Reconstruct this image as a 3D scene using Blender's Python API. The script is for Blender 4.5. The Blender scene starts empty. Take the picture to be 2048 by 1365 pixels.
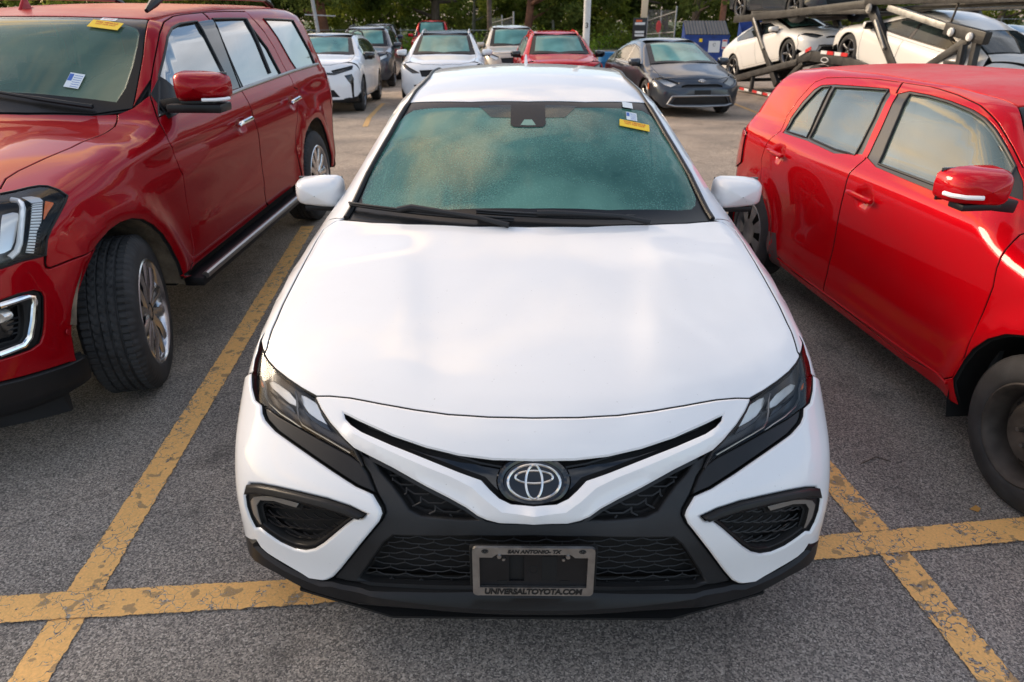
import bpy, bmesh, math, random
import numpy as np
from mathutils import Vector, Matrix
from mathutils.geometry import delaunay_2d_cdt
random.seed(4); rng=np.random.default_rng(7)
SC=bpy.context.scene; COL=SC.collection
# ---------------------------------------------------------------- camera, sky, sun, exposure
cam_d=bpy.data.cameras.new('camera'); cam=bpy.data.objects.new('camera',cam_d); COL.objects.link(cam); SC.camera=cam
cam.location=(-0.043,-1.37,1.77)
_th=math.radians(26.4); _yw=math.radians(0.56)
cam.rotation_euler=(math.radians(90)-_th,0,_yw)
cam_d.sensor_width=36; cam_d.lens=36*1365/2048; cam_d.clip_start=.05; cam_d.clip_end=1500
cam_d.dof.use_dof=True; cam_d.dof.focus_distance=2.3; cam_d.dof.aperture_fstop=5.0
SUN_EL,SUN_AZ=24,-62        # degrees; azimuth measured from +y (north) towards +x
W=bpy.data.worlds.new('World'); SC.world=W; W.use_nodes=True
nt=W.node_tree; nt.nodes.clear()
def wn(t,**k):
    n=nt.nodes.new(t)
    for a,b in k.items(): setattr(n,a,b)
    return n
sky=wn('ShaderNodeTexSky',sky_type='NISHITA',sun_disc=False,sun_elevation=math.radians(SUN_EL),sun_rotation=math.radians(SUN_AZ),air_density=1.0,dust_density=1.5,ozone_density=1.0)
tc=wn('ShaderNodeTexCoord'); mp=wn('ShaderNodeMapping'); mp.inputs['Scale'].default_value=(1,1,2.6); mp.inputs['Location'].default_value=(3.7,8.8,2.6)
nz=wn('ShaderNodeTexNoise'); nz.inputs['Scale'].default_value=2.1; nz.inputs['Detail'].default_value=7; nz.inputs['Roughness'].default_value=.58; nz.inputs['Distortion'].default_value=.35
cr=wn('ShaderNodeValToRGB'); cr.color_ramp.elements[0].position=.45; cr.color_ramp.elements[1].position=.61
cc=wn('ShaderNodeMix',data_type='RGBA'); cc.inputs['A'].default_value=(4.9,5.1,5.5,1); cc.inputs['B'].default_value=(14.5,9.6,5.0,1)   # clouds: cool grey away from the sun, golden towards it
_e,_a=math.radians(SUN_EL),math.radians(SUN_AZ); SUN_V=Vector((math.sin(_a)*math.cos(_e),math.cos(_a)*math.cos(_e),math.sin(_e)))
dt=wn('ShaderNodeVectorMath',operation='DOT_PRODUCT'); dt.inputs[1].default_value=SUN_V; dr=wn('ShaderNodeMapRange'); dr.inputs['From Min'].default_value=.25; dr.inputs['From Max'].default_value=.95
n2=wn('ShaderNodeTexNoise'); n2.inputs['Scale'].default_value=4.5; n2.inputs['Detail'].default_value=8; n2.inputs['Roughness'].default_value=.6
sh=wn('ShaderNodeMapRange'); sh.inputs['From Min'].default_value=.32; sh.inputs['From Max'].default_value=.68; sh.inputs['To Min'].default_value=.72; sh.inputs['To Max'].default_value=1.3
mm=wn('ShaderNodeMix',data_type='RGBA',blend_type='MULTIPLY'); mm.inputs['Factor'].default_value=1
mx=wn('ShaderNodeMix',data_type='RGBA'); bg=wn('ShaderNodeBackground'); wo=wn('ShaderNodeOutputWorld')
bg.inputs['Strength'].default_value=.15
L=nt.links.new
L(tc.outputs['Generated'],mp.inputs['Vector']); L(mp.outputs['Vector'],nz.inputs['Vector']); L(mp.outputs['Vector'],n2.inputs['Vector']); L(nz.outputs['Fac'],cr.inputs['Fac'])
L(tc.outputs['Generated'],dt.inputs[0]); L(dt.outputs['Value'],dr.inputs['Value']); L(dr.outputs['Result'],cc.inputs['Factor']); L(n2.outputs['Fac'],sh.inputs['Value']); L(cc.outputs['Result'],mm.inputs['A']); L(sh.outputs['Result'],mm.inputs['B'])
L(cr.outputs['Color'],mx.inputs['Factor']); L(sky.outputs['Color'],mx.inputs['A']); L(mm.outputs['Result'],mx.inputs['B']); L(mx.outputs['Result'],bg.inputs['Color']); L(bg.outputs['Background'],wo.inputs['Surface'])
sun_d=bpy.data.lights.new('sun','SUN'); sun=bpy.data.objects.new('sun',sun_d); COL.objects.link(sun)
sun_d.energy=1.5; sun_d.angle=math.radians(18); sun_d.color=(1,.80,.58)
sun.rotation_euler=SUN_V.to_track_quat('Z','Y').to_euler()
SC.view_settings.view_transform='Standard'; SC.view_settings.look='None'; SC.view_settings.exposure=0.72; SC.view_settings.gamma=1
try: SC.view_settings.use_curve_mapping=False
except Exception: pass
SC.render.engine='CYCLES'
# ---------------------------------------------------------------- body skins
def gsmooth(t,s,dx):
    if s<=0: return t
    n=int(3*s/dx)+1; k=np.exp(-.5*(np.arange(-n,n+1)*dx/s)**2); k/=k.sum()
    return np.convolve(np.pad(t,n,mode='edge'),k,mode='valid')
class Curve:
    """smoothed polyline through points, tabulated"""
    def __init__(s,pts,sm=0.04):
        p=np.array(pts,float); s.a=p[0,0]-1.0; s.b=p[-1,0]+1.0; s.n=3000; dx=(s.b-s.a)/(s.n-1)
        x=np.linspace(s.a,s.b,s.n); y=np.interp(x,p[:,0],p[:,1])
        if len(p)>1:
            m0=(p[1,1]-p[0,1])/(p[1,0]-p[0,0]); m1=(p[-1,1]-p[-2,1])/(p[-1,0]-p[-2,0])
            y=np.where(x<p[0,0],p[0,1]+m0*(x-p[0,0]),y); y=np.where(x>p[-1,0],p[-1,1]+m1*(x-p[-1,0]),y)
        s.x=x; s.y=gsmooth(y,sm,dx)
    def __call__(s,v): return np.interp(v,s.x,s.y)
def smax(a,b,k):
    h=np.maximum(k-np.abs(a-b),0.); return np.maximum(a,b)+h*h/(4*k)
class Skin:
    """implicit car skin, G<0 inside. local frame: x lateral, y from nose to tail, z up"""
    def __init__(s,**d):
        s.__dict__.update(dict(bot=.2,ktop=[(0,.12),(5,.12)],kfront=.12,krear=.12,fb=(.25,.3),rb=(.12,.3),flares=[],crease=[],gz=1.0,fbz=[(0,1),(1,1)],xf=None)); s.__dict__.update(d)
        s.T=Curve(s.top,s.__dict__.get('tsm',.05)); s.C=Curve(s.crown,.15); s.B=Curve(s.bow,.15); s.Wz=Curve(s.wz,s.__dict__.get('wsm',.03)); s.Wy=Curve(s.wy,.12)
        s.F=Curve(s.front,.03); s.R=Curve(s.rear,.05); s.K=Curve(s.ktop,.1); s.Z=Curve(s.fbz,.04); s.L=s.L if 'L' in s.__dict__ else s.rear[0][1]
    def topz(s,x,y):
        ye=y-s.B(y)*x*x
        return s.T(ye)-s.C(y)*x*x
    def __call__(s,p):
        x=np.abs(p[...,0]); y=p[...,1]; z=p[...,2]
        t=z-s.topz(x,y)
        for (kind,a) in s.crease:
            if kind=='hood':   # raised flanks outside a line x=c0+c1*y, height h, width w
                c0,c1,h,w,ya,yb=a; m=1/(1+np.exp(-(x-(c0+c1*y))/w)); f=np.clip((yb-y)/.25,0,1)*np.clip((y-ya)/.25,0,1); t=t-h*m*f*f*(3-2*f)
        w=s.Wz(z)*s.Wy(y)
        for (yc,zc,R,am,sg) in s.flares:
            r=np.hypot(y-yc,z-zc); w=w+am*np.exp(-((r-R)/sg)**2)
        for (kind,a) in s.crease:
            if kind=='side':   # shoulder line: the panel steps in just below z0+k*(y-y0), easing out again lower down
                z0,k,y0,amp,wd,dec,ya,yb=a; dz=(z0+k*(y-y0))-z; m=1/(1+np.exp(-np.clip(dz/wd,-30,30)))*np.exp(-np.maximum(dz,0)/dec); f=np.clip((y-ya)/.5,0,1)*np.clip((yb-y)/.4,0,1); w=w-amp*m*f
        g=smax(t,x-w,s.K(y))
        q=s.F(z)+(s.fb[0]*x*x+s.fb[1]*x**6)*s.Z(z)-y
        g=smax(g,q,s.kfront)
        q=y-(s.R(z)-s.rb[0]*x*x-s.rb[1]*x**6)
        g=smax(g,q,s.krear)
        return smax(g,s.bot-z,.05)
    def grad(s,p,h=.004):
        g=np.zeros_like(p)
        for i in range(3):
            d=np.zeros(3); d[i]=h; g[...,i]=(s(p+d)-s(p-d))/(2*h)
        return g
    def normal(s,p,h=.006):
        g=s.grad(p,h); return g/np.maximum(np.linalg.norm(g,axis=-1,keepdims=True),1e-9)
    def snap(s,p,it=4):
        p=p.copy()
        for _ in range(it):
            g=s.grad(p); p=p-g*(s(p)/np.maximum((g*g).sum(-1),.05))[...,None]
        return p
    def cast(s,o,d,t0,t1,n=48,it=14):
        """first crossing from outside along rays; fallback: closest approach"""
        ts=np.linspace(t0,t1,n); P=o[:,None,:]+d[:,None,:]*ts[None,:,None]; V=s(P)
        neg=V<0; hit=neg.any(1); k=np.where(hit,neg.argmax(1),V.argmin(1)); k=np.clip(k,1,n-1)
        a=ts[k-1]; b=ts[k]
        for _ in range(it):
            m=(a+b)/2; v=s(o+d*m[:,None]); a=np.where(v>=0,m,a); b=np.where(v<0,m,b)
        t=np.where(hit,(a+b)/2,ts[k]); P=o+d*t[:,None]
        if (~hit).any(): P[~hit]=s.snap(P[~hit],8)
        return P,hit
CAMRY=dict(
 top=[(-.3,.60),(0.0,.66),(.08,.70),(.20,.757),(.34,.800),(.5,.838),(.7,.878),(.95,.93),(1.2,.975),(1.27,.99),(1.8,1.215),(2.12,1.335),(2.35,1.392),(2.6,1.425),(2.9,1.437),(3.3,1.425),(3.6,1.38),(4.2,1.15),(4.4,1.12),(4.85,1.09)],
 tsm=.055, crown=[(0,.05),(.3,.05),(.6,.05),(1.2,.035),(1.6,.06),(2.2,.10),(3.5,.10),(4.5,.05)],
 bow=[(0,.36),(1.2,.36),(2.2,.22),(2.8,.0),(3.6,-.15),(4.8,-.1)],
 wz=[(.15,.905),(.25,.912),(.35,.915),(.55,.932),(.70,.932),(.82,.936),(.88,.932),(.93,.90),(.97,.865),(1.2,.735),(1.35,.645),(1.5,.56)],
 wy=[(0,.985),(.5,1.0),(.9,1.0),(1.8,.985),(2.5,1.0),(3.5,1.0),(4.2,.985),(4.8,.93)],
 front=[(.12,.0),(.20,-.01),(.30,.0),(.45,-.01),(.55,.005),(.62,.06),(.70,.10),(.8,.2)],
 rear=[(.2,4.75),(.5,4.88),(.8,4.87),(1.1,4.80)], ktop=[(0,.09),(.6,.09),(1.2,.09),(1.6,.09),(2.2,.09),(5,.10)],
 kfront=.10,fb=(.29,.13),fbz=[(.2,.8),(.4,.85),(.5,1)],bot=.15,flares=[(.95,.33,.36,.012,.06),(3.78,.33,.36,.012,.06)],
 crease=[('hood',(.26,.16,.013,.026,.22,1.25))])
SUVEXP=dict(
 top=[(-.3,.9),(0.0,1.01),(.10,1.06),(.3,1.10),(.8,1.17),(1.2,1.215),(1.40,1.24),(1.46,1.25),(1.98,1.66),(2.1,1.70),(2.5,1.74),(3.2,1.765),(4.2,1.755),(4.6,1.735),(4.85,1.69),(4.98,1.64),(5.2,1.1)],
 tsm=.05, crown=[(0,.08),(1.3,.05),(1.7,.03),(2.2,.035),(4.5,.04)], bow=[(0,.30),(1.3,.22),(2.1,.12),(2.8,0),(4.8,-.08)],
 wz=[(.15,.90),(.30,.94),(.45,.965),(.62,.955),(.80,.962),(.95,.985),(1.05,.985),(1.13,.972),(1.21,.945),(1.24,.925),(1.66,.775),(1.75,.715),(1.85,.62)],
 wy=[(0,.965),(.5,.99),(1.2,1.0),(4.0,1.0),(4.7,.985),(5.2,.95)],
 front=[(.15,.05),(.22,.02),(.35,.0),(.6,.0),(.9,.03),(1.05,.12)], rear=[(.2,5.0),(.6,5.07),(1.1,5.02),(1.7,4.88)],
 ktop=[(0,.09),(1.2,.10),(1.7,.10),(2.2,.10),(5,.10)],kfront=.12,fb=(.26,.28),rb=(.10,.14),bot=.28,flares=[(.91,.41,.50,.030,.07),(4.02,.41,.50,.030,.07)],crease=[('hood',(.34,.10,.02,.02,.15,1.4)),('side',(1.075,.018,1.5,.014,.006,.10,.85,5.0)),('side',(.62,.03,1.5,-.016,.03,.12,1.5,3.9))])
XD=dict(
 top=[(-.3,.62),(0,.70),(.12,.80),(.4,.89),(.9,.98),(1.02,1.01),(1.62,1.385),(1.75,1.415),(2.1,1.44),(2.7,1.44),(3.3,1.42),(3.72,1.375),(3.80,1.34),(3.98,.98),(4.05,.9)],
 tsm=.04, crown=[(0,.12),(.9,.08),(1.6,.10),(2.4,.10),(3.6,.09)], bow=[(0,.25),(1.0,.25),(1.7,.14),(2.4,0),(3.7,-.10)],
 wz=[(.12,.78),(.22,.815),(.30,.845),(.40,.832),(.60,.842),(.80,.856),(.92,.858),(.965,.85),(1.0,.815),(1.04,.775),(1.10,.755),(1.34,.645),(1.42,.59),(1.55,.48)],
 wy=[(0,.93),(.5,.985),(1.2,1.0),(2.6,1.0),(3.3,.985),(3.9,.93)],
 front=[(.15,.06),(.3,.0),(.5,.0),(.7,.06),(.8,.12)], rear=[(.15,3.98),(.4,4.04),(.7,4.03),(1.0,3.96),(1.4,3.76)],
 ktop=[(0,.12),(1.2,.1),(1.7,.10),(5,.10)],kfront=.14,fb=(.22,.3),rb=(.10,.25),bot=.19,flares=[(.82,.32,.37,.022,.06),(3.36,.32,.37,.022,.06)],crease=[('side',(.955,0,1.5,.006,.010,.10,.5,3.9)),('side',(.47,-.02,2.0,-.014,.03,.10,1.1,3.1))])
def _b(s):
    v=[int(q)/1000 for q in s.split()]
    return [("X",v[i],v[i+1],v[i+2]) for i in range(0,len(v),3)]
# outlines of panels, in metres in each car's own frame
D={}
D['H_hood_front']=_b('0 208 751 123 213 750 234 228 748 330 251 748 430 283 747 527 318 745 591 338 739 635 349 732')
D['H_lamp_top']=_b('637 350 732 690 389 736 746 437 741 800 491 745 837 536 750 858 568 753')
D['H_hood_seam']=_b('861 577 756 857 587 763 864 678 793 863 729 806 865 815 825 862 920 849 858 1043 875 862 1204 894 864 1280 903 860 1393 919 814 1424 943')
D['H_hood_rear']=_b('810 1434 946 643 1352 960 488 1300 970 224 1239 979 0 1225 982')
D['H_lens_tip']=_b('878 606 758 897 649 762 894 689 779')
D['H_lens_outer']=_b('904 664 761 898 614 745 901 590 729 893 536 706')
D['H_lens_out2']=_b('893 536 706 874 479 687 849 427 672 817 395 672')
D['H_lens_bottom']=_b('817 395 672 757 342 669 679 286 666 595 230 658 507 178 646 466 148 632')
D['H_lens_inner']=_b('466 148 632 495 186 659 536 223 677 578 264 694 612 306 712 635 342 727')
D['H_bezel']=_b('817 392 670 810 372 658 796 349 649 754 306 639 644 222 625 553 160 607 481 116 590 429 94 583 453 132 618 470 149 631')
D['H_v_bottom']=_b('495 188 661 440 158 652 381 129 640 286 83 613 225 58 596 177 39 579 147 26 563 123 20 555 88 15 550 0 13 551')
D['H_slit_top']=_b('0 108 678 108 112 678 198 126 681 290 152 688 387 191 698 490 246 711 535 275 716')
D['H_slit_bot']=_b('530 264 710 508 242 702 473 217 695 385 173 684 289 133 670 197 99 652 137 81 640 113 65 621 89 51 605 59 41 595 0 38 592')
D['H_v_ridge']=_b('504 222 688 443 187 679 362 148 667 288 117 654 215 91 640 161 71 623 121 47 597 82 30 577 0 24 571')
D['H_bar_line']=_b('79 101 668 143 112 674 224 136 686 308 165 695 395 200 703 464 234 710')
D['H_fr_side']=_b('490 185 660 470 149 631 453 132 618 429 94 583 407 68 556 404 60 543 414 54 522 477 53 434 541 71 335 576 80 284')
D['H_fr_bottom']=_b('576 79 273 534 67 273 459 48 282 360 29 297 170 5 318 0 -2 327')
D['H_mesh_up']=_b('445 158 650 400 135 641 286 76 606 213 51 589 165 29 565 143 21 553 236 31 551 301 41 550 333 54 561 352 73 583 385 104 610 419 132 631')
D['H_mouth_half']=_b('0 0 509 168 6 501 381 35 475 408 38 447 458 48 358 493 58 296 465 50 291 359 29 305 170 5 325 0 -3 341')
D['H_bs_right']=_b('429 93 582 405 68 556 400 60 543 410 53 521 473 52 435 537 70 335 566 78 294 589 84 275')
D['H_bs_bottom']=_b('604 88 268 648 103 260 675 115 270 726 138 282 787 171 293 812 187 304 822 195 319')
D['H_fog']=_b('452 69 533 498 87 542 564 113 545 647 147 539 725 183 528 785 214 514 824 235 499 840 237 475 847 234 453 843 222 426 831 205 398 817 193 376 799 182 386 772 166 378 727 142 366 683 121 363 646 106 371 616 95 388 585 85 417 551 78 454 516 75 490 487 73 516 463 68 521')
D['H_fogmesh']=_b('492 75 516 598 113 514 654 136 510 733 173 498 785 200 485 815 214 469 830 215 444 820 199 408 799 183 393 771 165 384 726 141 373 682 121 370 645 106 379 614 95 397 584 86 426 550 79 461 515 76 496')
D['H_fin_top']=_b('452 69 533 498 87 542 564 113 545 647 147 539 725 183 528 785 214 514 824 235 498')
D['H_fin_low']=_b('465 69 522 505 82 525 564 104 527 647 138 522 725 173 509 785 204 494 833 229 471')
D['H_drl']=_b('656 137 510 666 136 495 745 175 486 794 199 468 808 201 448 801 187 411 795 181 393 802 185 390 824 203 413 834 220 448 820 217 467 785 200 485 733 175 502')
D['H_lip_top']=_b('826 197 316 824 195 297 792 173 287 727 138 274 661 109 267 615 91 263 579 80 274 548 71 273 459 48 280 360 29 295 170 5 316 0 -2 322')
D['H_glass']=_b('0 1352 1025 324 1372 1014 627 1448 993 687 1476 989 709 1509 997 720 1555 1013 708 1678 1068 679 1880 1159 641 2044 1232 600 2127 1273 565 2155 1291 494 2150 1302 235 2091 1314 0 2074 1317')
D['H_ws']=_b('770 1428 955 723 1706 1075 657 1975 1202 600 2257 1314')
D['H_rs']=_b('599 2269 1317 581 2392 1352 555 2510 1377 539 2635 1395')
D['H_header']=_b('0 2135 1337 284 2160 1331 600 2257 1314')
D['H_wiper_park']=_b('769 1455 962 551 1368 979 235 1262 984')
D['H_bonnet_ridge']=_b('344 1147 953 263 737 878 193 426 815')
D['H_L1']=_b('823 478 727 799 457 728 752 414 725 718 374 715 711 360 708 713 352 702 750 377 701 798 424 708 833 460 710 848 485 715')
D['H_L2']=_b('711 393 730 687 379 731 655 353 728 638 336 723 626 310 709 607 283 697 598 267 689 620 280 689 651 301 692 676 325 700 700 356 711 712 378 720')
D['H_L3']=_b('829 450 706 792 415 705 751 379 702 724 356 699 710 337 692 712 331 686 746 359 690 787 396 694 817 427 698')
D['H_L4']=_b('694 345 706 661 318 701 637 299 697 599 274 693 583 254 684 582 247 679 619 270 682 658 299 688 683 325 696')
D['H_L5']=_b('871 504 708 859 489 709 846 465 703 855 467 698 863 479 699')
D['H_LL1']=_b('860 499 715 840 464 707 829 428 690 806 396 682 759 351 675 712 314 672 679 287 667')
D['H_LL2']=_b('721 397 728 710 371 717 703 340 698 693 315 683 677 294 674 638 266 670 579 227 663 514 186 652')
D['E_ws']=_b('772 1626 1277 759 1757 1392 742 1904 1519 675 2177 1684')
D['E_clear']=_b('655 1605 1289 684 1639 1310 705 1713 1367 707 1830 1465 697 1950 1567 686 2010 1616 659 2043 1641 616 2060 1655')
D['E_hood_seam']=_b('737 599 1106 703 691 1125 702 770 1138 722 922 1158 748 1079 1176 757 1256 1191 753 1380 1197 750 1458 1210 733 1519 1225 713 1573 1253')
D['E_fr_door_seam']=_b('659 2349 1706 659 2349 1706')
D['E_frame_seam']=_b('906 1605 1213 831 1715 1332 815 1790 1399 801 1885 1476 771 2077 1614 735 2229 1670 710 2401 1696 712 2775 1710 711 2799 1711 724 3522 1708 771 3523 1659 808 3622 1566 850 3679 1450 892 3690 1332 937 3719 1222 962 3686 1159')
D['E_win1']=_b('839 1837 1414 827 1943 1487 794 2111 1594 773 2230 1637 763 2351 1655 764 2590 1663 810 2585 1561 853 2584 1442 890 2582 1337 920 2538 1258 920 2008 1257 897 1630 1231')
D['E_win2']=_b('759 2837 1673 768 3386 1664 799 3415 1593 847 3526 1458 915 3554 1269 920 2747 1258 867 2767 1402 807 2800 1569')
D['E_win3']=_b('773 3748 1655 777 4453 1629 819 4493 1512 865 4541 1378 905 4525 1269 914 3947 1270 890 3903 1339 826 3849 1516')
D['E_pillarB']=_b('764 2595 1664 759 2835 1673 807 2800 1569 867 2767 1402 920 2742 1259 920 2538 1258 853 2584 1442 810 2585 1561')
D['E_chrome']=_b('909 1645 1229 931 1891 1233 931 1862 1233 927 2446 1242 923 2705 1251 916 3788 1268 904 4611 1265')
D['E_seamA']=_b('912 1598 1207 968 1540 1128 973 1559 1049 979 1574 970 979 1595 938 959 1608 733 961 1577 532 964 1533 461 977 1349 454')
D['E_seamB']=_b('924 2702 1249 969 2710 1132 980 2736 956 961 2762 772 965 2731 572 965 2721 607 966 2710 491')
D['E_seamC']=_b('921 3766 1256 967 3756 1140 977 3881 1046 989 3890 976')
D['E_lamp']=_b('763 559 1096 793 600 1097 822 648 1100 846 674 1100 873 683 1097 917 678 1083 949 675 1060 954 644 1042 952 585 1004 944 532 965 938 497 929 933 472 875 894 390 881 852 326 873')
D['E_lampframe']=_b('786 520 1085 809 550 1086 834 550 1082 857 533 1074 873 512 1059 891 448 991 893 415 943 889 394 918 875 366 901 854 337 902')
D['E_bezelR']=_b('820 583 1090 850 609 1089 883 610 1083 906 596 1072 929 525 997 925 488 964 920 442 887 904 413 903 908 452 960 901 508 1031 885 551 1069')
D['E_amber']=_b('904 606 1076 933 622 1060 938 618 1052 937 572 1025 935 543 1004 930 532 1004')
D['E_fs']=_b('933 472 875 930 462 843 930 462 828 934 474 820 971 567 825 980 701 820')
D['E_fogo']=_b('835 292 752 873 344 759 900 392 754 911 412 740 913 414 719 904 385 629 895 364 575 885 347 547 866 318 534 798 238 529')
D['E_fogc']=_b('832 287 735 889 370 739 897 385 731 898 383 710 887 357 641 874 330 582 858 306 558 801 241 548')
D['E_fogi']=_b('830 283 718 875 345 719 880 351 708 875 339 650 864 317 589 851 297 569 805 245 566')
D['E_chin']=_b('779 220 436 849 294 430 928 420 420 946 505 418')
D['E_div']=_b('769 3396 1662 830 3393 1505 905 3349 1297')
D['E_inner']=_b('818 466 1066 840 498 1069 860 502 1062 873 490 1048 887 443 992 887 414 955 882 389 928 868 365 922 854 346 922')
D['E_ribs']=_b('883 555 1071 905 416 904 909 589 1068 921 446 891')
D['E_crease']=_b('938 822 1093 948 955 1104 958 1124 1115 960 1327 1123 967 1512 1129 972 1550 1119 969 2033 1132 969 2686 1135')
D['X_dlo']=_b('788 3202 1018 742 3227 1100 699 3197 1202 664 3146 1282 648 3097 1312 638 2964 1330 617 2459 1360 610 2389 1367 610 2295 1367 609 2140 1367 612 1971 1359 622 1804 1343 630 1703 1322 635 1615 1286 642 1537 1241 656 1437 1177 666 1368 1131 674 1348 1115 700 1298 1073 799 1663 1018 796 1938 1022 793 2140 1026 794 2281 1024 800 2536 1017 789 2869 1026')
D['X_win_rq']=_b('779 3183 1030 741 3191 1105 701 3152 1199 666 3102 1278 652 3069 1307 647 2987 1318 690 2966 1231 780 2908 1036')
D['X_win_r']=_b('646 2938 1320 622 2450 1356 700 2399 1220 752 2374 1105 784 2362 1039 788 2564 1031 779 2870 1038 728 2894 1148')
D['X_win_f']=_b('620 2270 1358 616 2142 1361 619 1975 1354 630 1804 1336 637 1703 1316 642 1616 1281 650 1520 1227 659 1433 1173 719 1381 1107 755 1314 1045 784 1693 1038 784 2142 1039 740 2176 1133 680 2224 1263')
D['X_frame']=_b('787 3242 1018 742 3290 1096 692 3260 1213 638 3195 1323 610 3123 1354 589 2915 1375 572 2632 1392 566 2427 1395')
D['X_frame_f']=_b('566 2427 1395 560 2211 1397 573 1988 1385 593 1807 1363 617 1641 1311 627 1513 1236 637 1419 1174')
D['X_seamB']=_b('566 2427 1395 638 2353 1339 720 2296 1176 786 2260 1035 839 2281 965 854 2269 871 848 2281 687 842 2285 474 836 2287 274')
D['X_seamF']=_b('774 1177 970 831 1159 917 851 1137 774 846 1155 616 856 1157 456 860 1180 344')
D['X_seamsill']=_b('860 1180 344 855 1225 311 833 1520 266 813 1886 219 793 2329 200 788 2885 200')
D['X_seamR']=_b('787 3242 1018 835 3319 917 836 3348 815 853 3283 707 826 3210 512 827 3111 375 809 2958 208')
D['X_arch_r']=_b('766 3869 360 813 3650 490 815 3461 553 818 3383 516 821 3275 455 827 3151 363 827 3066 261')
D['X_clad']=_b('825 3153 382 842 2956 424 797 2860 206 794 2946 199 834 3021 238')
D['X_roof_edge']=_b('616 3703 1279 578 3663 1328 558 3189 1384 465 2435 1418 460 2094 1417 479 1881 1400 509 1750 1381')
D['X_rail']=_b('578 3663 1328 555 3622 1348')
# ---------------------------------------------------------------- materials
MATS={}
def mat(name,col,rough=.5,metal=0,coat=0,spec=.5,alpha=1,bump=None,var=None,trans=0,ior=1.45,emit=None,flake=0,coatr=.03):
    if name in MATS: return MATS[name]
    m=bpy.data.materials.new(name); m.use_nodes=True; t=m.node_tree; b=t.nodes['Principled BSDF']; MATS[name]=m
    b.inputs['Base Color'].default_value=(*col,1); b.inputs['Roughness'].default_value=rough; b.inputs['Metallic'].default_value=metal
    b.inputs['Coat Weight'].default_value=coat; b.inputs['Coat Roughness'].default_value=coatr; b.inputs['Specular IOR Level'].default_value=spec; b.inputs['Alpha'].default_value=alpha
    b.inputs['Transmission Weight'].default_value=trans; b.inputs['IOR'].default_value=ior
    if emit: b.inputs['Emission Color'].default_value=(*emit[0],1); b.inputs['Emission Strength'].default_value=emit[1]
    N=lambda ty: t.nodes.new(ty); K=t.links.new
    tcn=N('ShaderNodeTexCoord')
    if var:      # (scale, amount, detail): value wobble of the base colour
        n=N('ShaderNodeTexNoise'); n.inputs['Scale'].default_value=var[0]; n.inputs['Detail'].default_value=var[2] if len(var)>2 else 4
        K(tcn.outputs['Object'],n.inputs['Vector']); r=N('ShaderNodeMapRange'); r.inputs['From Min'].default_value=.3; r.inputs['From Max'].default_value=.7
        r.inputs['To Min'].default_value=1-var[1]; r.inputs['To Max'].default_value=1+var[1]; K(n.outputs['Fac'],r.inputs['Value'])
        x=N('ShaderNodeMix'); x.data_type='RGBA'; x.blend_type='MULTIPLY'; x.inputs['Factor'].default_value=1; x.inputs['A'].default_value=(*col,1)
        K(r.outputs['Result'],x.inputs['B']); K(x.outputs['Result'],b.inputs['Base Color'])
        rr=N('ShaderNodeMapRange'); rr.inputs['To Min'].default_value=rough*.85; rr.inputs['To Max'].default_value=min(1,rough*1.25); K(n.outputs['Fac'],rr.inputs['Value']); K(rr.outputs['Result'],b.inputs['Roughness'])
    if bump:     # (scale, strength, distance)
        n=N('ShaderNodeTexNoise'); n.inputs['Scale'].default_value=bump[0]; n.inputs['Detail'].default_value=3
        K(tcn.outputs['Object'],n.inputs['Vector']); u=N('ShaderNodeBump'); u.inputs['Strength'].default_value=bump[1]; u.inputs['Distance'].default_value=bump[2]
        K(n.outputs['Fac'],u.inputs['Height']); K(u.outputs['Normal'],b.inputs['Normal'])
    return m
def paint(name,col,metal=0,rough=.35,dust=.0,coatr=.03,coatw=.8,spec=.15):
    """clear-coated car paint: fine grime and flake variation"""
    if name in MATS: return MATS[name]
    m=mat(name,col,rough,metal,coatw,spec,coatr=coatr); t=m.node_tree; b=t.nodes['Principled BSDF']; K=t.links.new
    tcn=t.nodes.new('ShaderNodeTexCoord'); n=t.nodes.new('ShaderNodeTexNoise'); n.inputs['Scale'].default_value=3; n.inputs['Detail'].default_value=9; n.inputs['Roughness'].default_value=.7
    K(tcn.outputs['Object'],n.inputs['Vector'])
    x=t.nodes.new('ShaderNodeMix'); x.data_type='RGBA'; x.inputs['A'].default_value=(*col,1); x.inputs['B'].default_value=(.36,.31,.27,1)
    r=t.nodes.new('ShaderNodeMapRange'); r.inputs['From Min'].default_value=.4; r.inputs['From Max'].default_value=.75; r.inputs['To Max'].default_value=dust; K(n.outputs['Fac'],r.inputs['Value']); K(r.outputs['Result'],x.inputs['Factor'])
    s=t.nodes.new('ShaderNodeTexNoise'); s.inputs['Scale'].default_value=110; s.inputs['Detail'].default_value=2; K(tcn.outputs['Object'],s.inputs['Vector'])
    sr=t.nodes.new('ShaderNodeMapRange'); sr.inputs['From Min'].default_value=.74; sr.inputs['From Max'].default_value=.80; sr.inputs['To Max'].default_value=.5; K(s.outputs['Fac'],sr.inputs['Value'])
    y=t.nodes.new('ShaderNodeMix'); y.data_type='RGBA'; y.inputs['B'].default_value=(.17,.14,.11,1); K(x.outputs['Result'],y.inputs['A']); K(sr.outputs['Result'],y.inputs['Factor'])
    K(y.outputs['Result'],b.inputs['Base Color'])
    return m
M_white=paint('white_paint',(.80,.80,.80),0,.35,.05)
M_red=paint('dark_red_metallic_paint',(.31,.001,.006),.35,.36,.008,coatw=.62,spec=.0)
M_redroof=paint('dusty_dark_red_roof',(.36,.002,.004),.25,.45,.25,coatr=.25,coatw=.35,spec=.0)
M_bred=paint('bright_red_metallic_paint',(.50,.001,.006),.15,.38,.010,coatw=.75,spec=.0)
M_grey=paint('dark_grey_paint',(.045,.055,.07),.5,.3,.05)
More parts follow.
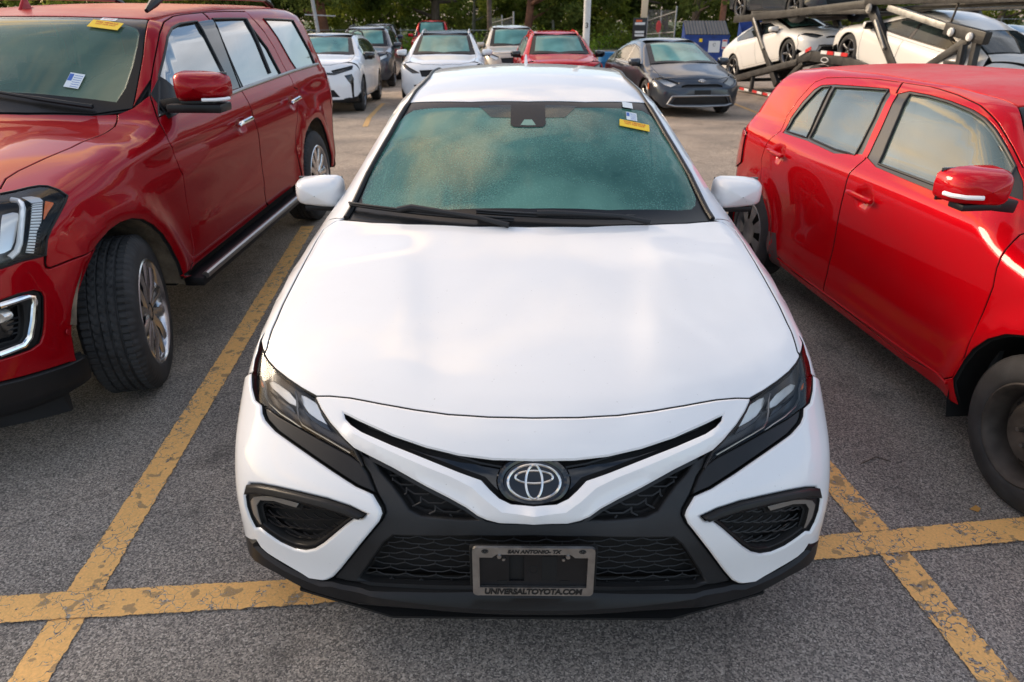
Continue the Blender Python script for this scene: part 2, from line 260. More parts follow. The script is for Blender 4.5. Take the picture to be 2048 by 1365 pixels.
M_silver=paint('silver_paint',(.42,.44,.46),.6,.3,.05)
M_navy=paint('dark_blue_paint',(.02,.03,.06),.4,.3,.05)
M_beige=paint('pale_beige_paint',(.50,.45,.38),.4,.3,.05)
M_black=mat('satin_black_plastic',(.010,.010,.011),.36,0,0,.35,var=(9,.25))
M_grain=mat('grained_black_plastic',(.020,.021,.023),.5,0,0,.4,bump=(420,.25,.002),var=(5,.35))
M_gloss=mat('gloss_black',(.008,.008,.009),.08,0,.6)
M_dark=mat('shadow_black',(.006,.006,.006),.8)
M_frit=mat('black_glass_border',(.008,.009,.010),.25,0,0,.3)
M_seal=mat('rubber_seal',(.012,.012,.013),.45)
M_rubber=mat('tyre_rubber',(.034,.034,.035),.75,bump=(90,.2,.003),var=(14,.35))
M_alloy=mat('bright_alloy',(.62,.62,.64),.22,1,.3,var=(7,.15))
M_dalloy=mat('dark_alloy',(.10,.10,.105),.3,.9,.2)
M_cap=mat('silver_plastic_hub_cap',(.22,.22,.215),.45,.5,var=(14,.3))
M_steel=mat('dusty_steel_wheel',(.060,.052,.046),.6,.3,0,.4,var=(16,.35))
M_badge=mat('badge_chrome',(.62,.62,.61),.16,1)
M_brush=mat('brushed_metal_frame',(.36,.355,.35),.38,1,var=(30,.15))
M_chrome=mat('chrome',(.80,.80,.80),.10,1)
M_satin=mat('satin_metal',(.36,.355,.35),.34,1)
def lensmat(name,tint=(.97,.98,.98)):
    m=bpy.data.materials.new(name); m.use_nodes=True; t=m.node_tree; t.nodes.clear(); N=t.nodes.new; K=t.links.new
    o=N('ShaderNodeOutputMaterial'); a=N('ShaderNodeBsdfTransparent'); a.inputs['Color'].default_value=(*tint,1); g=N('ShaderNodeBsdfGlossy'); g.inputs['Roughness'].default_value=.07; f=N('ShaderNodeFresnel'); f.inputs['IOR'].default_value=1.33; x=N('ShaderNodeMixShader')
    K(f.outputs[0],x.inputs[0]); K(a.outputs[0],x.inputs[1]); K(g.outputs[0],x.inputs[2]); K(x.outputs[0],o.inputs['Surface']); MATS[name]=m; return m
M_lens=lensmat('clear_lamp_lens')
M_tint=mat('dotted_glass_band',(.01,.02,.018),.15,0,.5,alpha=.72)
M_lampin=mat('dark_lamp_housing',(.09,.085,.08),.35,.6,.2)
M_reflector=mat('lamp_reflector',(.85,.84,.80),.28,.75)
M_white_led=mat('white_light_guide',(.92,.93,.93),.25,0,.5)
M_amber=mat('amber_lens',(.75,.14,.01),.25,0,.6)
M_tail=mat('red_tail_lens',(.42,.006,.006),.12,0,.8)
M_drl=mat('smoked_light_strip',(.17,.15,.13),.3,0,.6)
M_seat=mat('seat_fabric',(.06,.065,.065),.85)
M_dash=mat('dashboard_plastic',(.05,.055,.055),.7)
M_liner=mat('dusty_wheel_well_liner',(.16,.125,.085),.9,var=(12,.5),bump=(60,.4,.01))
M_yellow=mat('yellow_sticker',(.90,.58,.01),.45)
M_stred=mat('red_print',(.62,.06,.02),.5)
M_paper=mat('white_sticker',(.70,.76,.78),.45)
M_blue=mat('blue_print',(.04,.13,.45),.5)
M_print=mat('dark_print',(.01,.01,.01),.5)
def glassmat(name,tint,dusty,alpha,spots=0):
    m=bpy.data.materials.new(name); m.use_nodes=True; t=m.node_tree; b=t.nodes['Principled BSDF']; K=t.links.new; N=t.nodes.new
    b.inputs['Roughness'].default_value=.04; b.inputs['Coat Weight'].default_value=.15; b.inputs['Coat Roughness'].default_value=.02; b.inputs['IOR'].default_value=1.5
    tcn=N('ShaderNodeTexCoord'); n=N('ShaderNodeTexNoise'); n.inputs['Scale'].default_value=1.7; n.inputs['Detail'].default_value=5; n.inputs['Distortion'].default_value=.4; K(tcn.outputs['Object'],n.inputs['Vector'])
    x=N('ShaderNodeMix'); x.data_type='RGBA'; x.inputs['A'].default_value=(*tint,1); x.inputs['B'].default_value=(*dusty,1); r=N('ShaderNodeMapRange'); r.inputs['From Min'].default_value=.35; r.inputs['From Max'].default_value=.65
    K(n.outputs['Fac'],r.inputs['Value']); K(r.outputs['Result'],x.inputs['Factor']); last=x.outputs['Result']
    a=N('ShaderNodeMapRange'); a.inputs['To Min'].default_value=alpha-.15; a.inputs['To Max'].default_value=min(1,alpha+.15); K(n.outputs['Fac'],a.inputs['Value']); la=a.outputs['Result']
    if spots:   # condensation droplets and run marks
        s=N('ShaderNodeTexNoise'); s.inputs['Scale'].default_value=150; s.inputs['Detail'].default_value=3; K(tcn.outputs['Object'],s.inputs['Vector'])
        g=N('ShaderNodeTexNoise'); g.inputs['Scale'].default_value=2.3; g.inputs['Detail'].default_value=2; K(tcn.outputs['Object'],g.inputs['Vector'])
        q=N('ShaderNodeMath'); q.operation='MULTIPLY_ADD'; q.inputs[1].default_value=.55; K(g.outputs['Fac'],q.inputs[0]); K(s.outputs['Fac'],q.inputs[2])
        rr=N('ShaderNodeMapRange'); rr.inputs['From Min'].default_value=.80; rr.inputs['From Max'].default_value=.98; rr.inputs['To Max'].default_value=spots; K(q.outputs['Value'],rr.inputs['Value'])
        z=N('ShaderNodeMix'); z.data_type='RGBA'; z.inputs['B'].default_value=(.20,.42,.36,1); K(last,z.inputs['A']); K(rr.outputs['Result'],z.inputs['Factor']); last=z.outputs['Result']
        # vertical runs
        mpn=N('ShaderNodeMapping'); mpn.inputs['Scale'].default_value=(38,2.2,2.2); K(tcn.outputs['Object'],mpn.inputs['Vector']); w=N('ShaderNodeTexNoise'); w.inputs['Scale'].default_value=1; w.inputs['Detail'].default_value=4; K(mpn.outputs['Vector'],w.inputs['Vector'])
        wr=N('ShaderNodeMapRange'); wr.inputs['From Min'].default_value=.66; wr.inputs['From Max'].default_value=.80; wr.inputs['To Max'].default_value=spots*.6; K(w.outputs['Fac'],wr.inputs['Value'])
        z2=N('ShaderNodeMix'); z2.data_type='RGBA'; z2.inputs['B'].default_value=(.22,.45,.38,1); K(last,z2.inputs['A']); K(wr.outputs['Result'],z2.inputs['Factor']); last=z2.outputs['Result']
    K(last,b.inputs['Base Color']); K(la,b.inputs['Alpha'])
    MATS[name]=m; return m
M_wind=glassmat('dewy_green_windshield',(.032,.120,.098),(.115,.28,.225),.74,.5)
M_wind2=glassmat('green_windshield',(.09,.25,.22),(.18,.42,.37),.80,.0)
M_wind3=glassmat('pale_windshield',(.09,.17,.13),(.22,.30,.21),.66,.0)
M_side=glassmat('dark_side_glass',(.012,.018,.02),(.03,.045,.045),.85)
M_side2=glassmat('pale_side_glass',(.10,.15,.14),(.17,.23,.21),.60); M_side2.node_tree.nodes['Principled BSDF'].inputs['IOR'].default_value=2.1; M_side2.node_tree.nodes['Principled BSDF'].inputs['Coat Weight'].default_value=1
# ---------------------------------------------------------------- object helpers
def tag(o,label=None,cat=None,group=None,kind=None):
    if label: o['label']=label
    if cat: o['category']=cat
    if group: o['group']=group
    if kind: o['kind']=kind
    return o
def empty(name,loc=(0,0,0),rot=(0,0,0),parent=None):
    o=bpy.data.objects.new(name,None); COL.objects.link(o); o.location=loc; o.rotation_euler=rot; o.empty_display_size=.2
    if parent: o.parent=parent
    return o
def link(name,me,parent=None):
    o=bpy.data.objects.new(name,me); COL.objects.link(o)
    if parent: o.parent=parent
    return o
def raw(name,V,F,mats,parent=None,mi=None,smooth=True,normals=None,sharp=None):
    me=bpy.data.meshes.new(name); me.from_pydata([tuple(map(float,v)) for v in V],[],[tuple(int(i) for i in f) for f in F])
    for m in (mats if isinstance(mats,(list,tuple)) else [mats]): me.materials.append(m)
    if mi is not None: me.polygons.foreach_set('material_index',np.asarray(mi,dtype=np.int32))
    me.polygons.foreach_set('use_smooth',[smooth]*len(me.polygons))
    me.update()
    if normals is not None: me.normals_split_custom_set_from_vertices([tuple(n) for n in normals])
    elif sharp is not None: me.set_sharp_from_angle(angle=math.radians(sharp))
    return link(name,me,parent)
class MB:
    """collects simple solids into one mesh"""
    def __init__(s): s.V=[]; s.F=[]; s.I=[]
    def add(s,V,F,mi=0):
        n=len(s.V); s.V+= [tuple(v) for v in V]; s.F+=[tuple(i+n for i in f) for f in F]; s.I+=[mi]*len(F); return s
    def box(s,c,d,mi=0,R=None,taper=1):
        V=[]
        for z in (-1,1):
            k=taper if z>0 else 1
            for x,y in ((-1,-1),(1,-1),(1,1),(-1,1)):
                v=Vector((x*d[0]/2*k,y*d[1]/2*k,z*d[2]/2))
                if R is not None: v=R@v
                V.append((v.x+c[0],v.y+c[1],v.z+c[2]))
        return s.add(V,[(3,2,1,0),(4,5,6,7),(0,1,5,4),(1,2,6,5),(2,3,7,6),(3,0,4,7)],mi)
    def bar(s,a,b,w,h,mi=0,up=(0,0,1)):
        a=Vector(a); b=Vector(b); d=b-a; l=d.length; d.normalize(); u=Vector(up)
        if abs(d.dot(u))>.95: u=Vector((0,1,0))
        x=d.cross(u).normalized(); z=x.cross(d); R=Matrix((x,d,z)).transposed()
        return s.box((a+b)/2,(w,l,h),mi,R)
    def tube(s,pts,r,n=8,mi=0,closed=False,cap=True):
        P=[Vector(p) for p in pts]; m=len(P); V=[]; F=[]; prev=None
        for i in range(m):
            d=(P[(i+1)%m]-P[i-1]) if (closed or 0<i<m-1) else (P[1]-P[0] if i==0 else P[-1]-P[-2]); d.normalize()
            if prev is None: u=Vector((0,0,1)) if abs(d.z)<.9 else Vector((1,0,0)); x=d.cross(u).normalized()
            else: x=(prev-d*prev.dot(d)).normalized()
            prev=x; y=d.cross(x); rr=r[i] if hasattr(r,'__len__') else r
            V+=[tuple(P[i]+x*(rr*math.cos(2*math.pi*k/n))+y*(rr*math.sin(2*math.pi*k/n))) for k in range(n)]
        for i in range(m if closed else m-1):
            j=(i+1)%m
            for k in range(n): F.append((i*n+k,i*n+(k+1)%n,j*n+(k+1)%n,j*n+k))
        if not closed and cap: F.append(tuple(range(n-1,-1,-1))); F.append(tuple((m-1)*n+k for k in range(n)))
        return s.add(V,F,mi)
    def lathe(s,prof,n=32,mi=0,ax='x',c=(0,0,0)):
        V=[];F=[]; m=len(prof)
        for i in range(n):
            a=2*math.pi*i/n
            for (h,r) in prof:
                p=(h,r*math.cos(a),r*math.sin(a)) if ax=='x' else ((r*math.cos(a),h,r*math.sin(a)) if ax=='y' else (r*math.cos(a),r*math.sin(a),h)); V.append((p[0]+c[0],p[1]+c[1],p[2]+c[2]))
        for i in range(n):
            j=(i+1)%n
            for k in range(m-1): F.append((i*m+k,j*m+k,j*m+k+1,i*m+k+1))
        return s.add(V,F,mi)
    def prism(s,poly,z0,z1,fn=lambda x,y,z:(x,y,z),mi=0):
        n=len(poly); V=[fn(x,y,z0) for x,y in poly]+[fn(x,y,z1) for x,y in poly]
        return s.add(V,[tuple(range(n-1,-1,-1)),tuple(range(n,2*n))]+[(i,(i+1)%n,n+(i+1)%n,n+i) for i in range(n)],mi)
    def build(s,name,mats,parent=None,smooth=True,sharp=35,bevel=0):
        o=raw(name,s.V,s.F,mats,parent,mi=s.I,smooth=smooth)
        bm=bmesh.new(); bm.from_mesh(o.data); bmesh.ops.recalc_face_normals(bm,faces=bm.faces); 
        if bevel: bmesh.ops.bevel(bm,geom=[e for e in bm.edges if len(e.link_faces)==2 and e.calc_face_angle(0)>.5],offset=bevel,segments=2,affect='EDGES',profile=.6,clamp_overlap=True)
        bm.to_mesh(o.data); bm.free()
        if smooth: o.data.set_sharp_from_angle(angle=math.radians(sharp))
        return o
# ---------------------------------------------------------------- panels laid on a body skin
class MDir:      # straight projection
    def __init__(s,n):
        n=np.array(n,float); n/=np.linalg.norm(n); u=np.array([0,0,1.]) if abs(n[2])<.9 else np.array([0,1.,0]); s.e1=np.cross(u,n); s.e1/=np.linalg.norm(s.e1); s.e2=np.cross(n,s.e1); s.n=n
    def to2(s,p): return np.stack([p@s.e1,p@s.e2],-1)
    def rays(s,uv): return uv[:,:1]*s.e1+uv[:,1:]*s.e2+s.n*6,np.tile(-s.n,(len(uv),1)),(1.,8.)
class MCyl:      # wrapped round a vertical axis
    def __init__(s,yc,R=.9): s.yc=yc; s.R=R
    def to2(s,p): return np.stack([np.arctan2(p[:,0],-(p[:,1]-s.yc))*s.R,p[:,2]],-1)
    def rays(s,uv):
        a=uv[:,0]/s.R; d=np.stack([-np.sin(a),np.cos(a),np.zeros(len(uv))],-1); o=np.stack([np.zeros(len(uv)),np.full(len(uv),s.yc),uv[:,1]],-1)-d*2.6; return o,d,(0.,2.4)
class MTube:     # wrapped round the long axis
    def __init__(s,z0=.45,R=.9): s.z0=z0; s.R=R
    def to2(s,p): return np.stack([p[:,1],np.arctan2(p[:,2]-s.z0,p[:,0])*s.R],-1)
    def rays(s,uv):
        a=uv[:,1]/s.R; d=-np.stack([np.cos(a),np.zeros(len(uv)),np.sin(a)],-1); o=np.stack([np.zeros(len(uv)),uv[:,0],np.full(len(uv),s.z0)],-1)-d*2.6; return o,d,(0.,2.5)
KR={'T':lambda a,b:((a,b,3.),(0,0,-1.)),'S':lambda a,b:((3.,a,b),(-1.,0,0)),'L':lambda a,b:((-3.,a,b),(1.,0,0)),'F':lambda a,b:((a,-3.,b),(0,1.,0)),'R':lambda a,b:((a,9.,b),(0,-1.,0))}
def dense(S,loop,step=.03,closed=True):
    """loop of ('T',x,y) / ('S',y,z) / ('F',x,z) / ('R',x,z) / ('X',x,y,z) -> points on the skin"""
    out=[]; n=len(loop); O=[];D=[];idx=[];pend=[]
    def addc(kind,a,b):
        o,d=KR[kind](a,b); O.append(o); D.append(d); out.append(None); idx.append(len(out)-1)
    for i in range(n if closed else n-1):
        p=loop[i]; q=loop[(i+1)%n]
        if p[0]==q[0] and p[0]!='X':
            k=max(1,int(math.hypot(q[1]-p[1],q[2]-p[2])/step+.5))
            for j in range(k): t=j/k; addc(p[0],p[1]+(q[1]-p[1])*t,p[2]+(q[2]-p[2])*t)
        else:
            if p[0]=='X': out.append(np.array(p[1:],float))
            else: addc(*p)
            pend.append((len(out)-1,i))
    if not closed:
        p=loop[-1]
        if p[0]=='X': out.append(np.array(p[1:],float))
        else: addc(*p)
    if O:
        P,h=S.cast(np.array(O,float),np.array(D,float),.5,8.5,n=90)
        for k,i in enumerate(idx): out[i]=P[k]
    P=np.array(out); X=np.array([True]*len(P))
    res=[]; m=len(P); sn=[]
    for i in range(m if closed else m-1):
        a=P[i]; b=P[(i+1)%m]; k=max(1,int(np.linalg.norm(b-a)/step*.8+.5))
        for j in range(k): res.append(a+(b-a)*j/k); sn.append(j>0)
    if not closed: res.append(P[-1]); sn.append(False)
    res=np.array(res); sn=np.array(sn)
    if sn.any(): res[sn]=S.snap(res[sn])
    return res
def inpoly(uv,loops):
    c=np.zeros(len(uv),bool)
    for l in loops:
        x0,y0=l[:,0],l[:,1]; x1,y1=np.roll(x0,-1),np.roll(y0,-1)
        for a,b,cx_,d in zip(x0,y0,x1,y1):
            if b==d: continue
            k=((uv[:,1]<b)!=(uv[:,1]<d)); 
            if k.any(): c^=k&(uv[:,0]<(cx_-a)*(uv[:,1]-b)/(d-b)+a)
    return c
def inset(l,d):
    """shift a loop to its left by d"""
    a=l-np.roll(l,1,0); b=np.roll(l,-1,0)-l
    na=np.stack([-a[:,1],a[:,0]],-1); nb=np.stack([-b[:,1],b[:,0]],-1)
    na/=np.maximum(np.linalg.norm(na,axis=1,keepdims=True),1e-9); nb/=np.maximum(np.linalg.norm(nb,axis=1,keepdims=True),1e-9)
    m=na+nb; m/=np.maximum(np.linalg.norm(m,axis=1,keepdims=True),.3); k=1/np.maximum((m*na).sum(1,keepdims=True),.5); return l+m*d*k
def area(l): x,y=l[:,0],l[:,1]; return .5*np.sum(x*np.roll(y,-1)-y*np.roll(x,-1))
def panel(name,S,loops,mp,m,parent,off=0.,gap=.0022,bev=.003,rim=.014,sp=.06,step=.03,flange=True,mirror=False,ridge=None,mats=None,label=None,offfn=None,smooth_mesh=False,make=True):
    """one sheet of bodywork: outline loops (first outer, rest holes), filled with points that lie on the skin"""
    L3=[dense(S,l,step) if not isinstance(l,np.ndarray) else l for l in loops]
    L2=[mp.to2(l) for l in L3]
    for i in range(len(L2)):
        if (area(L2[i])<0)!=(i>0): L2[i]=L2[i][::-1]; L3[i]=L3[i][::-1]
    b0=[inset(l,gap) for l in L2]; b1=[inset(l,gap+bev) for l in L2] if bev>0 else b0
    lo=np.min(b1[0],0); hi=np.max(b1[0],0); gx=np.arange(lo[0],hi[0],sp); gy=np.arange(lo[1],hi[1],sp*.87)
    G2=np.array([(x+(sp/2 if j%2 else 0),y) for j,y in enumerate(gy) for x in gx]).reshape(-1,2)
    if len(G2): G2=G2[inpoly(G2,b1)]
    B=np.concatenate(b1); 
    extra=[]
    rl=[]
    if ridge:
        for (pl,h,w) in ridge:
            r2=mp.to2(dense(S,pl,step,closed=False)); r2=r2[inpoly(r2,b1)]
            if len(r2)>1: rl.append((r2,h,w))
        B2=np.concatenate([B]+[r[0] for r in rl]) if rl else B
    else: B2=B
    if len(G2):
        keep=np.ones(len(G2),bool)
        for c in range(0,len(G2),4000):
            q=G2[c:c+4000]; keep[c:c+4000]=(((q[:,None]-B2[None])**2).sum(-1).min(1))>(sp*.42)**2
        G2=G2[keep]
    pts=list(map(Vector,B)); edges=[]; n=0
    for l in b1: k=len(l); edges+=[(n+i,n+(i+1)%k) for i in range(k)]; n+=k
    for r in rl:
        k=len(r[0]); pts+=list(map(Vector,r[0])); edges+=[(n+i,n+i+1) for i in range(k-1)]; n+=k
    pts+=list(map(Vector,G2))
    nv,_,nf,ov,_,_=delaunay_2d_cdt(pts,edges,[],0,1e-6)
    UV=np.array([tuple(v) for v in nv]); F=np.array([f for f in nf if len(f)==3])
    cen=UV[F].mean(1); F=F[inpoly(cen,b1)]
    o,d,(t0,t1)=mp.rays(UV); P,hit=S.cast(o,d,t0,t1,n=40,it=12)
    N=S.normal(P)
    ringN=sum(len(l) for l in b1)
    remap={}
    for i,src in enumerate(ov):
        for sidx in src:
            if sidx<ringN: remap[sidx]=i
    offv=np.full(len(P),off)
    if offfn is not None:
        f0=offfn(P); offv=offv+f0; gr_=np.stack([(offfn(P+np.eye(3)[i]*.003)-offfn(P-np.eye(3)[i]*.003))/.006 for i in range(3)],-1); gr_-=N*(gr_*N).sum(1,keepdims=True); N2=N-gr_
        N2/=np.linalg.norm(N2,axis=1,keepdims=True)
    for (r2,h,w) in rl:
        A_=r2[:-1]; B_=r2[1:]-A_; tt=np.clip(((UV[:,None]-A_[None])*B_[None]).sum(-1)/np.maximum((B_**2).sum(-1),1e-9),0,1); dd=np.sqrt(((UV[:,None]-A_[None]-tt[...,None]*B_[None])**2).sum(-1).min(1)); offv=offv+h*np.clip(1-dd/w,0,1)
    P=P+N*offv[:,None]
    V=[P]; NN=[N if offfn is None else N2]; Fs=[F]; MI=[np.zeros(len(F),int)]; nV=len(P)
    # orientation
    a,b,c=P[F[:,0]],P[F[:,1]],P[F[:,2]]; fn=np.cross(b-a,c-a); flip=(fn*(N[F].mean(1))).sum(1)<0; F[flip]=F[flip][:,::-1]
    quads=[]; qmi=[]
    if rim>0:
        base=0
        for i,l in enumerate(b1):
            k=len(l); o_,d_,(t0,t1)=mp.rays(b0[i]); Q,_h=S.cast(o_,d_,t0,t1,n=40,it=12); n0=S.normal(Q)
            # outward tangent
            inner=np.array([remap.get(base+j,-1) for j in range(k)]); ok=inner>=0
            I3=np.where(ok[:,None],P[np.maximum(inner,0)],Q)
            ofb=offv[np.maximum(inner,0)]
            out=Q+n0*ofb[:,None]-I3; out-=n0*(out*n0).sum(1,keepdims=True); out/=np.maximum(np.linalg.norm(out,axis=1,keepdims=True),1e-6)
            r1=Q+n0*(ofb-bev*.9)[:,None]; r2_=Q+n0*(-rim+min(off,0)); r3=r2_+out*.012-n0*.002
            s1=nV; V+= [r1,r2_]; NN+=[n0*.25+out*.97,out]; nV+=2*k
            if flange: V.append(r3); NN.append(n0); nV+=k
            rings=[inner,np.arange(s1,s1+k),np.arange(s1+k,s1+2*k)]+([np.arange(s1+2*k,s1+3*k)] if flange else [])
            for ri in range(len(rings)-1):
                A,Bq=rings[ri],rings[ri+1]
                for j in range(k):
                    jj=(j+1)%k
                    if A[j]<0 or A[jj]<0: continue
                    quads.append((A[j],Bq[j],Bq[jj],A[jj])); qmi.append(1 if ri>0 else 0)
            base+=k
    V=np.concatenate(V); NN=np.concatenate(NN); NN/=np.maximum(np.linalg.norm(NN,axis=1,keepdims=True),1e-9)
    faces=[tuple(f) for f in F]+quads; mi=[0]*len(F)+qmi
    if not make: return V,faces,mi
    res=[]
    for sgn in ((1,-1) if mirror else (1,)):
        VV=V*np.array([sgn,1,1]); NNN=NN*np.array([sgn,1,1]); ff=faces if sgn>0 else [f[::-1] for f in faces]
        ob=raw(name,VV,ff,mats or [m,M_dark if rim>.006 else m],parent,mi=mi,smooth=True,normals=None if (rl or smooth_mesh) else NNN)
        if rl or smooth_mesh: ob.data.set_sharp_from_angle(angle=math.radians(28))
        if label: ob['label']=label
        res.append(ob)
    return res
def seam(name,S,pts,parent,r=.0028,m=None,mirror=False,off=.0):
    """thin shut line or moulding lying on the skin"""
    P=dense(S,pts,.04,closed=False); P=P+S.normal(P)*off; res=[]
    for sg in ((1,-1) if mirror else (1,)):
        b=MB(); b.tube([tuple(p*np.array([sg,1,1])) for p in P],r,6); res.append(b.build(name,m or M_dark,parent))
    return res
def smooth_pts(pts,n=6,closed=False):
    """Catmull-Rom through the same-kind tuples"""
    k=pts[0][0]; A=np.array([p[1:] for p in pts],float); out=[]; m=len(A); rngi=range(m if closed else m-1)
    for i in rngi:
        p0=A[i-1] if (i>0 or closed) else A[0]; p1=A[i]; p2=A[(i+1)%m]; p3=A[(i+2)%m] if (closed or i+2<m) else A[-1]
        for j in range(n):
            t=j/n; out.append((k,*(.5*((2*p1)+(-p0+p2)*t+(2*p0-5*p1+4*p2-p3)*t*t+(-p0+3*p1-3*p2+p3)*t**3))))
    if not closed: out.append((k,*A[-1]))
    return out
def arc(kind,c,r,a0,a1,n=16,sx=1.): return [(kind,c[0]+r*sx*math.cos(math.radians(a0+(a1-a0)*i/n)),c[1]+r*math.sin(math.radians(a0+(a1-a0)*i/n))) for i in range(n+1)]
# ---------------------------------------------------------------- wheels (axis x, outside face towards +x)
WH={}
def wheel_mesh(key,r,w,rr,style,mrim,tread=False,nsp=5):
    if key in WH: return WH[key]
    n=280 if tread else 48; prof=[(-w/2,rr),(-w/2-.004,rr+.02),(-w/2,r-.05),(-w/2+.012,r-.02),(-w/2+.03,r-.006)]
    V=[];F=[]; m=0
    K=40 if tread else 6
    xs=[-w/2+.03+(w-.06)*i/(K-1) for i in range(K)]
    P=prof+[(x,r) for x in xs]+[(w/2-.03,r-.006),(w/2-.012,r-.02),(w/2,r-.05),(w/2+.004,rr+.02),(w/2,rr+.004),(w/2-.008,rr-.004)]
    m=len(P); Vt=[]
    for i in range(n):
        a=2*math.pi*i/n
        for k,(h,q) in enumerate(P):
            if tread and 5<=k<5+K:
                f=(k-5)/(K-1); g=0
                for gc in (.2,.41,.60,.81):
                    if abs(f-gc)<.020: g=.012
                if g==0:
                    if f<.2 or f>.81: g=.009 if i%4==0 else 0
                    else: g=.007 if (i+int(abs(((f*5)%1)-.5)*6))%5==0 else 0
                q=q-g
            elif tread and k in (3,4,5+K,6+K) and i%4==0: q-=.008
            Vt.append((h,q*math.cos(a),q*math.sin(a)))
    for i in range(n):
        j=(i+1)%n
        for k in range(m-1): F.append((i*m+k,j*m+k,j*m+k+1,i*m+k+1))
    b=MB(); b.add(Vt,F); t=b.build('wheel',M_rubber,None,sharp=40); tm=t.data; bpy.data.objects.remove(t)
    b=MB(); x1=w/2
    # barrel and lip
    b.lathe([(-w/2,rr-.005),(-w/2+.01,rr-.02),(-w/4,rr-.035),(x1-.05,rr-.03),(x1-.016,rr-.022),(x1-.002,rr-.012),(x1+.003,rr-.004),(x1-.002,rr+.004)],48,0)
    if style in('alloy','split'):
        b.lathe([(x1-.07,.0),(x1-.07,rr*.62)],32,1)   # dark disc behind (brake)
        b.lathe([(x1-.03,.0),(x1-.022,.030),(x1-.024,.055),(x1-.045,.075)],32,0)
        for s_ in range(nsp):
            a=2*math.pi*s_/nsp
            arms=((-.16,-.30),(.16,.30)) if style=='split' else ((0,0),)
            for (a0,a1) in arms:
                def pt(rad,ang,wd,x): 
                    return [(x,rad*math.cos(ang)-wd*math.sin(ang),rad*math.sin(ang)+wd*math.cos(ang)),(x,rad*math.cos(ang)+wd*math.sin(ang),rad*math.sin(ang)-wd*math.cos(ang))]
                ws=((.026,.024,.036) if tread else (.018,.014,.020)) if style=='split' else (.030,.024,.034)
                secs=[(.045,a+a0*1.0,ws[0],x1-.020),(rr*.55,a+(a0+a1)/2,ws[1],x1-.008),(rr-.012,a+a1,ws[2],x1-.010)]
                V=[];
                for (rad,ang,wd,x) in secs:
                    p=pt(rad,ang,wd,x-.010); q=pt(rad,ang,wd*.35,x); z=pt(rad,ang,wd*.9,x-.035); V+=[z[0],p[0],q[0],q[1],p[1],z[1]]
                FF=[]
                for i in range(2):
                    for k in range(5): FF.append((i*6+k,i*6+k+1,(i+1)*6+k+1,(i+1)*6+k))
                b.add(V,FF,0)
        for k in range(5):
            a=2*math.pi*(k+.5)/5; b.lathe([(x1-.03,.0),(x1-.02,.008),(x1-.028,.010)],8,1,c=(0,.045*math.cos(a),.045*math.sin(a)))
    elif style=='cap':
        # plastic hub cap: dished disc with openings between broad spokes
        N=70; R_=[.0,.04,.07,rr*.45,rr*.72,rr*.9,rr-.008]; X_=[x1-.012,x1-.010,x1-.004,x1-.002,x1-.008,x1-.012,x1-.006]
        V=[(X_[k],R_[k]*math.cos(2*math.pi*i/N),R_[k]*math.sin(2*math.pi*i/N)) for i in range(N) for k in range(7)]; FF=[]
        for i in range(N):
            j=(i+1)%N
            for k in range(6):
                if k==3 or k==4:
                    if (i%10) in (0,1,2,3) : continue
                FF.append((i*7+k,j*7+k,j*7+k+1,i*7+k+1))
        b.add(V,FF,0); b.lathe([(x1-.06,0),(x1-.06,rr-.03)],32,1)
    elif style=='steel':
        b.lathe([(x1-.045,.0),(x1-.042,.026),(x1-.050,.034),(x1-.040,.075),(x1-.034,.11),(x1-.055,.128),(x1-.085,.150),(x1-.085,rr-.032)],48,0)
        for k in range(14):
            a=2*math.pi*k/14; b.lathe([(x1-.066,.0),(x1-.0655,.009),(x1-.072,.011)],10,1,c=(0,.139*math.cos(a),.139*math.sin(a)))
        for k in range(5):
            a=2*math.pi*(k+.5)/5; b.lathe([(x1-.02,.0),(x1-.022,.009),(x1-.05,.011)],8,2,c=(0,.052*math.cos(a),.052*math.sin(a)))
    r_=b.build('rim',[mrim,M_dark,M_satin],None,sharp=28); rm=r_.data; bpy.data.objects.remove(r_)
    WH[key]=(tm,rm); return WH[key]
def wheels(root,key,xt,ys,r,w,rr,style,mrim,steer=0,tread=False,nsp=5,front_style=None,front_rim=None):
    for k,y in enumerate(ys):
        st,mr,kk=(style,mrim,key)
        if k==0 and front_style: st,mr,kk=front_style,front_rim,key+'f'
        tm,rm=wheel_mesh(kk,r,w,rr,st,mr,tread,nsp)
        for sg in (1,-1):
            o=link('wheel',tm,root); o.location=(sg*xt,y,r); o.rotation_euler=(random.uniform(0,6),0,(0 if sg>0 else math.pi)+(math.radians(steer) if k==0 else 0))
            ri=link('rim',rm,o)
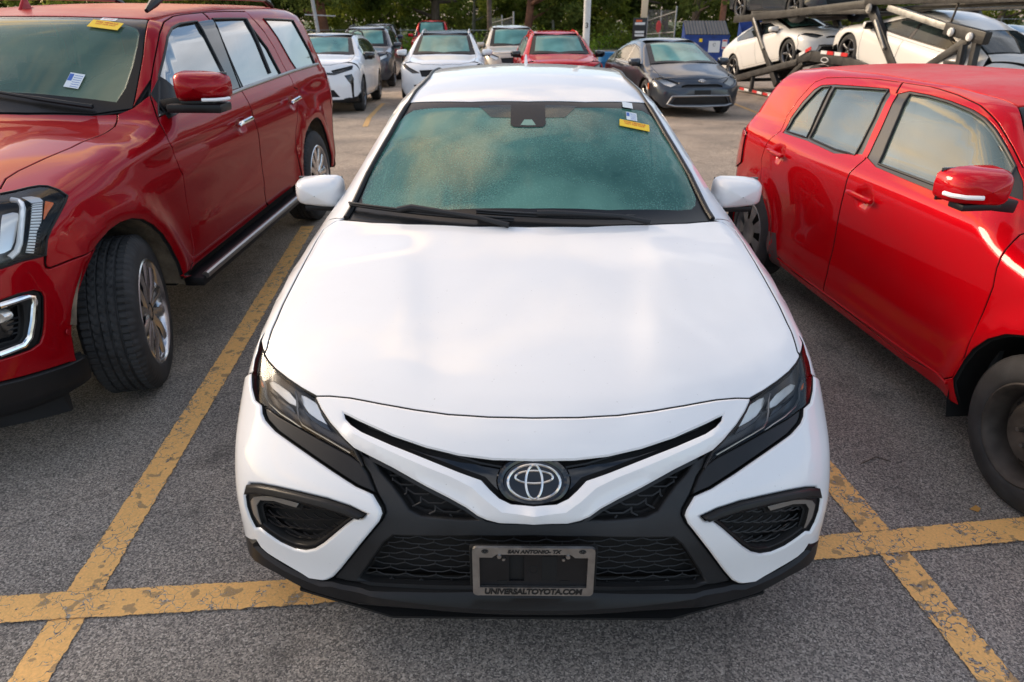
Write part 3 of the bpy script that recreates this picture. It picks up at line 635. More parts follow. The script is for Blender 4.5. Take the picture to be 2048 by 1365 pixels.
# ---------------------------------------------------------------- wheel wells, floor pan, cabin
def underbody(root,S,P):
    ys=P['wy']; ra=P['ra']; zc=P['wr']; xo=P['xo']; xi=xo-.34
    for y in ys:
        n=18; A0,A1=P.get('lang',(-25,205))
        for sg in (1,-1):
            b=MB(); V=[];F=[]
            for i in range(n+1):
                a=math.radians(A0+(A1-A0)*i/n); cy=y+(ra+.015)*math.cos(a); cz=zc+(ra+.015)*math.sin(a); V+=[(sg*(xo-.012),cy,cz),(sg*xi,cy,cz)]
            for i in range(n): F.append((2*i,2*i+1,2*i+3,2*i+2))
            b.add(V,F)
            V2=[(sg*xi,y+(ra+.015)*math.cos(math.radians(A0+(A1-A0)*i/n)),zc+(ra+.015)*math.sin(math.radians(A0+(A1-A0)*i/n))) for i in range(n+1)]; b.add(V2,[tuple(range(n+1))])
            b.build('wheel_well_liner',P.get('mliner',M_dark),root,sharp=60)
    b=MB(); f=P['floor']; L_=S.R(f+.1); b.box((0,L_/2,f+.06),(2*xi-.04,L_-.3,.12)); y0,y1=ys[0]+ra+.06,ys[1]-ra-.06; b.box((0,(y0+y1)/2,f+.055),(2*(xo-.09),y1-y0,.10))
    b.build('floor_pan',M_dark,root)
    b=MB(); b.box((0,P['yc']/2+.22,(f+P['belt'])/2-.12),(2*xi-.06,P['yc']-.40,P['belt']-f-.36)); b.build('engine_bay',M_dark,root)
def cabin(root,P):
    yc,belt,yr=P['yc'],P['belt'],P['yr']; hw=P['hw']-.06
    b=MB(); 
    b.add([(-hw,yc+.22,belt-.09),(hw,yc+.22,belt-.09),(hw,yc+.60,belt-.06),(-hw,yc+.60,belt-.06),(-hw,yc+.66,belt-.30),(hw,yc+.66,belt-.30)],[(0,1,2,3),(3,2,5,4)])
    b.tube([(-.56*hw+.17*math.cos(t),yc+.72+.03*math.sin(t),belt-.07+.17*math.sin(t)) for t in np.linspace(0,2*math.pi,20)[:-1]],.014,6,closed=True)
    b.build('dashboard',M_dash,root)
    b=MB()
    for y,xs in ((yc+1.25,(-.40,.40)),(yc+2.05,(-.45,0,.45))):
        if y>yr-.25: continue
        for x in xs:
            R=Matrix.Rotation(math.radians(-14),3,'X'); b.box((x,y,belt-.12),(.44,.13,.62),0,R,.85); b.box((x,y+.09,belt+.26),(.25,.09,.17),0,R,.85); b.box((x,y-.24,belt-.42),(.46,.5,.14))
    b.build('seats',M_seat,root,bevel=.02)
    b=MB(); z0=P['floor']+.12; b.box((0,(yc+yr)/2,z0),(2*hw,yr-yc-.2,.02)); b.box((0,yr-.05,(z0+belt)/2),(2*hw,.03,belt-z0))
    for sg in (-1,1): b.box((sg*(hw+.0),(yc+yr)/2,(z0+belt)/2-.03),(.02,yr-yc-.2,belt-z0-.06))
    b.build('cabin_lining',M_dash,root)
def mirror_unit(root,c,m,size=(.22,.13,.15),sgs=(1,-1),stalk=.12,ind=None,low=None):
    for sg in sgs:
        b=MB(); nu,nv=16,12; V=[];F=[]; sx,sy,sz=size
        for j in range(nv+1):
            t=j/nv; 
            for i in range(nu):
                a=2*math.pi*i/nu
                def se(v,p): return math.copysign(abs(v)**p,v)
                # rounded shell that is open and flat towards the rear (+y)
                k=max(0,1-(1-t)**3.2)**.42 if t<1 else 1
                k=max(k,.02)
                x=sx/2*k*se(math.cos(a),.42); z=sz/2*k*se(math.sin(a),.48); y=-sy/2+sy*t
                x+= .03*t*0; z*=1-.22*(x/sx+.5); V.append((sg*x,y+.10*(x),z))
        for j in range(nv):
            for i in range(nu): F.append((j*nu+i,j*nu+(i+1)%nu,(j+1)*nu+(i+1)%nu,(j+1)*nu+i))
        o=MB().add(V,F).build('mirror_shell',m,root,sharp=50); o.location=(sg*c[0],c[1],c[2])
        g=MB(); g.box((0,sy/2+sg*0,0),(sx*.9,.01,sz*.82)); go=g.build('mirror_glass',M_gloss,o,bevel=.003); go.location=(0,.0,0)
        s=MB(); s.bar((-sg*(sx*.3),.02,-sz*.42),(-sg*(sx*.5+stalk),.05,-sz*.42-.02),.07,.05); s.box((-sg*sx*.05,.01,-sz*.46),(sx*.66,sy*.55,.026)); s.build('mirror_mount',M_black,o,bevel=.008)
        if ind:
            q=MB(); q.tube([(sg*(sx*.515),sy*.10,ind),(sg*(sx*.49),-sy*.16,ind),(sg*sx*.36,-sy*.40,ind),(sg*sx*.12,-sy*.49,ind)],.0085,8); q.build('mirror_indicator',M_white_led,o)
def text_mesh(name,body,size,m,parent,loc,rot,shear=0,bold=0,ext=.0006,sx=1,align='CENTER',sp=1):
    c=bpy.data.curves.new(name,'FONT'); c.body=body; c.size=size; c.align_x=align; c.align_y='CENTER'; c.shear=shear; c.offset=bold; c.extrude=ext; c.space_character=sp
    t=bpy.data.objects.new(name,c); COL.objects.link(t); dg=bpy.context.evaluated_depsgraph_get(); me=bpy.data.meshes.new_from_object(t.evaluated_get(dg)); bpy.data.objects.remove(t)
    me.materials.clear(); me.materials.append(m); o=link(name,me,parent); o.location=loc; o.rotation_euler=rot; o.scale=(sx,1,1); return o
# ---------------------------------------------------------------- ground, parking lines
_GY=[-60,5.5,7.5,14,17,20,33,45,90,400]; _GZ=[0,0,-.045,-.29,-.42,-.50,-.80,-.95,-.9,0]
_gc=Curve(list(zip(_GY,_GZ)),.5)
def gz(y): return float(_gc(y)) if y>4 else 0.
def asphalt_nodes(t):
    N=t.nodes.new; K=t.links.new; tcn=N('ShaderNodeTexCoord')
    g=N('ShaderNodeTexVoronoi'); g.inputs['Scale'].default_value=200; g.inputs['Randomness'].default_value=1; K(tcn.outputs['Object'],g.inputs['Vector'])
    ramp=N('ShaderNodeValToRGB'); e=ramp.color_ramp.elements; e[0].position=.0; e[0].color=(.058,.055,.053,1); e[1].position=1; e[1].color=(.85,.80,.73,1)
    for p,c in ((.32,(.136,.124,.113,1)),(.55,(.258,.232,.204,1)),(.75,(.365,.328,.282,1)),(.90,(.51,.465,.41,1))): q=e.new(p); q.color=c
    sep=N('ShaderNodeSeparateColor'); K(g.outputs['Color'],sep.inputs['Color'])
    big=N('ShaderNodeTexNoise'); big.inputs['Scale'].default_value=.9; big.inputs['Detail'].default_value=8; big.inputs['Roughness'].default_value=.62; K(tcn.outputs['Object'],big.inputs['Vector'])
    fine=N('ShaderNodeTexNoise'); fine.inputs['Scale'].default_value=95; fine.inputs['Detail'].default_value=4; fine.inputs['Roughness'].default_value=.75; K(tcn.outputs['Object'],fine.inputs['Vector'])
    m1=N('ShaderNodeMath'); m1.operation='MULTIPLY_ADD'; m1.inputs[1].default_value=.66; K(sep.outputs['Red'],m1.inputs[0])
    m2=N('ShaderNodeMath'); m2.operation='MULTIPLY_ADD'; m2.inputs[1].default_value=.80; m2.inputs[2].default_value=-.22; K(fine.outputs['Fac'],m2.inputs[0]); K(m2.outputs['Value'],m1.inputs[2]); K(m1.outputs['Value'],ramp.inputs['Fac'])
    br=N('ShaderNodeMapRange'); br.inputs['From Min'].default_value=.3; br.inputs['From Max'].default_value=.7; br.inputs['To Min'].default_value=.72; br.inputs['To Max'].default_value=1.30; K(big.outputs['Fac'],br.inputs['Value'])
    mu=N('ShaderNodeMix'); mu.data_type='RGBA'; mu.blend_type='MULTIPLY'; mu.inputs['Factor'].default_value=1; K(ramp.outputs['Color'],mu.inputs['A']); K(br.outputs['Result'],mu.inputs['B'])
    # asphalt turns lighter and browner towards the far lot
    sx=N('ShaderNodeSeparateXYZ'); K(tcn.outputs['Object'],sx.inputs['Vector']); fr=N('ShaderNodeMapRange'); fr.inputs['From Min'].default_value=1.5; fr.inputs['From Max'].default_value=8.5; fr.inputs['To Max'].default_value=.85; K(sx.outputs['Y'],fr.inputs['Value'])
    wob=N('ShaderNodeMath'); wob.operation='MULTIPLY_ADD'; wob.inputs[1].default_value=.9; wob.inputs[2].default_value=-.45; K(big.outputs['Fac'],wob.inputs[0]); ad=N('ShaderNodeMath'); ad.operation='ADD'; ad.use_clamp=True; K(fr.outputs['Result'],ad.inputs[0]); K(wob.outputs['Value'],ad.inputs[1])
    tan=N('ShaderNodeMix'); tan.data_type='RGBA'; tan.blend_type='MULTIPLY'; tan.inputs['B'].default_value=(1.55,1.33,1.12,1); K(ad.outputs['Value'],tan.inputs['Factor']); K(mu.outputs['Result'],tan.inputs['A'])
    # oil drips and cracks
    oil=N('ShaderNodeTexNoise'); oil.inputs['Scale'].default_value=3.2; oil.inputs['Detail'].default_value=3; K(tcn.outputs['Object'],oil.inputs['Vector']); orr=N('ShaderNodeMapRange'); orr.inputs['From Min'].default_value=.60; orr.inputs['From Max'].default_value=.74; orr.inputs['To Max'].default_value=.5; K(oil.outputs['Fac'],orr.inputs['Value'])
    dk=N('ShaderNodeMix'); dk.data_type='RGBA'; dk.inputs['B'].default_value=(.028,.027,.027,1); K(tan.outputs['Result'],dk.inputs['A']); K(orr.outputs['Result'],dk.inputs['Factor'])
    # a few long hairline cracks
    w1=N('ShaderNodeTexNoise'); w1.inputs['Scale'].default_value=1.7; w1.inputs['Detail'].default_value=6; K(tcn.outputs['Object'],w1.inputs['Vector']); w2=N('ShaderNodeMix'); w2.data_type='VECTOR'; w2.inputs['Factor'].default_value=.35; K(tcn.outputs['Object'],w2.inputs['A']); K(w1.outputs['Color'],w2.inputs['B'])
    vc=N('ShaderNodeTexVoronoi'); vc.feature='DISTANCE_TO_EDGE'; vc.inputs['Scale'].default_value=.42; K(w2.outputs['Result'],vc.inputs['Vector']); cm=N('ShaderNodeMapRange'); cm.inputs['From Min'].default_value=.0; cm.inputs['From Max'].default_value=.0035; cm.inputs['To Min'].default_value=.35; cm.inputs['To Max'].default_value=0; K(vc.outputs['Distance'],cm.inputs['Value'])
    dk2=N('ShaderNodeMix'); dk2.data_type='RGBA'; dk2.inputs['B'].default_value=(.02,.02,.02,1); K(dk.outputs['Result'],dk2.inputs['A']); K(cm.outputs['Result'],dk2.inputs['Factor']); dk=dk2
    bu=N('ShaderNodeBump'); bu.inputs['Strength'].default_value=.9; bu.inputs['Distance'].default_value=.004; K(m1.outputs['Value'],bu.inputs['Height'])
    return dk.outputs['Result'],bu.outputs['Normal'],tcn,m1.outputs['Value']
M_asph=bpy.data.materials.new('worn_asphalt'); M_asph.use_nodes=True
_c,_n,_t,_h=asphalt_nodes(M_asph.node_tree); _b0=M_asph.node_tree.nodes['Principled BSDF']; M_asph.node_tree.links.new(_c,_b0.inputs['Base Color']); M_asph.node_tree.links.new(_n,_b0.inputs['Normal']); _b0.inputs['Roughness'].default_value=.82; _b0.inputs['Specular IOR Level'].default_value=.35
def line_mat(name,half,wear,col):
    """cracked road paint over asphalt; u runs across the line (object x), ragged edge"""
    m=bpy.data.materials.new(name); m.use_nodes=True; t=m.node_tree; b=t.nodes['Principled BSDF']; K=t.links.new; N=t.nodes.new
    c,n,_,h=asphalt_nodes(t); uv=N('ShaderNodeUVMap'); uv.uv_map='UVMap'; sx=N('ShaderNodeSeparateXYZ'); K(uv.outputs['UV'],sx.inputs['Vector'])
    ob=N('ShaderNodeTexCoord')
    er=N('ShaderNodeTexNoise'); er.inputs['Scale'].default_value=26; er.inputs['Detail'].default_value=5; er.inputs['Roughness'].default_value=.7; K(ob.outputs['Object'],er.inputs['Vector'])
    ab=N('ShaderNodeMath'); ab.operation='ABSOLUTE'; K(sx.outputs['X'],ab.inputs[0])
    ed=N('ShaderNodeMath'); ed.operation='MULTIPLY_ADD'; ed.inputs[1].default_value=.028; K(er.outputs['Fac'],ed.inputs[0]); K(ab.outputs['Value'],ed.inputs[2])
    edge=N('ShaderNodeMapRange'); edge.inputs['From Min'].default_value=half+.0125; edge.inputs['From Max'].default_value=half+.0155; K(ed.outputs['Value'],edge.inputs['Value'])
    # cracks: edges of small plates
    wv=N('ShaderNodeTexNoise'); wv.inputs['Scale'].default_value=9; wv.inputs['Detail'].default_value=3; K(ob.outputs['Object'],wv.inputs['Vector']); wx=N('ShaderNodeMix'); wx.data_type='VECTOR'; wx.inputs['Factor'].default_value=.22; K(ob.outputs['Object'],wx.inputs['A']); K(wv.outputs['Color'],wx.inputs['B'])
    vo=N('ShaderNodeTexVoronoi'); vo.feature='DISTANCE_TO_EDGE'; vo.inputs['Scale'].default_value=24; K(wx.outputs['Result'],vo.inputs['Vector'])
    n2=N('ShaderNodeTexNoise'); n2.inputs['Scale'].default_value=7; n2.inputs['Detail'].default_value=5; K(ob.outputs['Object'],n2.inputs['Vector'])
    th=N('ShaderNodeMapRange'); th.inputs['From Min'].default_value=.42; th.inputs['From Max'].default_value=.72; th.inputs['To Min'].default_value=.0; th.inputs['To Max'].default_value=.055*wear; K(n2.outputs['Fac'],th.inputs['Value'])
    lt=N('ShaderNodeMath'); lt.operation='LESS_THAN'; K(vo.outputs['Distance'],lt.inputs[0]); K(th.outputs['Result'],lt.inputs[1])
    n3=N('ShaderNodeTexNoise'); n3.inputs['Scale'].default_value=34; n3.inputs['Detail'].default_value=4; n3.inputs['Roughness'].default_value=.65; K(ob.outputs['Object'],n3.inputs['Vector']); ch=N('ShaderNodeMapRange'); ch.inputs['From Min'].default_value=.70-.075*wear; ch.inputs['From Max'].default_value=.73-.075*wear; K(n3.outputs['Fac'],ch.inputs['Value'])
    a=N('ShaderNodeMath'); a.operation='MAXIMUM'; K(edge.outputs['Result'],a.inputs[0]); K(lt.outputs['Value'],a.inputs[1]); a2=N('ShaderNodeMath'); a2.operation='MAXIMUM'; K(a.outputs['Value'],a2.inputs[0]); K(ch.outputs['Result'],a2.inputs[1])
    old=N('ShaderNodeMapRange'); old.inputs['From Min'].default_value=.62-.03*wear; old.inputs['From Max'].default_value=.65-.03*wear
    n4=N('ShaderNodeTexNoise'); n4.inputs['Scale'].default_value=16; n4.inputs['Detail'].default_value=5; K(ob.outputs['Object'],n4.inputs['Vector']); K(n4.outputs['Fac'],old.inputs['Value'])
    pc=N('ShaderNodeMix'); pc.data_type='RGBA'; pc.inputs['A'].default_value=(*col,1); pc.inputs['B'].default_value=(col[0]*.50,col[1]*.56,col[2]*.75,1); K(old.outputs['Result'],pc.inputs['Factor'])
    gr=N('ShaderNodeTexNoise'); gr.inputs['Scale'].default_value=120; gr.inputs['Detail'].default_value=3; K(ob.outputs['Object'],gr.inputs['Vector']); g2=N('ShaderNodeMapRange'); g2.inputs['To Min'].default_value=.75; g2.inputs['To Max'].default_value=1.25; K(gr.outputs['Fac'],g2.inputs['Value'])
    pm=N('ShaderNodeMix'); pm.data_type='RGBA'; pm.blend_type='MULTIPLY'; pm.inputs['Factor'].default_value=1; K(pc.outputs['Result'],pm.inputs['A']); K(g2.outputs['Result'],pm.inputs['B'])
    x=N('ShaderNodeMix'); x.data_type='RGBA'; K(a2.outputs['Value'],x.inputs['Factor']); K(pm.outputs['Result'],x.inputs['A']); K(c,x.inputs['B']); K(x.outputs['Result'],b.inputs['Base Color'])
    inv=N('ShaderNodeMath'); inv.operation='MULTIPLY_ADD'; inv.inputs[1].default_value=-.9; K(a2.outputs['Value'],inv.inputs[0]); hh=N('ShaderNodeMath'); hh.operation='MULTIPLY'; hh.inputs[1].default_value=.55; K(h,hh.inputs[0]); K(hh.outputs['Value'],inv.inputs[2])
    bu=N('ShaderNodeBump'); bu.inputs['Strength'].default_value=.8; bu.inputs['Distance'].default_value=.004; K(inv.outputs['Value'],bu.inputs['Height']); K(bu.outputs['Normal'],b.inputs['Normal']); b.inputs['Roughness'].default_value=.75
    # outside the ragged edge nothing of the sheet is left
    al=N('ShaderNodeMath'); al.operation='SUBTRACT'; al.inputs[0].default_value=1; K(edge.outputs['Result'],al.inputs[1]); K(al.outputs['Value'],b.inputs['Alpha'])
    return m
YEL=(.88,.50,.17)
M_line=line_mat('cracked_yellow_line_paint',.058,.9,YEL); M_line2=line_mat('scuffed_yellow_line_paint',.058,1.6,YEL); M_farline=line_mat('far_yellow_line_paint',.048,.5,(.62,.36,.12))
# ground: one sheet, dense near the fold of the lot, out to the horizon
ys=[-60,-20,-6,-2,0,2,4]+[5+.5*k for k in range(50)]+[34,46,60,90,160,400]; xs=[-300,-80,-30,-12,-6,-3,0,3,6,12,30,80,300]
_V=[(x,y,gz(y)) for y in ys for x in xs]; _F=[(j*len(xs)+i,j*len(xs)+i+1,(j+1)*len(xs)+i+1,(j+1)*len(xs)+i) for j in range(len(ys)-1) for i in range(len(xs)-1)]
tag(raw('ground',_V,_F,M_asph,smooth=True),kind='structure')
def line(pts,m,h=.004,label=None,half=.08):
    V=[];F=[];U=[]; tot=0; P=[Vector((p[0],p[1],0)) for p in pts]; Q=[]
    for i in range(len(P)-1):
        n=max(1,int((P[i+1]-P[i]).length/.5)); Q+=[P[i].lerp(P[i+1],k/n) for k in range(n)]
    Q.append(P[-1])
    for i,p in enumerate(Q):
        d=(Q[min(i+1,len(Q)-1)]-Q[max(i-1,0)]).normalized(); s=Vector((-d.y,d.x,0))
        for sg in (-1,1): q=p+s*sg*half; V.append((q.x,q.y,gz(q.y)+h)); U.append((sg*half,i*.5))
    F=[(2*i,2*i+1,2*i+3,2*i+2) for i in range(len(Q)-1)]
    me=bpy.data.meshes.new('parking_line'); me.from_pydata(V,[],F); uvl=me.uv_layers.new(name='UVMap')
    for lp in me.loops: uvl.data[lp.index].uv=U[lp.vertex_index]
    me.materials.append(m); o=link('parking_line',me); tag(o,kind='structure')
    return o
line([(-1.415,-.6),(-1.488,.257),(-1.67,2.196),(-1.90,4.45)],M_line)
line([(1.40,-.7),(1.355,0),(1.301,.55),(1.25,1.02),(1.05,2.9)],M_line2)
line([(-4.6,-.08),(-1.721,.209),(-.719,.297),(1.301,.548),(1.86,.625),(5.6,1.09)],M_line,h=.008)
line([(-2.72,10.9),(-2.93,12.3),(-3.22,15.4)],M_farline)
line([(4.98,15.6),(4.75,12.0),(4.55,9.5)],M_farline); line([(8.2,15.2),(8.1,9.9)],M_farline)
# ---------------------------------------------------------------- generic car assembly
def neg(l):
    m=[]
    for p in reversed(l):
        if p[0]=='S': m.append(('L',p[1],p[2]))
        elif p[0]=='X': m.append(('X',-p[1],p[2],p[3]))
        else: m.append((p[0],-p[1],p[2]))
    return m
def sym(h):
    """h runs from the centre line out and back to the centre line"""
    a=[p for p in neg(h) if abs(p[1])>1e-3 or p[0] in 'L']
    return h+a
def bowpts(S,y0,xs,kind='T'): return [(kind,x,y0+float(S.B(y0))*x*x) for x in xs]
def root(name,label,pose,cat='car',group='cars parked in the lot'):
    """pose: x, y of the nose, height above ground, heading, pitch"""
    x,y,dz,deg=pose[:4]; pt=pose[4] if len(pose)>4 else 0; a=math.radians(deg); fy=y+.9*math.cos(a); ry=y+3.6*math.cos(a)
    sl=0 if dz>.01 else math.degrees(math.atan((gz(ry)-gz(fy))/2.7)); z=gz(fy)-.9*math.sin(math.radians(sl)) if dz<=.01 else dz
    r=empty(name,(x,y,z)); r.rotation_euler=(Matrix.Rotation(a,3,'Z')@Matrix.Rotation(math.radians(sl+pt),3,'X')).to_euler()
    tag(r,label,cat,group); return r
def archpts(yc,zc,r,zb,rev=False):
    a0=math.degrees(math.asin(max(-1,(zb-zc)/r))); pts=arc('S',(yc,zc),r,a0,180-a0,14)      # from rear foot over the top to front foot
    return pts[::-1] if rev else pts
def upper(root_,S,P,m):
    """hood, windshield, roof, rear glass, tail: everything seen from above"""
    sp=P.get('sp',.12); tube=MTube(P.get('z0',.45))
    bz=P.get('rim',.012)
    if P.get('hood',True): panel('hood',S,[sym(P['hl']+P['hs']+P['cow'])],MDir((0,-.45,.9)) if not P.get('hmap') else P['hmap'],m,root_,sp=sp,rim=bz,ridge=P.get('hridge'))
    ws=P['ws']; glass=P['glass']
    top=MDir((0,-.45,.9))
    L_=sym([P['cowc']]+ws+[P['hdc']])
    panel('windshield_border',S,[L_,sym(glass)],top,M_frit,root_,sp=sp,rim=.004,off=-.004,gap=.003)
    panel('windshield',S,[sym(glass)],top,P.get('mw',M_wind2),root_,sp=sp,rim=0,bev=0,off=-.0045,gap=-.006)
    panel('roof',S,[sym([P['hdc']]+P['rs']+[P['rrc']])],MDir((0,.1,1)),P.get('mroof',m),root_,sp=sp,rim=bz)
    if 'bl' in P: panel('rear_glass',S,[sym(P['bl'])],MDir((0,.6,.8)),M_side,root_,sp=sp*1.3,rim=.006)
    if 'tl' in P: panel(P.get('tlname','trunk_lid'),S,[sym(P['tl'])],MDir((0,.4,.9)) if not P.get('hatch') else MDir((0,1,.3)),m,root_,sp=sp*1.3,rim=bz)
def sides(root_,S,P,m):
    sp=P.get('sp',.12); tube=MTube(P.get('z0',.45)); bz=P.get('rim',.012)
    for nm,loops,mm,off in P['side']:
        panel(nm,S,loops,tube,mm or m,root_,sp=sp,rim=bz if mm is None else .006,off=off,mirror=True)
def default_side(P,S,doors,dlo,wins,yf,ztop,yr,arch=None):
    """body side with fender, doors, glass"""
    y1,y2=P['wy']; ra=P['ra']; zc=P['wr']; zb=P['zb']
    a1=archpts(y1,zc,ra,zb); a2=archpts(y2,zc,ra,zb)
    top=P['hs']+P['ws'][0:0]
    rear=P['rear_edge']
    # sill line from rear arch front foot to front arch rear foot
    outer=P['hs']+P['ws'][:]+P['rs']+P.get('blside',[])+rear+a2+a1+P['front_edge']
    L=[('body_side',[outer,dlo]+[d for d in doors],None,0.)]
    for i,d in enumerate(doors): L.append((('front_door','rear_door')[min(i,1)],[d],None,0.))
    L.append(('window_trim',[dlo]+wins,M_gloss,-.006))
    for w in wins: L.append(('side_window',[w],P.get('ms',M_side),-.007))
    P['side']=L
def bumper_front(root_,S,P,m):
    sp=P.get('sp',.12); cyl=MCyl(P.get('cyl',1.3)); 
    half=P['hl'][:]+[p for p in P.get('corner',[])]+P['front_edge'][::-1]+P['fbot']
    holes=[]; feats=P['front']
    for f in feats:
        if f[0] in ('lamp','grille','inset'):
            if f[-1]: holes+= [f[2],neg(f[2])]
            else: holes.append(sym(f[2]))
    panel('front_bumper',S,[sym(half)]+holes,cyl,m,root_,sp=sp,rim=.03,bev=.005)
    for f in feats:
        kind,nm,loop,mm=f[:4]; mir=f[-1]; lp=loop if mir else sym(loop)
        if kind=='lamp':
            panel(nm,S,[lp],cyl,M_lens,root_,sp=sp,rim=0,bev=0,off=-.002,gap=0,mirror=mir); panel('lamp_housing',S,[lp],cyl,mm,root_,sp=sp,rim=0,bev=0,off=-.035,gap=0,mirror=mir)
        elif kind in('grille','inset'): panel(nm,S,[lp],cyl,mm,root_,sp=sp,rim=0,bev=0,off=-.028 if kind=='grille' else -.010,gap=0,mirror=mir)
        elif kind=='over': panel(nm,S,[lp],cyl,mm,root_,sp=sp,rim=.006,bev=.003,off=.006,gap=0,mirror=mir)
        elif kind=='line': seam(nm,S,loop,root_,r=f[4],m=mm,mirror=mir,off=f[5])
def simple_car(name,label,pose,S,P,m):
    r=root(name,label,pose); upper(r,S,P,m); sides(r,S,P,m); bumper_front(r,S,P,m)
    if 'rearp' in P: panel(P.get('rname','rear_bumper'),S,[sym(P['rearp'])],MCylR(P['L']-1.2),m,r,sp=.15,rim=.012)
    if P.get('rlamp'): panel('tail_lamp',S,[P['rlamp']],MCylR(P['L']-1.2),M_tail,r,sp=.1,off=.004,rim=.01,mirror=True)
    underbody(r,S,P); cabin(r,P)
    wheels(r,P['wkey'],P['xo']-P['ww']/2-.015,P['wy'],P['wr'],P['ww'],P['wrr'],P['wstyle'],P['wm'],P.get('steer',0),False,P.get('nsp',5))
    if P.get('mir'): mirror_unit(r,P['mir'],P.get('mm',m),(.24,.13,.15))
    return r
class MCylR(MCyl):
    def to2(s,p): return np.stack([np.arctan2(p[:,0],(p[:,1]-s.yc))*s.R,p[:,2]],-1)
    def rays(s,uv):
        a=uv[:,0]/s.R; d=-np.stack([np.sin(a),np.cos(a),np.zeros(len(uv))],-1); o=np.stack([np.zeros(len(uv)),np.full(len(uv),s.yc),uv[:,1]],-1)-d*2.6; return o,d,(0.,2.4)
# ---------------------------------------------------------------- white sedan in the middle
SH=Skin(**CAMRY)
def hexmesh(name,S,loop3,mp,parent,cw,ch,r,m,off,mirror=False,skew=0.,hook=False):
    """raised honeycomb bars clipped to an outline"""
    L2=mp.to2(loop3); lo=L2.min(0); hi=L2.max(0); segs=[]
    ny=int((hi[1]-lo[1])/ch)+3; nx=int((hi[0]-lo[0])/cw)+3
    for j in range(-1,ny):
        for i in range(-1,nx):
            x=lo[0]+(i+(.5 if j%2 else 0))*cw; y=lo[1]+j*ch+skew*(x-lo[0])
            a=(x,y+ch*.22); b=(x+cw*.28,y-ch*.22); c=(x+cw*.72,y-ch*.22); d=(x+cw,y+ch*.22)
            y2=y+ch
            segs+=[(a,b),(b,c),(c,d)]
            if not hook: segs.append(((x+cw*.0,y+ch*.22),(x-cw*.0,y+ch*.78)))
    out=[]
    for a,b in segs:
        a=np.array(a);b=np.array(b); q=a+(b-a)*np.linspace(0,1,5)[:,None]; ins=inpoly(q,[L2])
        if ins.sum()>=2: k=np.where(ins)[0]; out.append(q[[k[0],k[-1]]])
    if not out: return
    A=np.concatenate(out); o,d,(t0,t1)=mp.rays(A); Pn,_=S.cast(o,d,t0,t1,n=40,it=12); Pn=Pn+S.normal(Pn)*off
    for sg in ((1,-1) if mirror else (1,)):
        b=MB()
        for k in range(0,len(Pn),2): b.tube([Pn[k]*np.array([sg,1,1]),Pn[k+1]*np.array([sg,1,1])],r,5,cap=False)
        o=b.build(name,m,parent); o['kind']='stuff'
def ell(c,rx,ry,n=40,pw=1,a0=0,a1=360): return [(c[0]+rx*math.cos(math.radians(a0+(a1-a0)*i/n)),c[1]+ry*math.sin(math.radians(a0+(a1-a0)*i/n))) for i in range(n if a1-a0==360 else n+1)]
def badge(parent,loc,rot,w,m=M_chrome,back=M_gloss,name='badge'):
    """oval emblem made of three overlapping ovals"""
    o=empty(name,loc,rot,parent); h=w*.66
    b=MB(); b.prism(ell((0,0),w*.53,h*.55),-.006,.0); b.build('badge_plate',back,o,bevel=.0)
    b=MB(); b.tube([(x,y,.002) for x,y in ell((0,0),w*.46,h*.46)],w*.028,8,closed=True)
    b.tube([(x,y,.004) for x,y in ell((0,0),w*.145,h*.44)],w*.026,8,closed=True)
    b.tube([(x,y,.003) for x,y in ell((0,h*.13),w*.33,h*.165)],w*.024,8,closed=True)
    q=b.build('badge_ovals',m,o); return o
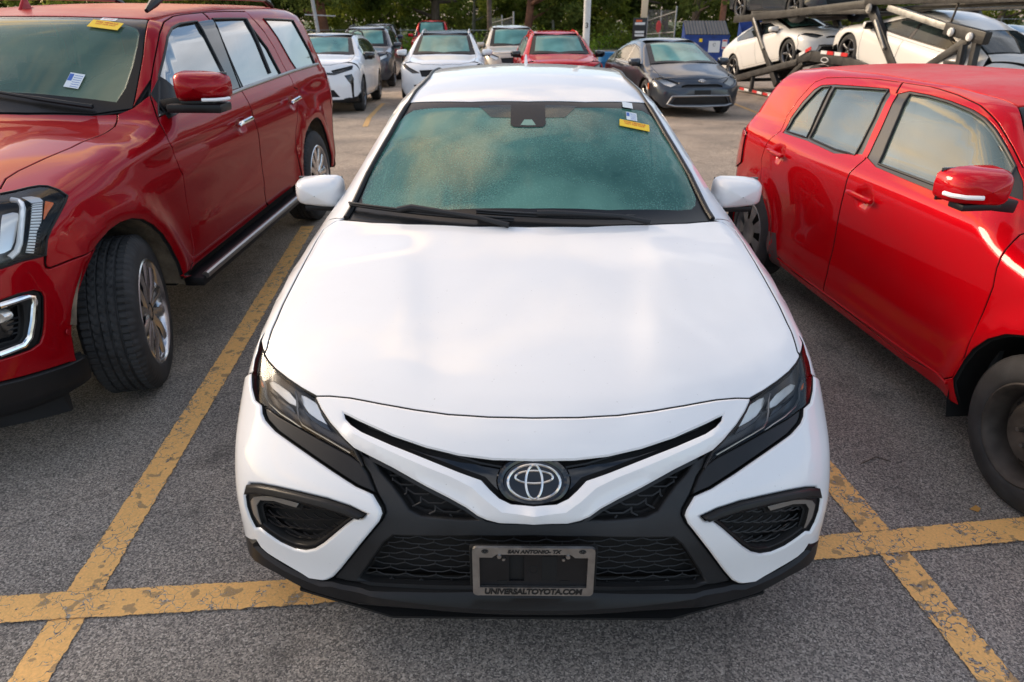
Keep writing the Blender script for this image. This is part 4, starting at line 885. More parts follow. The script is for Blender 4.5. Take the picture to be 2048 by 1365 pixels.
def build_hero():
    S=SH; m=M_white
    r=empty('parked_sedan'); tag(r,'white sedan with black front bumper and empty licence plate frame, parked nose-on in the middle','car','cars parked in the lot')
    g=lambda k: D['H_'+k]
    top=MDir((0,-.55,.83)); fr=MDir((0,-.85,.52)); tube=MTube(.45); cyl=MCyl(1.3)
    hoodloop=g('hood_front')+g('lamp_top')+g('hood_seam')+g('hood_rear')
    panel('hood',S,[sym(hoodloop)],top,m,r,sp=.024,rim=.016,ridge=None)
    # front panel between hood and wing-shaped grille
    slit=g('slit_top')+g('slit_bot')
    fp=g('hood_front')+g('lens_inner')[2:][::-1]+g('v_bottom')
    rid=g('v_ridge')
    panel('front_panel',S,[sym(fp),sym(slit)],fr,m,r,sp=.016,step=.016,rim=.03,bev=.005,off=.006,ridge=[(rid,.013,.034),(neg(rid),.013,.034)])
    panel('upper_grille',S,[sym(slit)],fr,M_gloss,r,sp=.06,rim=0,bev=0,off=-.032,gap=-.004)
    seam('grille_bar',S,g('bar_line'),r,r=.0045,m=M_black,mirror=True,off=-.012)
    # black frame below
    frame=g('v_bottom')[::-1]+g('fr_side')+g('fr_bottom')
    panel('grille_surround',S,[sym(frame),g('mesh_up'),neg(g('mesh_up')),sym(g('mouth_half'))],fr,M_grain,r,sp=.04,rim=.03,bev=.007,off=-.010)
    for k,mp in (('mesh_up',True),):
        panel('grille_recess',S,[g(k)],fr,M_dark,r,sp=.05,rim=0,bev=0,off=-.055,gap=-.006,mirror=True)
        hexmesh('grille_mesh',S,dense(S,g(k),.03),fr,r,.082,.030,.0026,M_grain,-.026,mirror=True,skew=-.15)
    mouth=sym(g('mouth_half'))
    panel('lower_grille_recess',S,[mouth],fr,M_dark,r,sp=.08,rim=0,bev=0,off=-.07,gap=-.008)
    hexmesh('lower_grille_mesh',S,dense(S,mouth,.03),fr,r,.088,.0175,.0017,M_grain,-.030)
    # bumper corners
    bs=g('lens_out2')+g('bezel')[1:-3]+g('bs_right')+g('bs_bottom')+[('S',.40,.20),('S',.585,.215)]+[('S',.585,.33),('S',.605,.46),('S',.66,.60)]
    rb=[('X',.86,.36,.61)]
    panel('front_bumper_corner',S,[bs,g('fog')],cyl,m,r,sp=.03,step=.02,rim=.03,bev=.007,off=.008,mirror=True)
    # lamps: clear lens over a dark housing with two bright projector units
    lens=g('lens_tip')+g('lens_outer')+g('lens_out2')[1:]+g('lens_bottom')[1:]+g('lens_inner')[1:]+g('lamp_top')[1:]
    lm=MDir((.42,-.62,.66))
    panel('headlight_lens',S,[lens],lm,M_lens,r,sp=.025,step=.012,rim=0,bev=0,off=-.001,gap=.002,mirror=True)
    panel('headlight',S,[lens],lm,M_lampin,r,sp=.04,rim=0,bev=0,off=-.045,gap=-.008,mirror=True)
    def inlamp(nm,px,mm,off,sp=.02,rim=.006): panel(nm,S,[px],lm,mm,r,sp=sp,rim=rim,bev=.002,off=off,mirror=True,step=.012,flange=False)
    inlamp('lamp_reflector',LAMP1,M_reflector,-.030); inlamp('lamp_reflector',LAMP2,M_reflector,-.030)
    inlamp('lamp_shutter',LAMP3,M_gloss,-.022); inlamp('lamp_shutter',LAMP4,M_gloss,-.022)
    inlamp('lamp_amber_reflector',LAMP5,M_amber,-.016)
    for q in (LAMPL1,LAMPL2): seam('lamp_light_guide',S,q,r,r=.0032,m=M_satin,mirror=True,off=-.016)
    seam('lamp_edge_strip',S,g('lens_inner'),r,r=.004,m=M_black,mirror=True,off=.0)
    bz=g('lens_bottom')[::-1]+g('bezel')
    panel('headlight_bezel',S,[bz],MDir((.3,-.75,.6)),M_black,r,sp=.03,rim=.02,bev=.006,off=-.006,mirror=True,gap=.0)
    seam('hood_gasket',S,g('hood_front')+g('lamp_top')+g('hood_seam')[:2],r,r=.0034,m=M_dark,mirror=True,off=-.0015)
    # fog lamp openings
    panel('fog_lamp_surround',S,[g('fog'),g('fogmesh')],cyl,M_black,r,sp=.03,step=.015,rim=.03,bev=.004,off=-.004,mirror=True,gap=-.003)
    panel('fog_recess',S,[g('fogmesh')],cyl,M_dark,r,sp=.05,rim=0,bev=0,off=-.05,gap=-.006,mirror=True)
    hexmesh('fog_mesh',S,dense(S,g('fogmesh'),.02),cyl,r,.046,.0165,.0023,M_black,-.020,mirror=True,skew=.30,hook=True)
    panel('light_strip',S,[g('drl')],cyl,M_drl,r,sp=.02,step=.012,rim=.012,bev=.002,off=.0,mirror=True,gap=.0)
    fin=g('fin_top')+g('fin_low')[::-1]
    panel('fog_lamp_fin',S,[fin],cyl,M_black,r,sp=.02,step=.012,rim=.03,bev=.006,off=.024,mirror=True,gap=-.001)
    # spoiler lip
    lip=sym(g('lip_top')[::-1]+[('S',.585,.235),('S',.585,.20),('S',.34,.222)]+[('F',.76,.228),('F',.66,.212),('F',.5,.212),('F',.3,.236),('F',0,.242)])
    panel('lower_lip',S,[lip],cyl,M_black,r,sp=.03,step=.025,rim=.03,bev=.010,off=.008,ridge=[([('F',-.62,.262),('F',-.45,.268),('F',-.2,.272),('F',.2,.272),('F',.45,.268),('F',.62,.262)],.010,.03)])
    b=MB(); b.prism([(-.70,.14),(-.4,.04),(.4,.04),(.70,.14),(.74,.62),(-.74,.62)],.172,.18); b.build('under_tray',M_dark,r)
    badge(r,(0.001,float(.078),.636),(math.radians(53),0,0),.150,m=M_badge)
    b=MB(); b.tube([(x,0,z) for x,z in ell((0,0),.088,.060)],.012,10,closed=True); o=b.build('badge_surround',M_gloss,r); o.location=(0,.088,.632); o.rotation_euler=(math.radians(-37),0,0)
    # plate carrier
    pl=empty('licence_plate_frame',(0,-.034,.434),(math.radians(90-3),0,0),r)
    def rr(w,h,c,n=5): return [(sx*(w/2-c)+c*math.cos(math.radians(a)),sy*(h/2-c)+c*math.sin(math.radians(a))) for (sx,sy,a0) in ((1,1,0),(-1,1,90),(-1,-1,180),(1,-1,270)) for a in [a0+90*i/n for i in range(n+1)]]
    def ring(outer,inner,z0,z1,nm,mm,bev=.0015):
        pts=[Vector(p) for p in outer]+[Vector(p) for p in inner]; no,ni=len(outer),len(inner)
        ed=[(i,(i+1)%no) for i in range(no)]+[(no+i,no+(i+1)%ni) for i in range(ni)]
        nv,_,nf,_,_,_=delaunay_2d_cdt(pts,ed,[],0,1e-7); uv=np.array([tuple(v) for v in nv]); F=np.array([f for f in nf if len(f)==3]); F=F[inpoly(uv[F].mean(1),[np.array(outer),np.array(inner)])]
        k=len(uv); V=[(x,y,z1) for x,y in uv]+[(x,y,z0) for x,y in uv]; FF=[tuple(f) for f in F]+[tuple(i+k for i in f[::-1]) for f in F]
        for a,b_ in ed: FF.append((a,b_,b_+k,a+k))
        q=MB().add(V,FF); return q.build(nm,mm,pl,sharp=30)
    # chrome surround: deep bottom rail for the lettering, notched top rail
    inner=[(-.141,.048),(-.108,.048),(-.096,.058),(-.085,.058),(.085,.058),(.096,.058),(.108,.048),(.141,.048),(.141,-.052),(-.141,-.052)]
    ring(rr(.318,.158,.012),inner,-.003,.006,'chrome_frame',M_brush)
    b=MB(); 
    ring(rr(.300,.140,.006),[(-.064,.045),(-.024,.045),(-.024,-.038),(-.064,-.038)],-.010,-.004,'plate_backing',M_black,.001)
    b=MB(); b.box((0,.0,-.02),(.335,.13,.018)); b.build('plate_bracket',M_dark,pl,bevel=.004)
    for sx in (-1,1):
        b=MB(); b.lathe([(.001,0),(.001,.0055),(-.003,.0065)],14,0,ax='z',c=(sx*.089,.052,.008)); b.lathe([(.001,0),(.001,.004),(-.003,.005)],12,0,ax='z',c=(sx*.078,.036,.0)); b.build('screw',M_satin,pl)
    b=MB()
    for x0,x1 in ((.022,.062),): b.prism([(x0,-.036),(x1,-.036),(x1,.044),(x0,.044)],-.0045,-.0032)
    b.build('plate_slot',M_dark,pl)
    for x0 in (-.095,.07): MB().prism([(x0,-.048),(x0+.026,-.048),(x0+.026,-.036),(x0,-.036)],-.0040,-.0028).build('plate_slot',M_dark,pl)
    b=MB(); b.lathe([(.0,.010),(.0006,.0115),(.0,.013)],20,0,ax='z',c=(0,.0,-.0036)); b.build('plate_tabs',M_dark,pl)
    text_mesh('lettering','UNIVERSALTOYOTA.COM',.0245,M_print,pl,(0,-.0655,.0068),(0,0,0),shear=.12,bold=.0011,sx=.93,sp=.96)
    text_mesh('lettering','SAN ANTONIO- TX',.0145,M_print,pl,(0,.0675,.0068),(0,0,0),shear=.25,bold=.0006,sx=1.06)
    for sx in (-1,1):
        b=MB(); z=.0068
        b.tube([(sx*.126+x,.0685+y,z) for x,y in ell((0,0),.0085,.0055,20)],.0009,5,closed=True); b.tube([(sx*.126+x,.0685+y,z) for x,y in ell((0,0),.0028,.0052,16)],.0009,5,closed=True); b.tube([(sx*.126+x,.0695+y,z) for x,y in ell((0,0),.0062,.0022,16)],.0009,5,closed=True); b.build('emblem_print',M_print,pl)
    # fender, glass house, flanks
    a1=archpts(.95,.33,.365,.22); tip=g('lens_tip')[-1]
    fend=g('hood_seam')+[('X',*D['H_ws'][0][1:])]+[('S',1.52,.90),('S',1.47,.6),('S',1.44,.24)]+[p for p in a1 if True]+[('S',.605,.46),('S',.66,.60)]+g('lens_out2')[:1]+g('lens_outer')[::-1]+g('lens_tip')[::-1]
    # arch points come rear foot -> top -> front foot
    panel('front_fender',S,[[p for p in fend]],tube,m,r,sp=.04,step=.012,rim=.014,mirror=True)
    ws=g('ws'); rs=g('rs'); hd=g('header')
    glass=g('glass')
    wsb=[('X',0,1.225,.985)]+[('X',x,1.225+.36*x*x,0) for x in ()]
    cw=[p for p in reversed(g('hood_rear'))]
    cwl=[('X',p[1],p[2]+.004,p[3]+.001) for p in cw]
    outer=cwl+ws+hd[::-1]
    panel('windshield_border',S,[sym(outer),sym(glass)],top,M_frit,r,sp=.08,rim=.006,off=-.003,gap=.002)
    panel('windshield',S,[sym(glass)],top,M_wind,r,sp=.06,rim=0,bev=0,off=-.0035,gap=-.006)
    # black pad in front of the mirror and the camera window
    pad=[('T',0,2.11),('T',.082,2.11),('T',.082,1.93),('T',.070,1.905),('T',0,1.900)]
    hole=[('T',0,1.965),('T',.018,1.965),('T',.036,1.918),('T',0,1.916)]
    panel('camera_pad',S,[sym(pad),sym(hole)],top,M_frit,r,sp=.05,rim=0,bev=0,off=-.0003,gap=0)
    panel('camera_glass',S,[sym(hole)],top,M_wind2,r,sp=.03,rim=0,bev=0,off=-.0002,gap=0)
    panel('dotted_band',S,[[('T',.083,2.10),('T',.24,2.11),('T',.175,1.995),('T',.083,1.985)]],top,M_tint,r,sp=.05,rim=0,bev=0,off=-.0012,gap=0,mirror=True)
    rr_=[('T',x,3.62-.12*x*x) for x in (.50,.3,0)]
    panel('roof',S,[sym(hd+[p for p in rs[1:]]+[('T',.545,2.95),('T',.545,3.3),('T',.53,3.56)]+rr_)],MDir((0,0,1)),m,r,sp=.08,rim=.012)
    for sg in (1,-1):
        pts=dense(S,ws+rs[1:]+[('T',.55,2.95),('T',.55,3.3),('T',.54,3.56)],.05,closed=False); n=S.normal(pts); pts=pts+n*.002
        b=MB(); b.tube([tuple(p*np.array([sg,1,1])) for p in pts],[.011 if p[1]<2.25 else .008 for p in pts],8); b.build('pillar_moulding',M_seal,r)
    bl=[('T',x,3.66-.12*x*x) for x in (0,.3,.52)]+[('T',.56,4.05),('T',.58,4.22)]+[('T',x,4.26) for x in (.4,.2,0)]
    panel('rear_glass',S,[sym(bl)],MDir((0,.5,.8)),M_side,r,sp=.12,rim=.006)
    tl=[('T',x,4.28) for x in (0,.3,.6)]+[('T',.72,4.35),('T',.74,4.72)]+[('T',.4,4.80),('T',0,4.83)]
    panel('trunk_lid',S,[sym(tl)],MDir((0,.3,.9)),m,r,sp=.12,rim=.012)
    dlo=[('S',1.66,.985),('S',2.15,1.215),('S',2.45,1.29),('S',2.9,1.315),('S',3.3,1.28),('S',3.72,1.10),('S',3.95,1.04),('S',2.8,1.01)]
    w1=[('S',1.75,.995),('S',2.16,1.195),('S',2.45,1.272),('S',2.70,1.295),('S',2.72,1.015)]; w2=[('S',2.78,1.018),('S',2.76,1.298),('S',2.95,1.295),('S',3.28,1.262),('S',3.60,1.12),('S',3.64,1.04)]
    d1=[('S',1.535,.90),('S',1.60,.955),('S',2.74,.985),('S',2.70,.45),('S',2.66,.27),('S',1.47,.25),('S',1.485,.6)]
    d2=[('S',2.755,.985),('S',3.78,1.01),('S',3.74,.80),('S',3.48,.60),('S',3.36,.40),('S',3.32,.28),('S',2.675,.27),('S',2.715,.45)]
    a2=archpts(3.78,.33,.365,.24)
    outer=[('X',*ws[0][1:])]+ws[1:]+rs[1:]+[('T',.552,2.95),('T',.552,3.3),('T',.54,3.56),('T',.57,3.66),('T',.60,4.05),('T',.62,4.24),('T',.735,4.34),('T',.76,4.70),('S',4.62,.9),('S',4.50,.6),('S',4.45,.24)]+a2+[('S',3.30,.23),('S',2.4,.22),('S',1.45,.235),('S',1.475,.6),('S',1.525,.90)]
    panel('body_side',S,[outer,dlo,d1,d2],tube,m,r,sp=.10,rim=.012,mirror=True)
    panel('front_door',S,[d1],tube,m,r,sp=.10,rim=.012,mirror=True); panel('rear_door',S,[d2],tube,m,r,sp=.10,rim=.012,mirror=True)
    panel('window_trim',S,[dlo,w1,w2],tube,M_gloss,r,sp=.1,rim=.006,off=-.004,mirror=True)
    for w in (w1,w2): panel('side_window',S,[w],tube,M_side,r,sp=.1,rim=0,bev=0,off=-.006,gap=0,mirror=True)
    rbp=[('T',0,4.85),('T',.4,4.82),('T',.75,4.73),('S',4.63,.9),('S',4.51,.6),('S',4.46,.25),('R',.6,.25),('R',0,.25)]
    panel('rear_bumper',S,[sym(rbp)],MCylR(3.7),m,r,sp=.12,rim=.012)
    P=dict(wy=(.95,3.78),ra=.365,wr=.335,xo=.915,yc=1.25,belt=.97,yr=3.7,hw=.80,floor=.20)
    underbody(r,S,P); cabin(r,P)
    wheels(r,'sedan',.915-.1175,(.95,3.78),.335,.225,.235,'split',M_dalloy)
    mirror_unit(r,(.965,1.74,.985),m,(.225,.14,.145),stalk=.05)
    # antenna fin
    b=MB(); b.prism([(0,0),(.14,0),(.13,.012),(.09,.055),(.075,.058)],-.012,.012,lambda x,y,z:(z*(1-y*12),x,y)); o=b.build('antenna_fin',m,r,bevel=.004); o.location=(0,3.22,1.418)
    # wipers
    for (x0,y0,x1,y1) in ((.38,0,-.16,0),(-.30,0,-.76,0)):
        pass
    def onw(x,yy,h=.02):
        p=np.array([[x,yy,0.]]); p[0,2]=float(S.topz(np.array([abs(x)]),np.array([yy]))[0]); n=S.normal(p); return tuple((p+n*h)[0])
    def wy_(x,d): return 1.245+d+.36*x*x
    for a,bq,piv in ((-.76,-.06,-.50),(-.21,.42,.06)):
        w=MB(); xs=np.linspace(a,bq,12); w.tube([onw(x,wy_(x,.050-.052*(x-a)/(bq-a)),.016) for x in xs],.007,6); w.tube([onw(x,wy_(x,.048-.052*(x-a)/(bq-a)),.028) for x in xs],.0045,6)
        pv=piv; w.tube([onw(pv-.03,wy_(pv,.046-.052*(pv-a)/(bq-a)),.034),onw(pv+.03,wy_(pv,.042-.052*(pv-a)/(bq-a)),.040),onw(pv+.30,wy_(pv+.3,-.005),.030),onw(pv+.42,wy_(pv+.42,-.03),.012)],[.013,.012,.009,.012],8)
        w.build('wiper',M_seal,r)
    return r
def dq(pts): return D[pts]
LAMP1,LAMP2,LAMP3,LAMP4,LAMP5,LAMPL1,LAMPL2=[D['H_'+k] for k in ('L1','L2','L3','L4','L5','LL1','LL2')]
HERO=build_hero()
# ---------------------------------------------------------------- large dark red SUV on the left
def sticker(parent,S,c,wd,hg,mm,lines,kind='T',tilt=0,name='window_sticker',off=.004):
    """flat sticker on the glass, centre at c (x,y), lettering upright for someone in front of the car"""
    p=np.array([[c[0],c[1],0.]]); p[0,2]=float(S.topz(np.array([abs(c[0])]),np.array([c[1]]))[0]); p=S.snap(p); n=Vector(S.normal(p)[0]); P0=Vector(p[0])+n*off
    up=Vector((0,1,.0)); up=(up-n*up.dot(n)).normalized(); rt=up.cross(n); rt=Vector((1,0,0)) if rt.length<.1 else rt.normalized()
    R=Matrix((rt,up,n)).transposed(); R=R@Matrix.Rotation(tilt,3,'Z')
    o=MB().prism([(-wd/2,-hg/2),(wd/2,-hg/2),(wd/2,hg/2),(-wd/2,hg/2)],0,.0012).build(name,mm,parent); o.location=P0; o.rotation_euler=R.to_euler()
    for (t,sz,y,mt,bo,sx) in lines: text_mesh('print',t,sz,mt,o,(0,y,.0016),(0,0,0),bold=bo,sx=sx,ext=.0002)
    return o
YL=[('THIS VEHICLE',.0205,.020,M_stred,.0004,1.0),('NOT FOR SALE',.0165,.000,M_stred,.0002,1.0),('SEE SERVICE MANAGER',.007,-.018,M_stred,0,1.0),('PERFORMANCE OF SAFETY RECALL REQUIRED',.0085,-.021,M_stred,0,.85),('SEE DEALER FOR DETAILS',.0085,-.031,M_stred,0,.85)]
YL=YL[:2]
def paper(parent,S,c,wd,hg,tilt=0):
    o=sticker(parent,S,c,wd,hg,M_paper,[],tilt=tilt,name='paper_sticker')
    MB().prism([(-wd*.48,-hg*.05),(-wd*.2,-hg*.05),(-wd*.2,hg*.42),(-wd*.48,hg*.42)],.0014,.0018).build('print_block',M_blue,o)
    for k in range(6): MB().prism([(-wd*.12,hg*(.36-.15*k)),(wd*.42,hg*(.36-.15*k)),(wd*.42,hg*(.33-.15*k)),(-wd*.12,hg*(.33-.15*k))],.0014,.0018).build('print_line',M_blue,o)
def bar_on(S,root_,name,mm,pts,r,off,mirror=True):
    P=dense(S,pts,.05,closed=False); P=P+S.normal(P)*off
    for sg in ((1,-1) if mirror else (1,)):
        b=MB(); n=len(P); b.tube([tuple(p*np.array([sg,1,1])) for p in P],[r*(.75 if i in(0,n-1) else 1) for i in range(n)],10); b.build(name,mm,root_)
def build_suv():
    S=Skin(**SUVEXP); m=M_red; g=lambda k:list(D['E_'+k]); X=lambda *a:('X',*a)
    r=empty('parked_suv',(-2.85,.72,0),(0,0,math.radians(-.8))); tag(r,'large dark red SUV with chrome handles, parked left of the white sedan','car','cars parked in the lot')
    tube=MTube(.55,1.0); top=MDir((0,-.45,.9)); cyl=MCyl(1.4,1.0)
    hs=g('hood_seam'); ws=g('ws'); 
    hl=[('T',0,.16),('T',.35,.20),('T',.60,.36)]
    cow=[('T',.60,1.535),('T',.3,1.485),('T',0,1.465)]
    panel('hood',S,[sym(hl+hs+cow)],top,m,r,sp=.07,rim=.016)
    cowc=('T',0,1.475); hdc=('T',0,2.13); glass=[('T',0,1.60),('T',.40,1.615)]+g('clear')[1:]+[('T',.45,2.115),('T',0,2.085)]
    out=[cowc,('T',.3,1.50),('T',.6,1.55)]+ws+[('T',.4,2.15),hdc]
    panel('windshield_border',S,[sym(out),sym(glass)],top,M_frit,r,sp=.09,rim=.006,off=-.004,gap=.002); panel('windshield',S,[sym(glass)],top,M_wind3,r,sp=.09,rim=0,bev=0,off=-.0045,gap=-.008)
    rs=[('T',.685,2.30),('T',.70,2.6),('T',.70,3.4),('T',.69,4.6)]
    panel('roof',S,[sym([hdc,('T',.4,2.15),ws[-1]]+rs+[('T',.5,4.72),('T',0,4.78)])],MDir((0,0,1)),M_redroof,r,sp=.09,rim=.012)
    for sg in (1,-1):
        b=MB(); b.tube([(sg*.63,y,1.80-.012*abs(y-3.2)**2) for y in (2.42,2.8,3.3,3.8,4.25)],.016,8); b.build('roof_rail',M_satin,r)
        for y,s_ in ((2.36,1),(4.32,-1)):
            b=MB(); b.tube([(sg*.63,y-.10*s_,1.725),(sg*.63,y+.0*s_,1.765),(sg*.63,y+.10*s_,1.79)],[.012,.026,.018],8); b.build('roof_rail_foot',M_black,r)
    b=MB(); b.prism([(0,0),(.16,0),(.15,.012),(.10,.02),(.085,.075),(.065,.078)],-.014,.014,lambda x,y,z:(z*(1-y*8),x,y)); o=b.build('antenna_fin',m,r,bevel=.004); o.location=(-.22,2.42,1.725)
    # doors and fenders
    fs=g('frame_seam'); sA=g('seamA'); sB=g('seamB'); sC=g('seamC'); w1,w2,w3=g('win1'),g('win2'),g('win3')
    kb=9
    btop=fs[8] if len(fs)>8 else fs[-1]
    sill=[('S',2.73,.455),('S',1.46,.44)]
    fd=fs[:8]+[fs[8]]+[sB[0]]+sB[1:]+sill+sA[::-1][1:]
    rdr=[('S',3.66,1.02),('S',3.56,.85),('S',3.50,.66),('S',3.49,.455)]
    rd=[X(fs[8][1],fs[8][2]+.02,fs[8][3])]+fs[9:]+[sC[1]]+rdr+[('S',2.76,.455)]+[X(q[1],q[2]+.006,q[3]) for q in sB[::-1]]
    cup=lambda y0,z0,a,b_,d: (lambda Q: -d*np.clip(1-((Q[:,1]-y0)/a)**2-((Q[:,2]-z0)/b_)**2,0,1)**1.5)
    panel('front_door',S,[fd,w1],tube,m,r,sp=.028,rim=.014,mirror=True,offfn=cup(2.49,1.055,.085,.055,.022)); panel('rear_door',S,[rd,w2],tube,m,r,sp=.028,rim=.014,mirror=True,offfn=cup(3.55,1.06,.085,.055,.022))
    a1=archpts(.91,.42,.455,.43); a2=archpts(4.02,.42,.455,.36)
    lampR=g('lamp'); fsm=g('fs')
    apex=[X(ws[0][1]+.02,ws[0][2]-.02,ws[0][3]-.02)]
    fend=hs+[ws[0]]+[fs[1]]+[fs[0]]+sA[0:]+[('S',1.45,.42)]+a1[:-3]+fsm[::-1]+lampR[:-2][::-1]+[('T',.62,.44)]
    panel('front_fender',S,[fend],tube,m,r,sp=.06,rim=.014,mirror=True)
    outer=[ws[0]]+ws[1:]+rs+[('T',.74,4.74),('S',4.84,1.62),('S',4.80,1.25),('S',4.78,.9),('S',4.72,.55),('S',4.68,.40)]+a2+[('S',3.5,.44),('S',3.505,.66),('S',3.565,.85),('S',3.665,1.02)]+[X(q[1],q[2]+.005,q[3]) for q in sC[1:2]]+[X(q[1]*1.0,q[2]+.004,q[3]+.004) for q in fs[::-1][:-2]]
    panel('body_side',S,[outer,w3],tube,m,r,sp=.07,rim=.014,mirror=True)
    for w in (w1,w2,w3): panel('side_window',S,[w],tube,M_gside,r,sp=.07,rim=.004,bev=0,off=-.006,gap=-.002,mirror=True); 
    for w in (w1,w2,w3):
        Pn=dense(S,w,.04); Pn=Pn+S.normal(Pn)*.001
        for sg in (1,-1): b=MB(); b.tube([tuple(p*np.array([sg,1,1])) for p in Pn],.007,6,closed=True); b.build('window_seal',M_seal,r)
    pB=g('pillarB'); panel('pillar_cover',S,[pB],tube,M_gloss,r,sp=.06,rim=.006,off=.003,mirror=True)
    seam('door_gap',S,[pB[1],sB[0]],r,r=.004,mirror=True,off=.004)
    seam('window_divider',S,g('div'),r,r=.011,m=M_seal,mirror=True,off=0)
    bar_on(S,r,'belt_moulding',M_satin,g('chrome')[2:],.012,.004); 
    # mirror patch and chrome at its foot
    panel('mirror_base',S,[[fs[1],X(*w1[0][1:]),('S',1.95,1.245),('S',1.66,1.215)]],tube,M_black,r,sp=.06,rim=.006,off=.006,mirror=True)
    # handles with scooped cups
    for y in (2.50,3.56):
        bar_on(S,r,'door_handle',M_chrome,[('S',y-.12,1.062),('S',y-.10,1.072),('S',y+.10,1.08),('S',y+.12,1.075)],.015,.034)
    # body crease above the doors and wheels
    # lamps
    lm=MDir((.55,-.75,.35))
    lamp=lampR+[('F',.55,.88),('F',.55,1.03)]
    panel('headlight_lens',S,[lamp],lm,M_lens,r,sp=.05,rim=0,bev=0,off=-.001,gap=.002,mirror=True)
    panel('headlight',S,[lamp],lm,M_lampin,r,sp=.05,rim=0,bev=0,off=-.05,gap=-.008,mirror=True)
    panel('lamp_light_guide',S,[g('lampframe')+[('F',.68,.905),('F',.68,.935)]][0:1],lm,M_white_led,r,sp=.03,rim=.02,bev=.003,off=-.020,mirror=True,step=.015) if False else None
    fr_=g('lampframe')
    P_=dense(S,fr_[1:-1],.02,closed=False); P_=P_-S.normal(P_)*.012
    for sg in (1,-1): b=MB(); b.tube([tuple(p*np.array([sg,1,1])) for p in P_],.011,8); b.build('lamp_light_guide',M_white_led,r)
    panel('lamp_bezel',S,[g('bezelR')],lm,M_white_led,r,sp=.03,rim=.02,bev=.003,off=-.012,mirror=True)
    panel('lamp_reflector',S,[g('inner')],lm,M_reflector,r,sp=.03,rim=.0,bev=0,off=-.035,mirror=True)
    for q_ in range(18):
        A0,B0,A1,B1=[np.array(p[1:]) for p in g('ribs')]; t=(q_+.5)/18; pa=A0+(B0-A0)*t; pb=A1+(B1-A1)*t; P_=S.snap(np.array([pa,pb])); P_=P_-S.normal(P_)*.011
        for sg in (1,-1): MB().tube([tuple(p*np.array([sg,1,1])) for p in P_],.0022,4).build('bezel_rib',M_satin,r)
    panel('lamp_amber_reflector',S,[g('amber')],lm,M_amber,r,sp=.03,rim=.01,bev=.002,off=-.020,mirror=True)
    br=g('bezelR')
    for k in range(17):   # fine ribs across the bright bezel
        t=(k+1)/18; a=np.array([.865,.50,1.045])*(1-t)+np.array([.845,.40,.885])*t
    for k in range(3):
        z=1.03-.058*k; seam('lamp_reflector',S,[('F',.58,z-.03),('F',.70,z-.018),('F',.775,z+.004)],r,r=.011,m=M_chrome,mirror=True,off=-.020)
        for sg in (1,-1): b=MB(); b.lathe([(.03,.0),(.03,.018),(0,.022),(-.02,.022)],16,0,ax='y'); o=b.build('lamp_projector',M_gloss,r); o.location=(sg*.70,.41,z-.038)
    seam('lamp_edge_strip',S,lampR,r,r=.0045,m=M_black,mirror=True,off=0)
    # front bumper
    chin=g('chin'); fogo,fogc,fogi=g('fogo'),g('fogc'),g('fogi')
    half=[('F',0,1.04),('F',.55,1.03),('F',.55,.88)]+lampR[::-1][:3]+fsm[1:]+[p for p in a1[-3:]]+[('S',.458,.40)]+chin[:-1][::-1]+[('F',.5,.36),('F',0,.35)]
    gr=[('F',0,.98),('F',.50,.96),('F',.46,.62),('F',0,.60)]
    fog=fogo+[('F',.62,.55),('F',.60,.74)]
    panel('front_bumper',S,[sym(half),sym(gr),fog,neg(fog)],cyl,m,r,sp=.06,step=.025,rim=.03,bev=.006)
    panel('upper_grille',S,[sym(gr)],cyl,M_gloss,r,sp=.1,rim=0,bev=0,off=-.03,gap=-.004)
    for z in (.68,.78,.88): seam('grille_bar',S,[('F',-.48,z),('F',0,z),('F',.48,z)],r,r=.016,m=M_satin,off=-.008)
    panel('fog_lamp_surround',S,[fog,fogi+[('F',.66,.575),('F',.66,.71)]],cyl,M_black,r,sp=.05,rim=.02,bev=.004,off=-.016,mirror=True,gap=-.002)
    panel('fog_recess',S,[fogi+[('F',.64,.57),('F',.64,.72)]],cyl,M_gloss,r,sp=.06,rim=0,bev=0,off=-.06,gap=-.01,mirror=True)
    P_=dense(S,fogc,.02,closed=False); P_=P_-S.normal(P_)*.006
    for sg in (1,-1): b=MB(); b.tube([tuple(p*np.array([sg,1,1])) for p in P_],.013,10); b.build('fog_lamp_trim',M_chrome,r)
    for sg in (1,-1):
        b=MB(); b.lathe([(.0,.0),(.004,.028),(-.01,.034),(-.03,.034)],18,0,ax='y'); o=b.build('fog_lamp',M_reflector,r); o.location=(sg*.80,.29,.685); o.scale=(1.3,-1,.8)
        for k in range(4): MB().tube([(sg*.66,.23,.58+.02*k),(sg*.83,.36,.595+.02*k)],.005,6).build('recess_slat',M_black,r)
    for sg in (1,-1): b=MB(); b.lathe([(.0,.0),(.0,.012),(-.004,.014)],14,0,ax='x'); o=b.build('parking_sensor',m,r); _q=dense(S,[('S',.47,.55),('S',.48,.55)],.1,closed=False)[0]; o.location=(sg*(_q[0]-.001),_q[1]-.02,_q[2])
    # chin strip and air dam
    chn=sym([('F',0,.345),('F',.5,.355)]+chin+[('S',.52,.385),('S',.52,.30),('S',.42,.292)]+[('F',.5,.28),('F',0,.27)])
    panel('chin_strip',S,[chn],cyl,M_black,r,sp=.06,rim=.03,bev=.008,off=.010)
    b=MB(); V=[];F=[]
    for i in range(25):
        x=-.86+1.72*i/24; y=.12+.30*x*x+.12*x**6
        V+=[(x,y,.33),(x*.99,y+.05,.17),(x*.985,y+.07,.17),(x*.985,y+.08,.33)]
    for i in range(24):
        for k in range(3): F.append((4*i+k,4*i+k+1,4*i+5+k,4*i+4+k))
    b.add(V,F+[(0,1,2,3),(99,98,97,96)]); b.build('air_dam',M_grain,r)
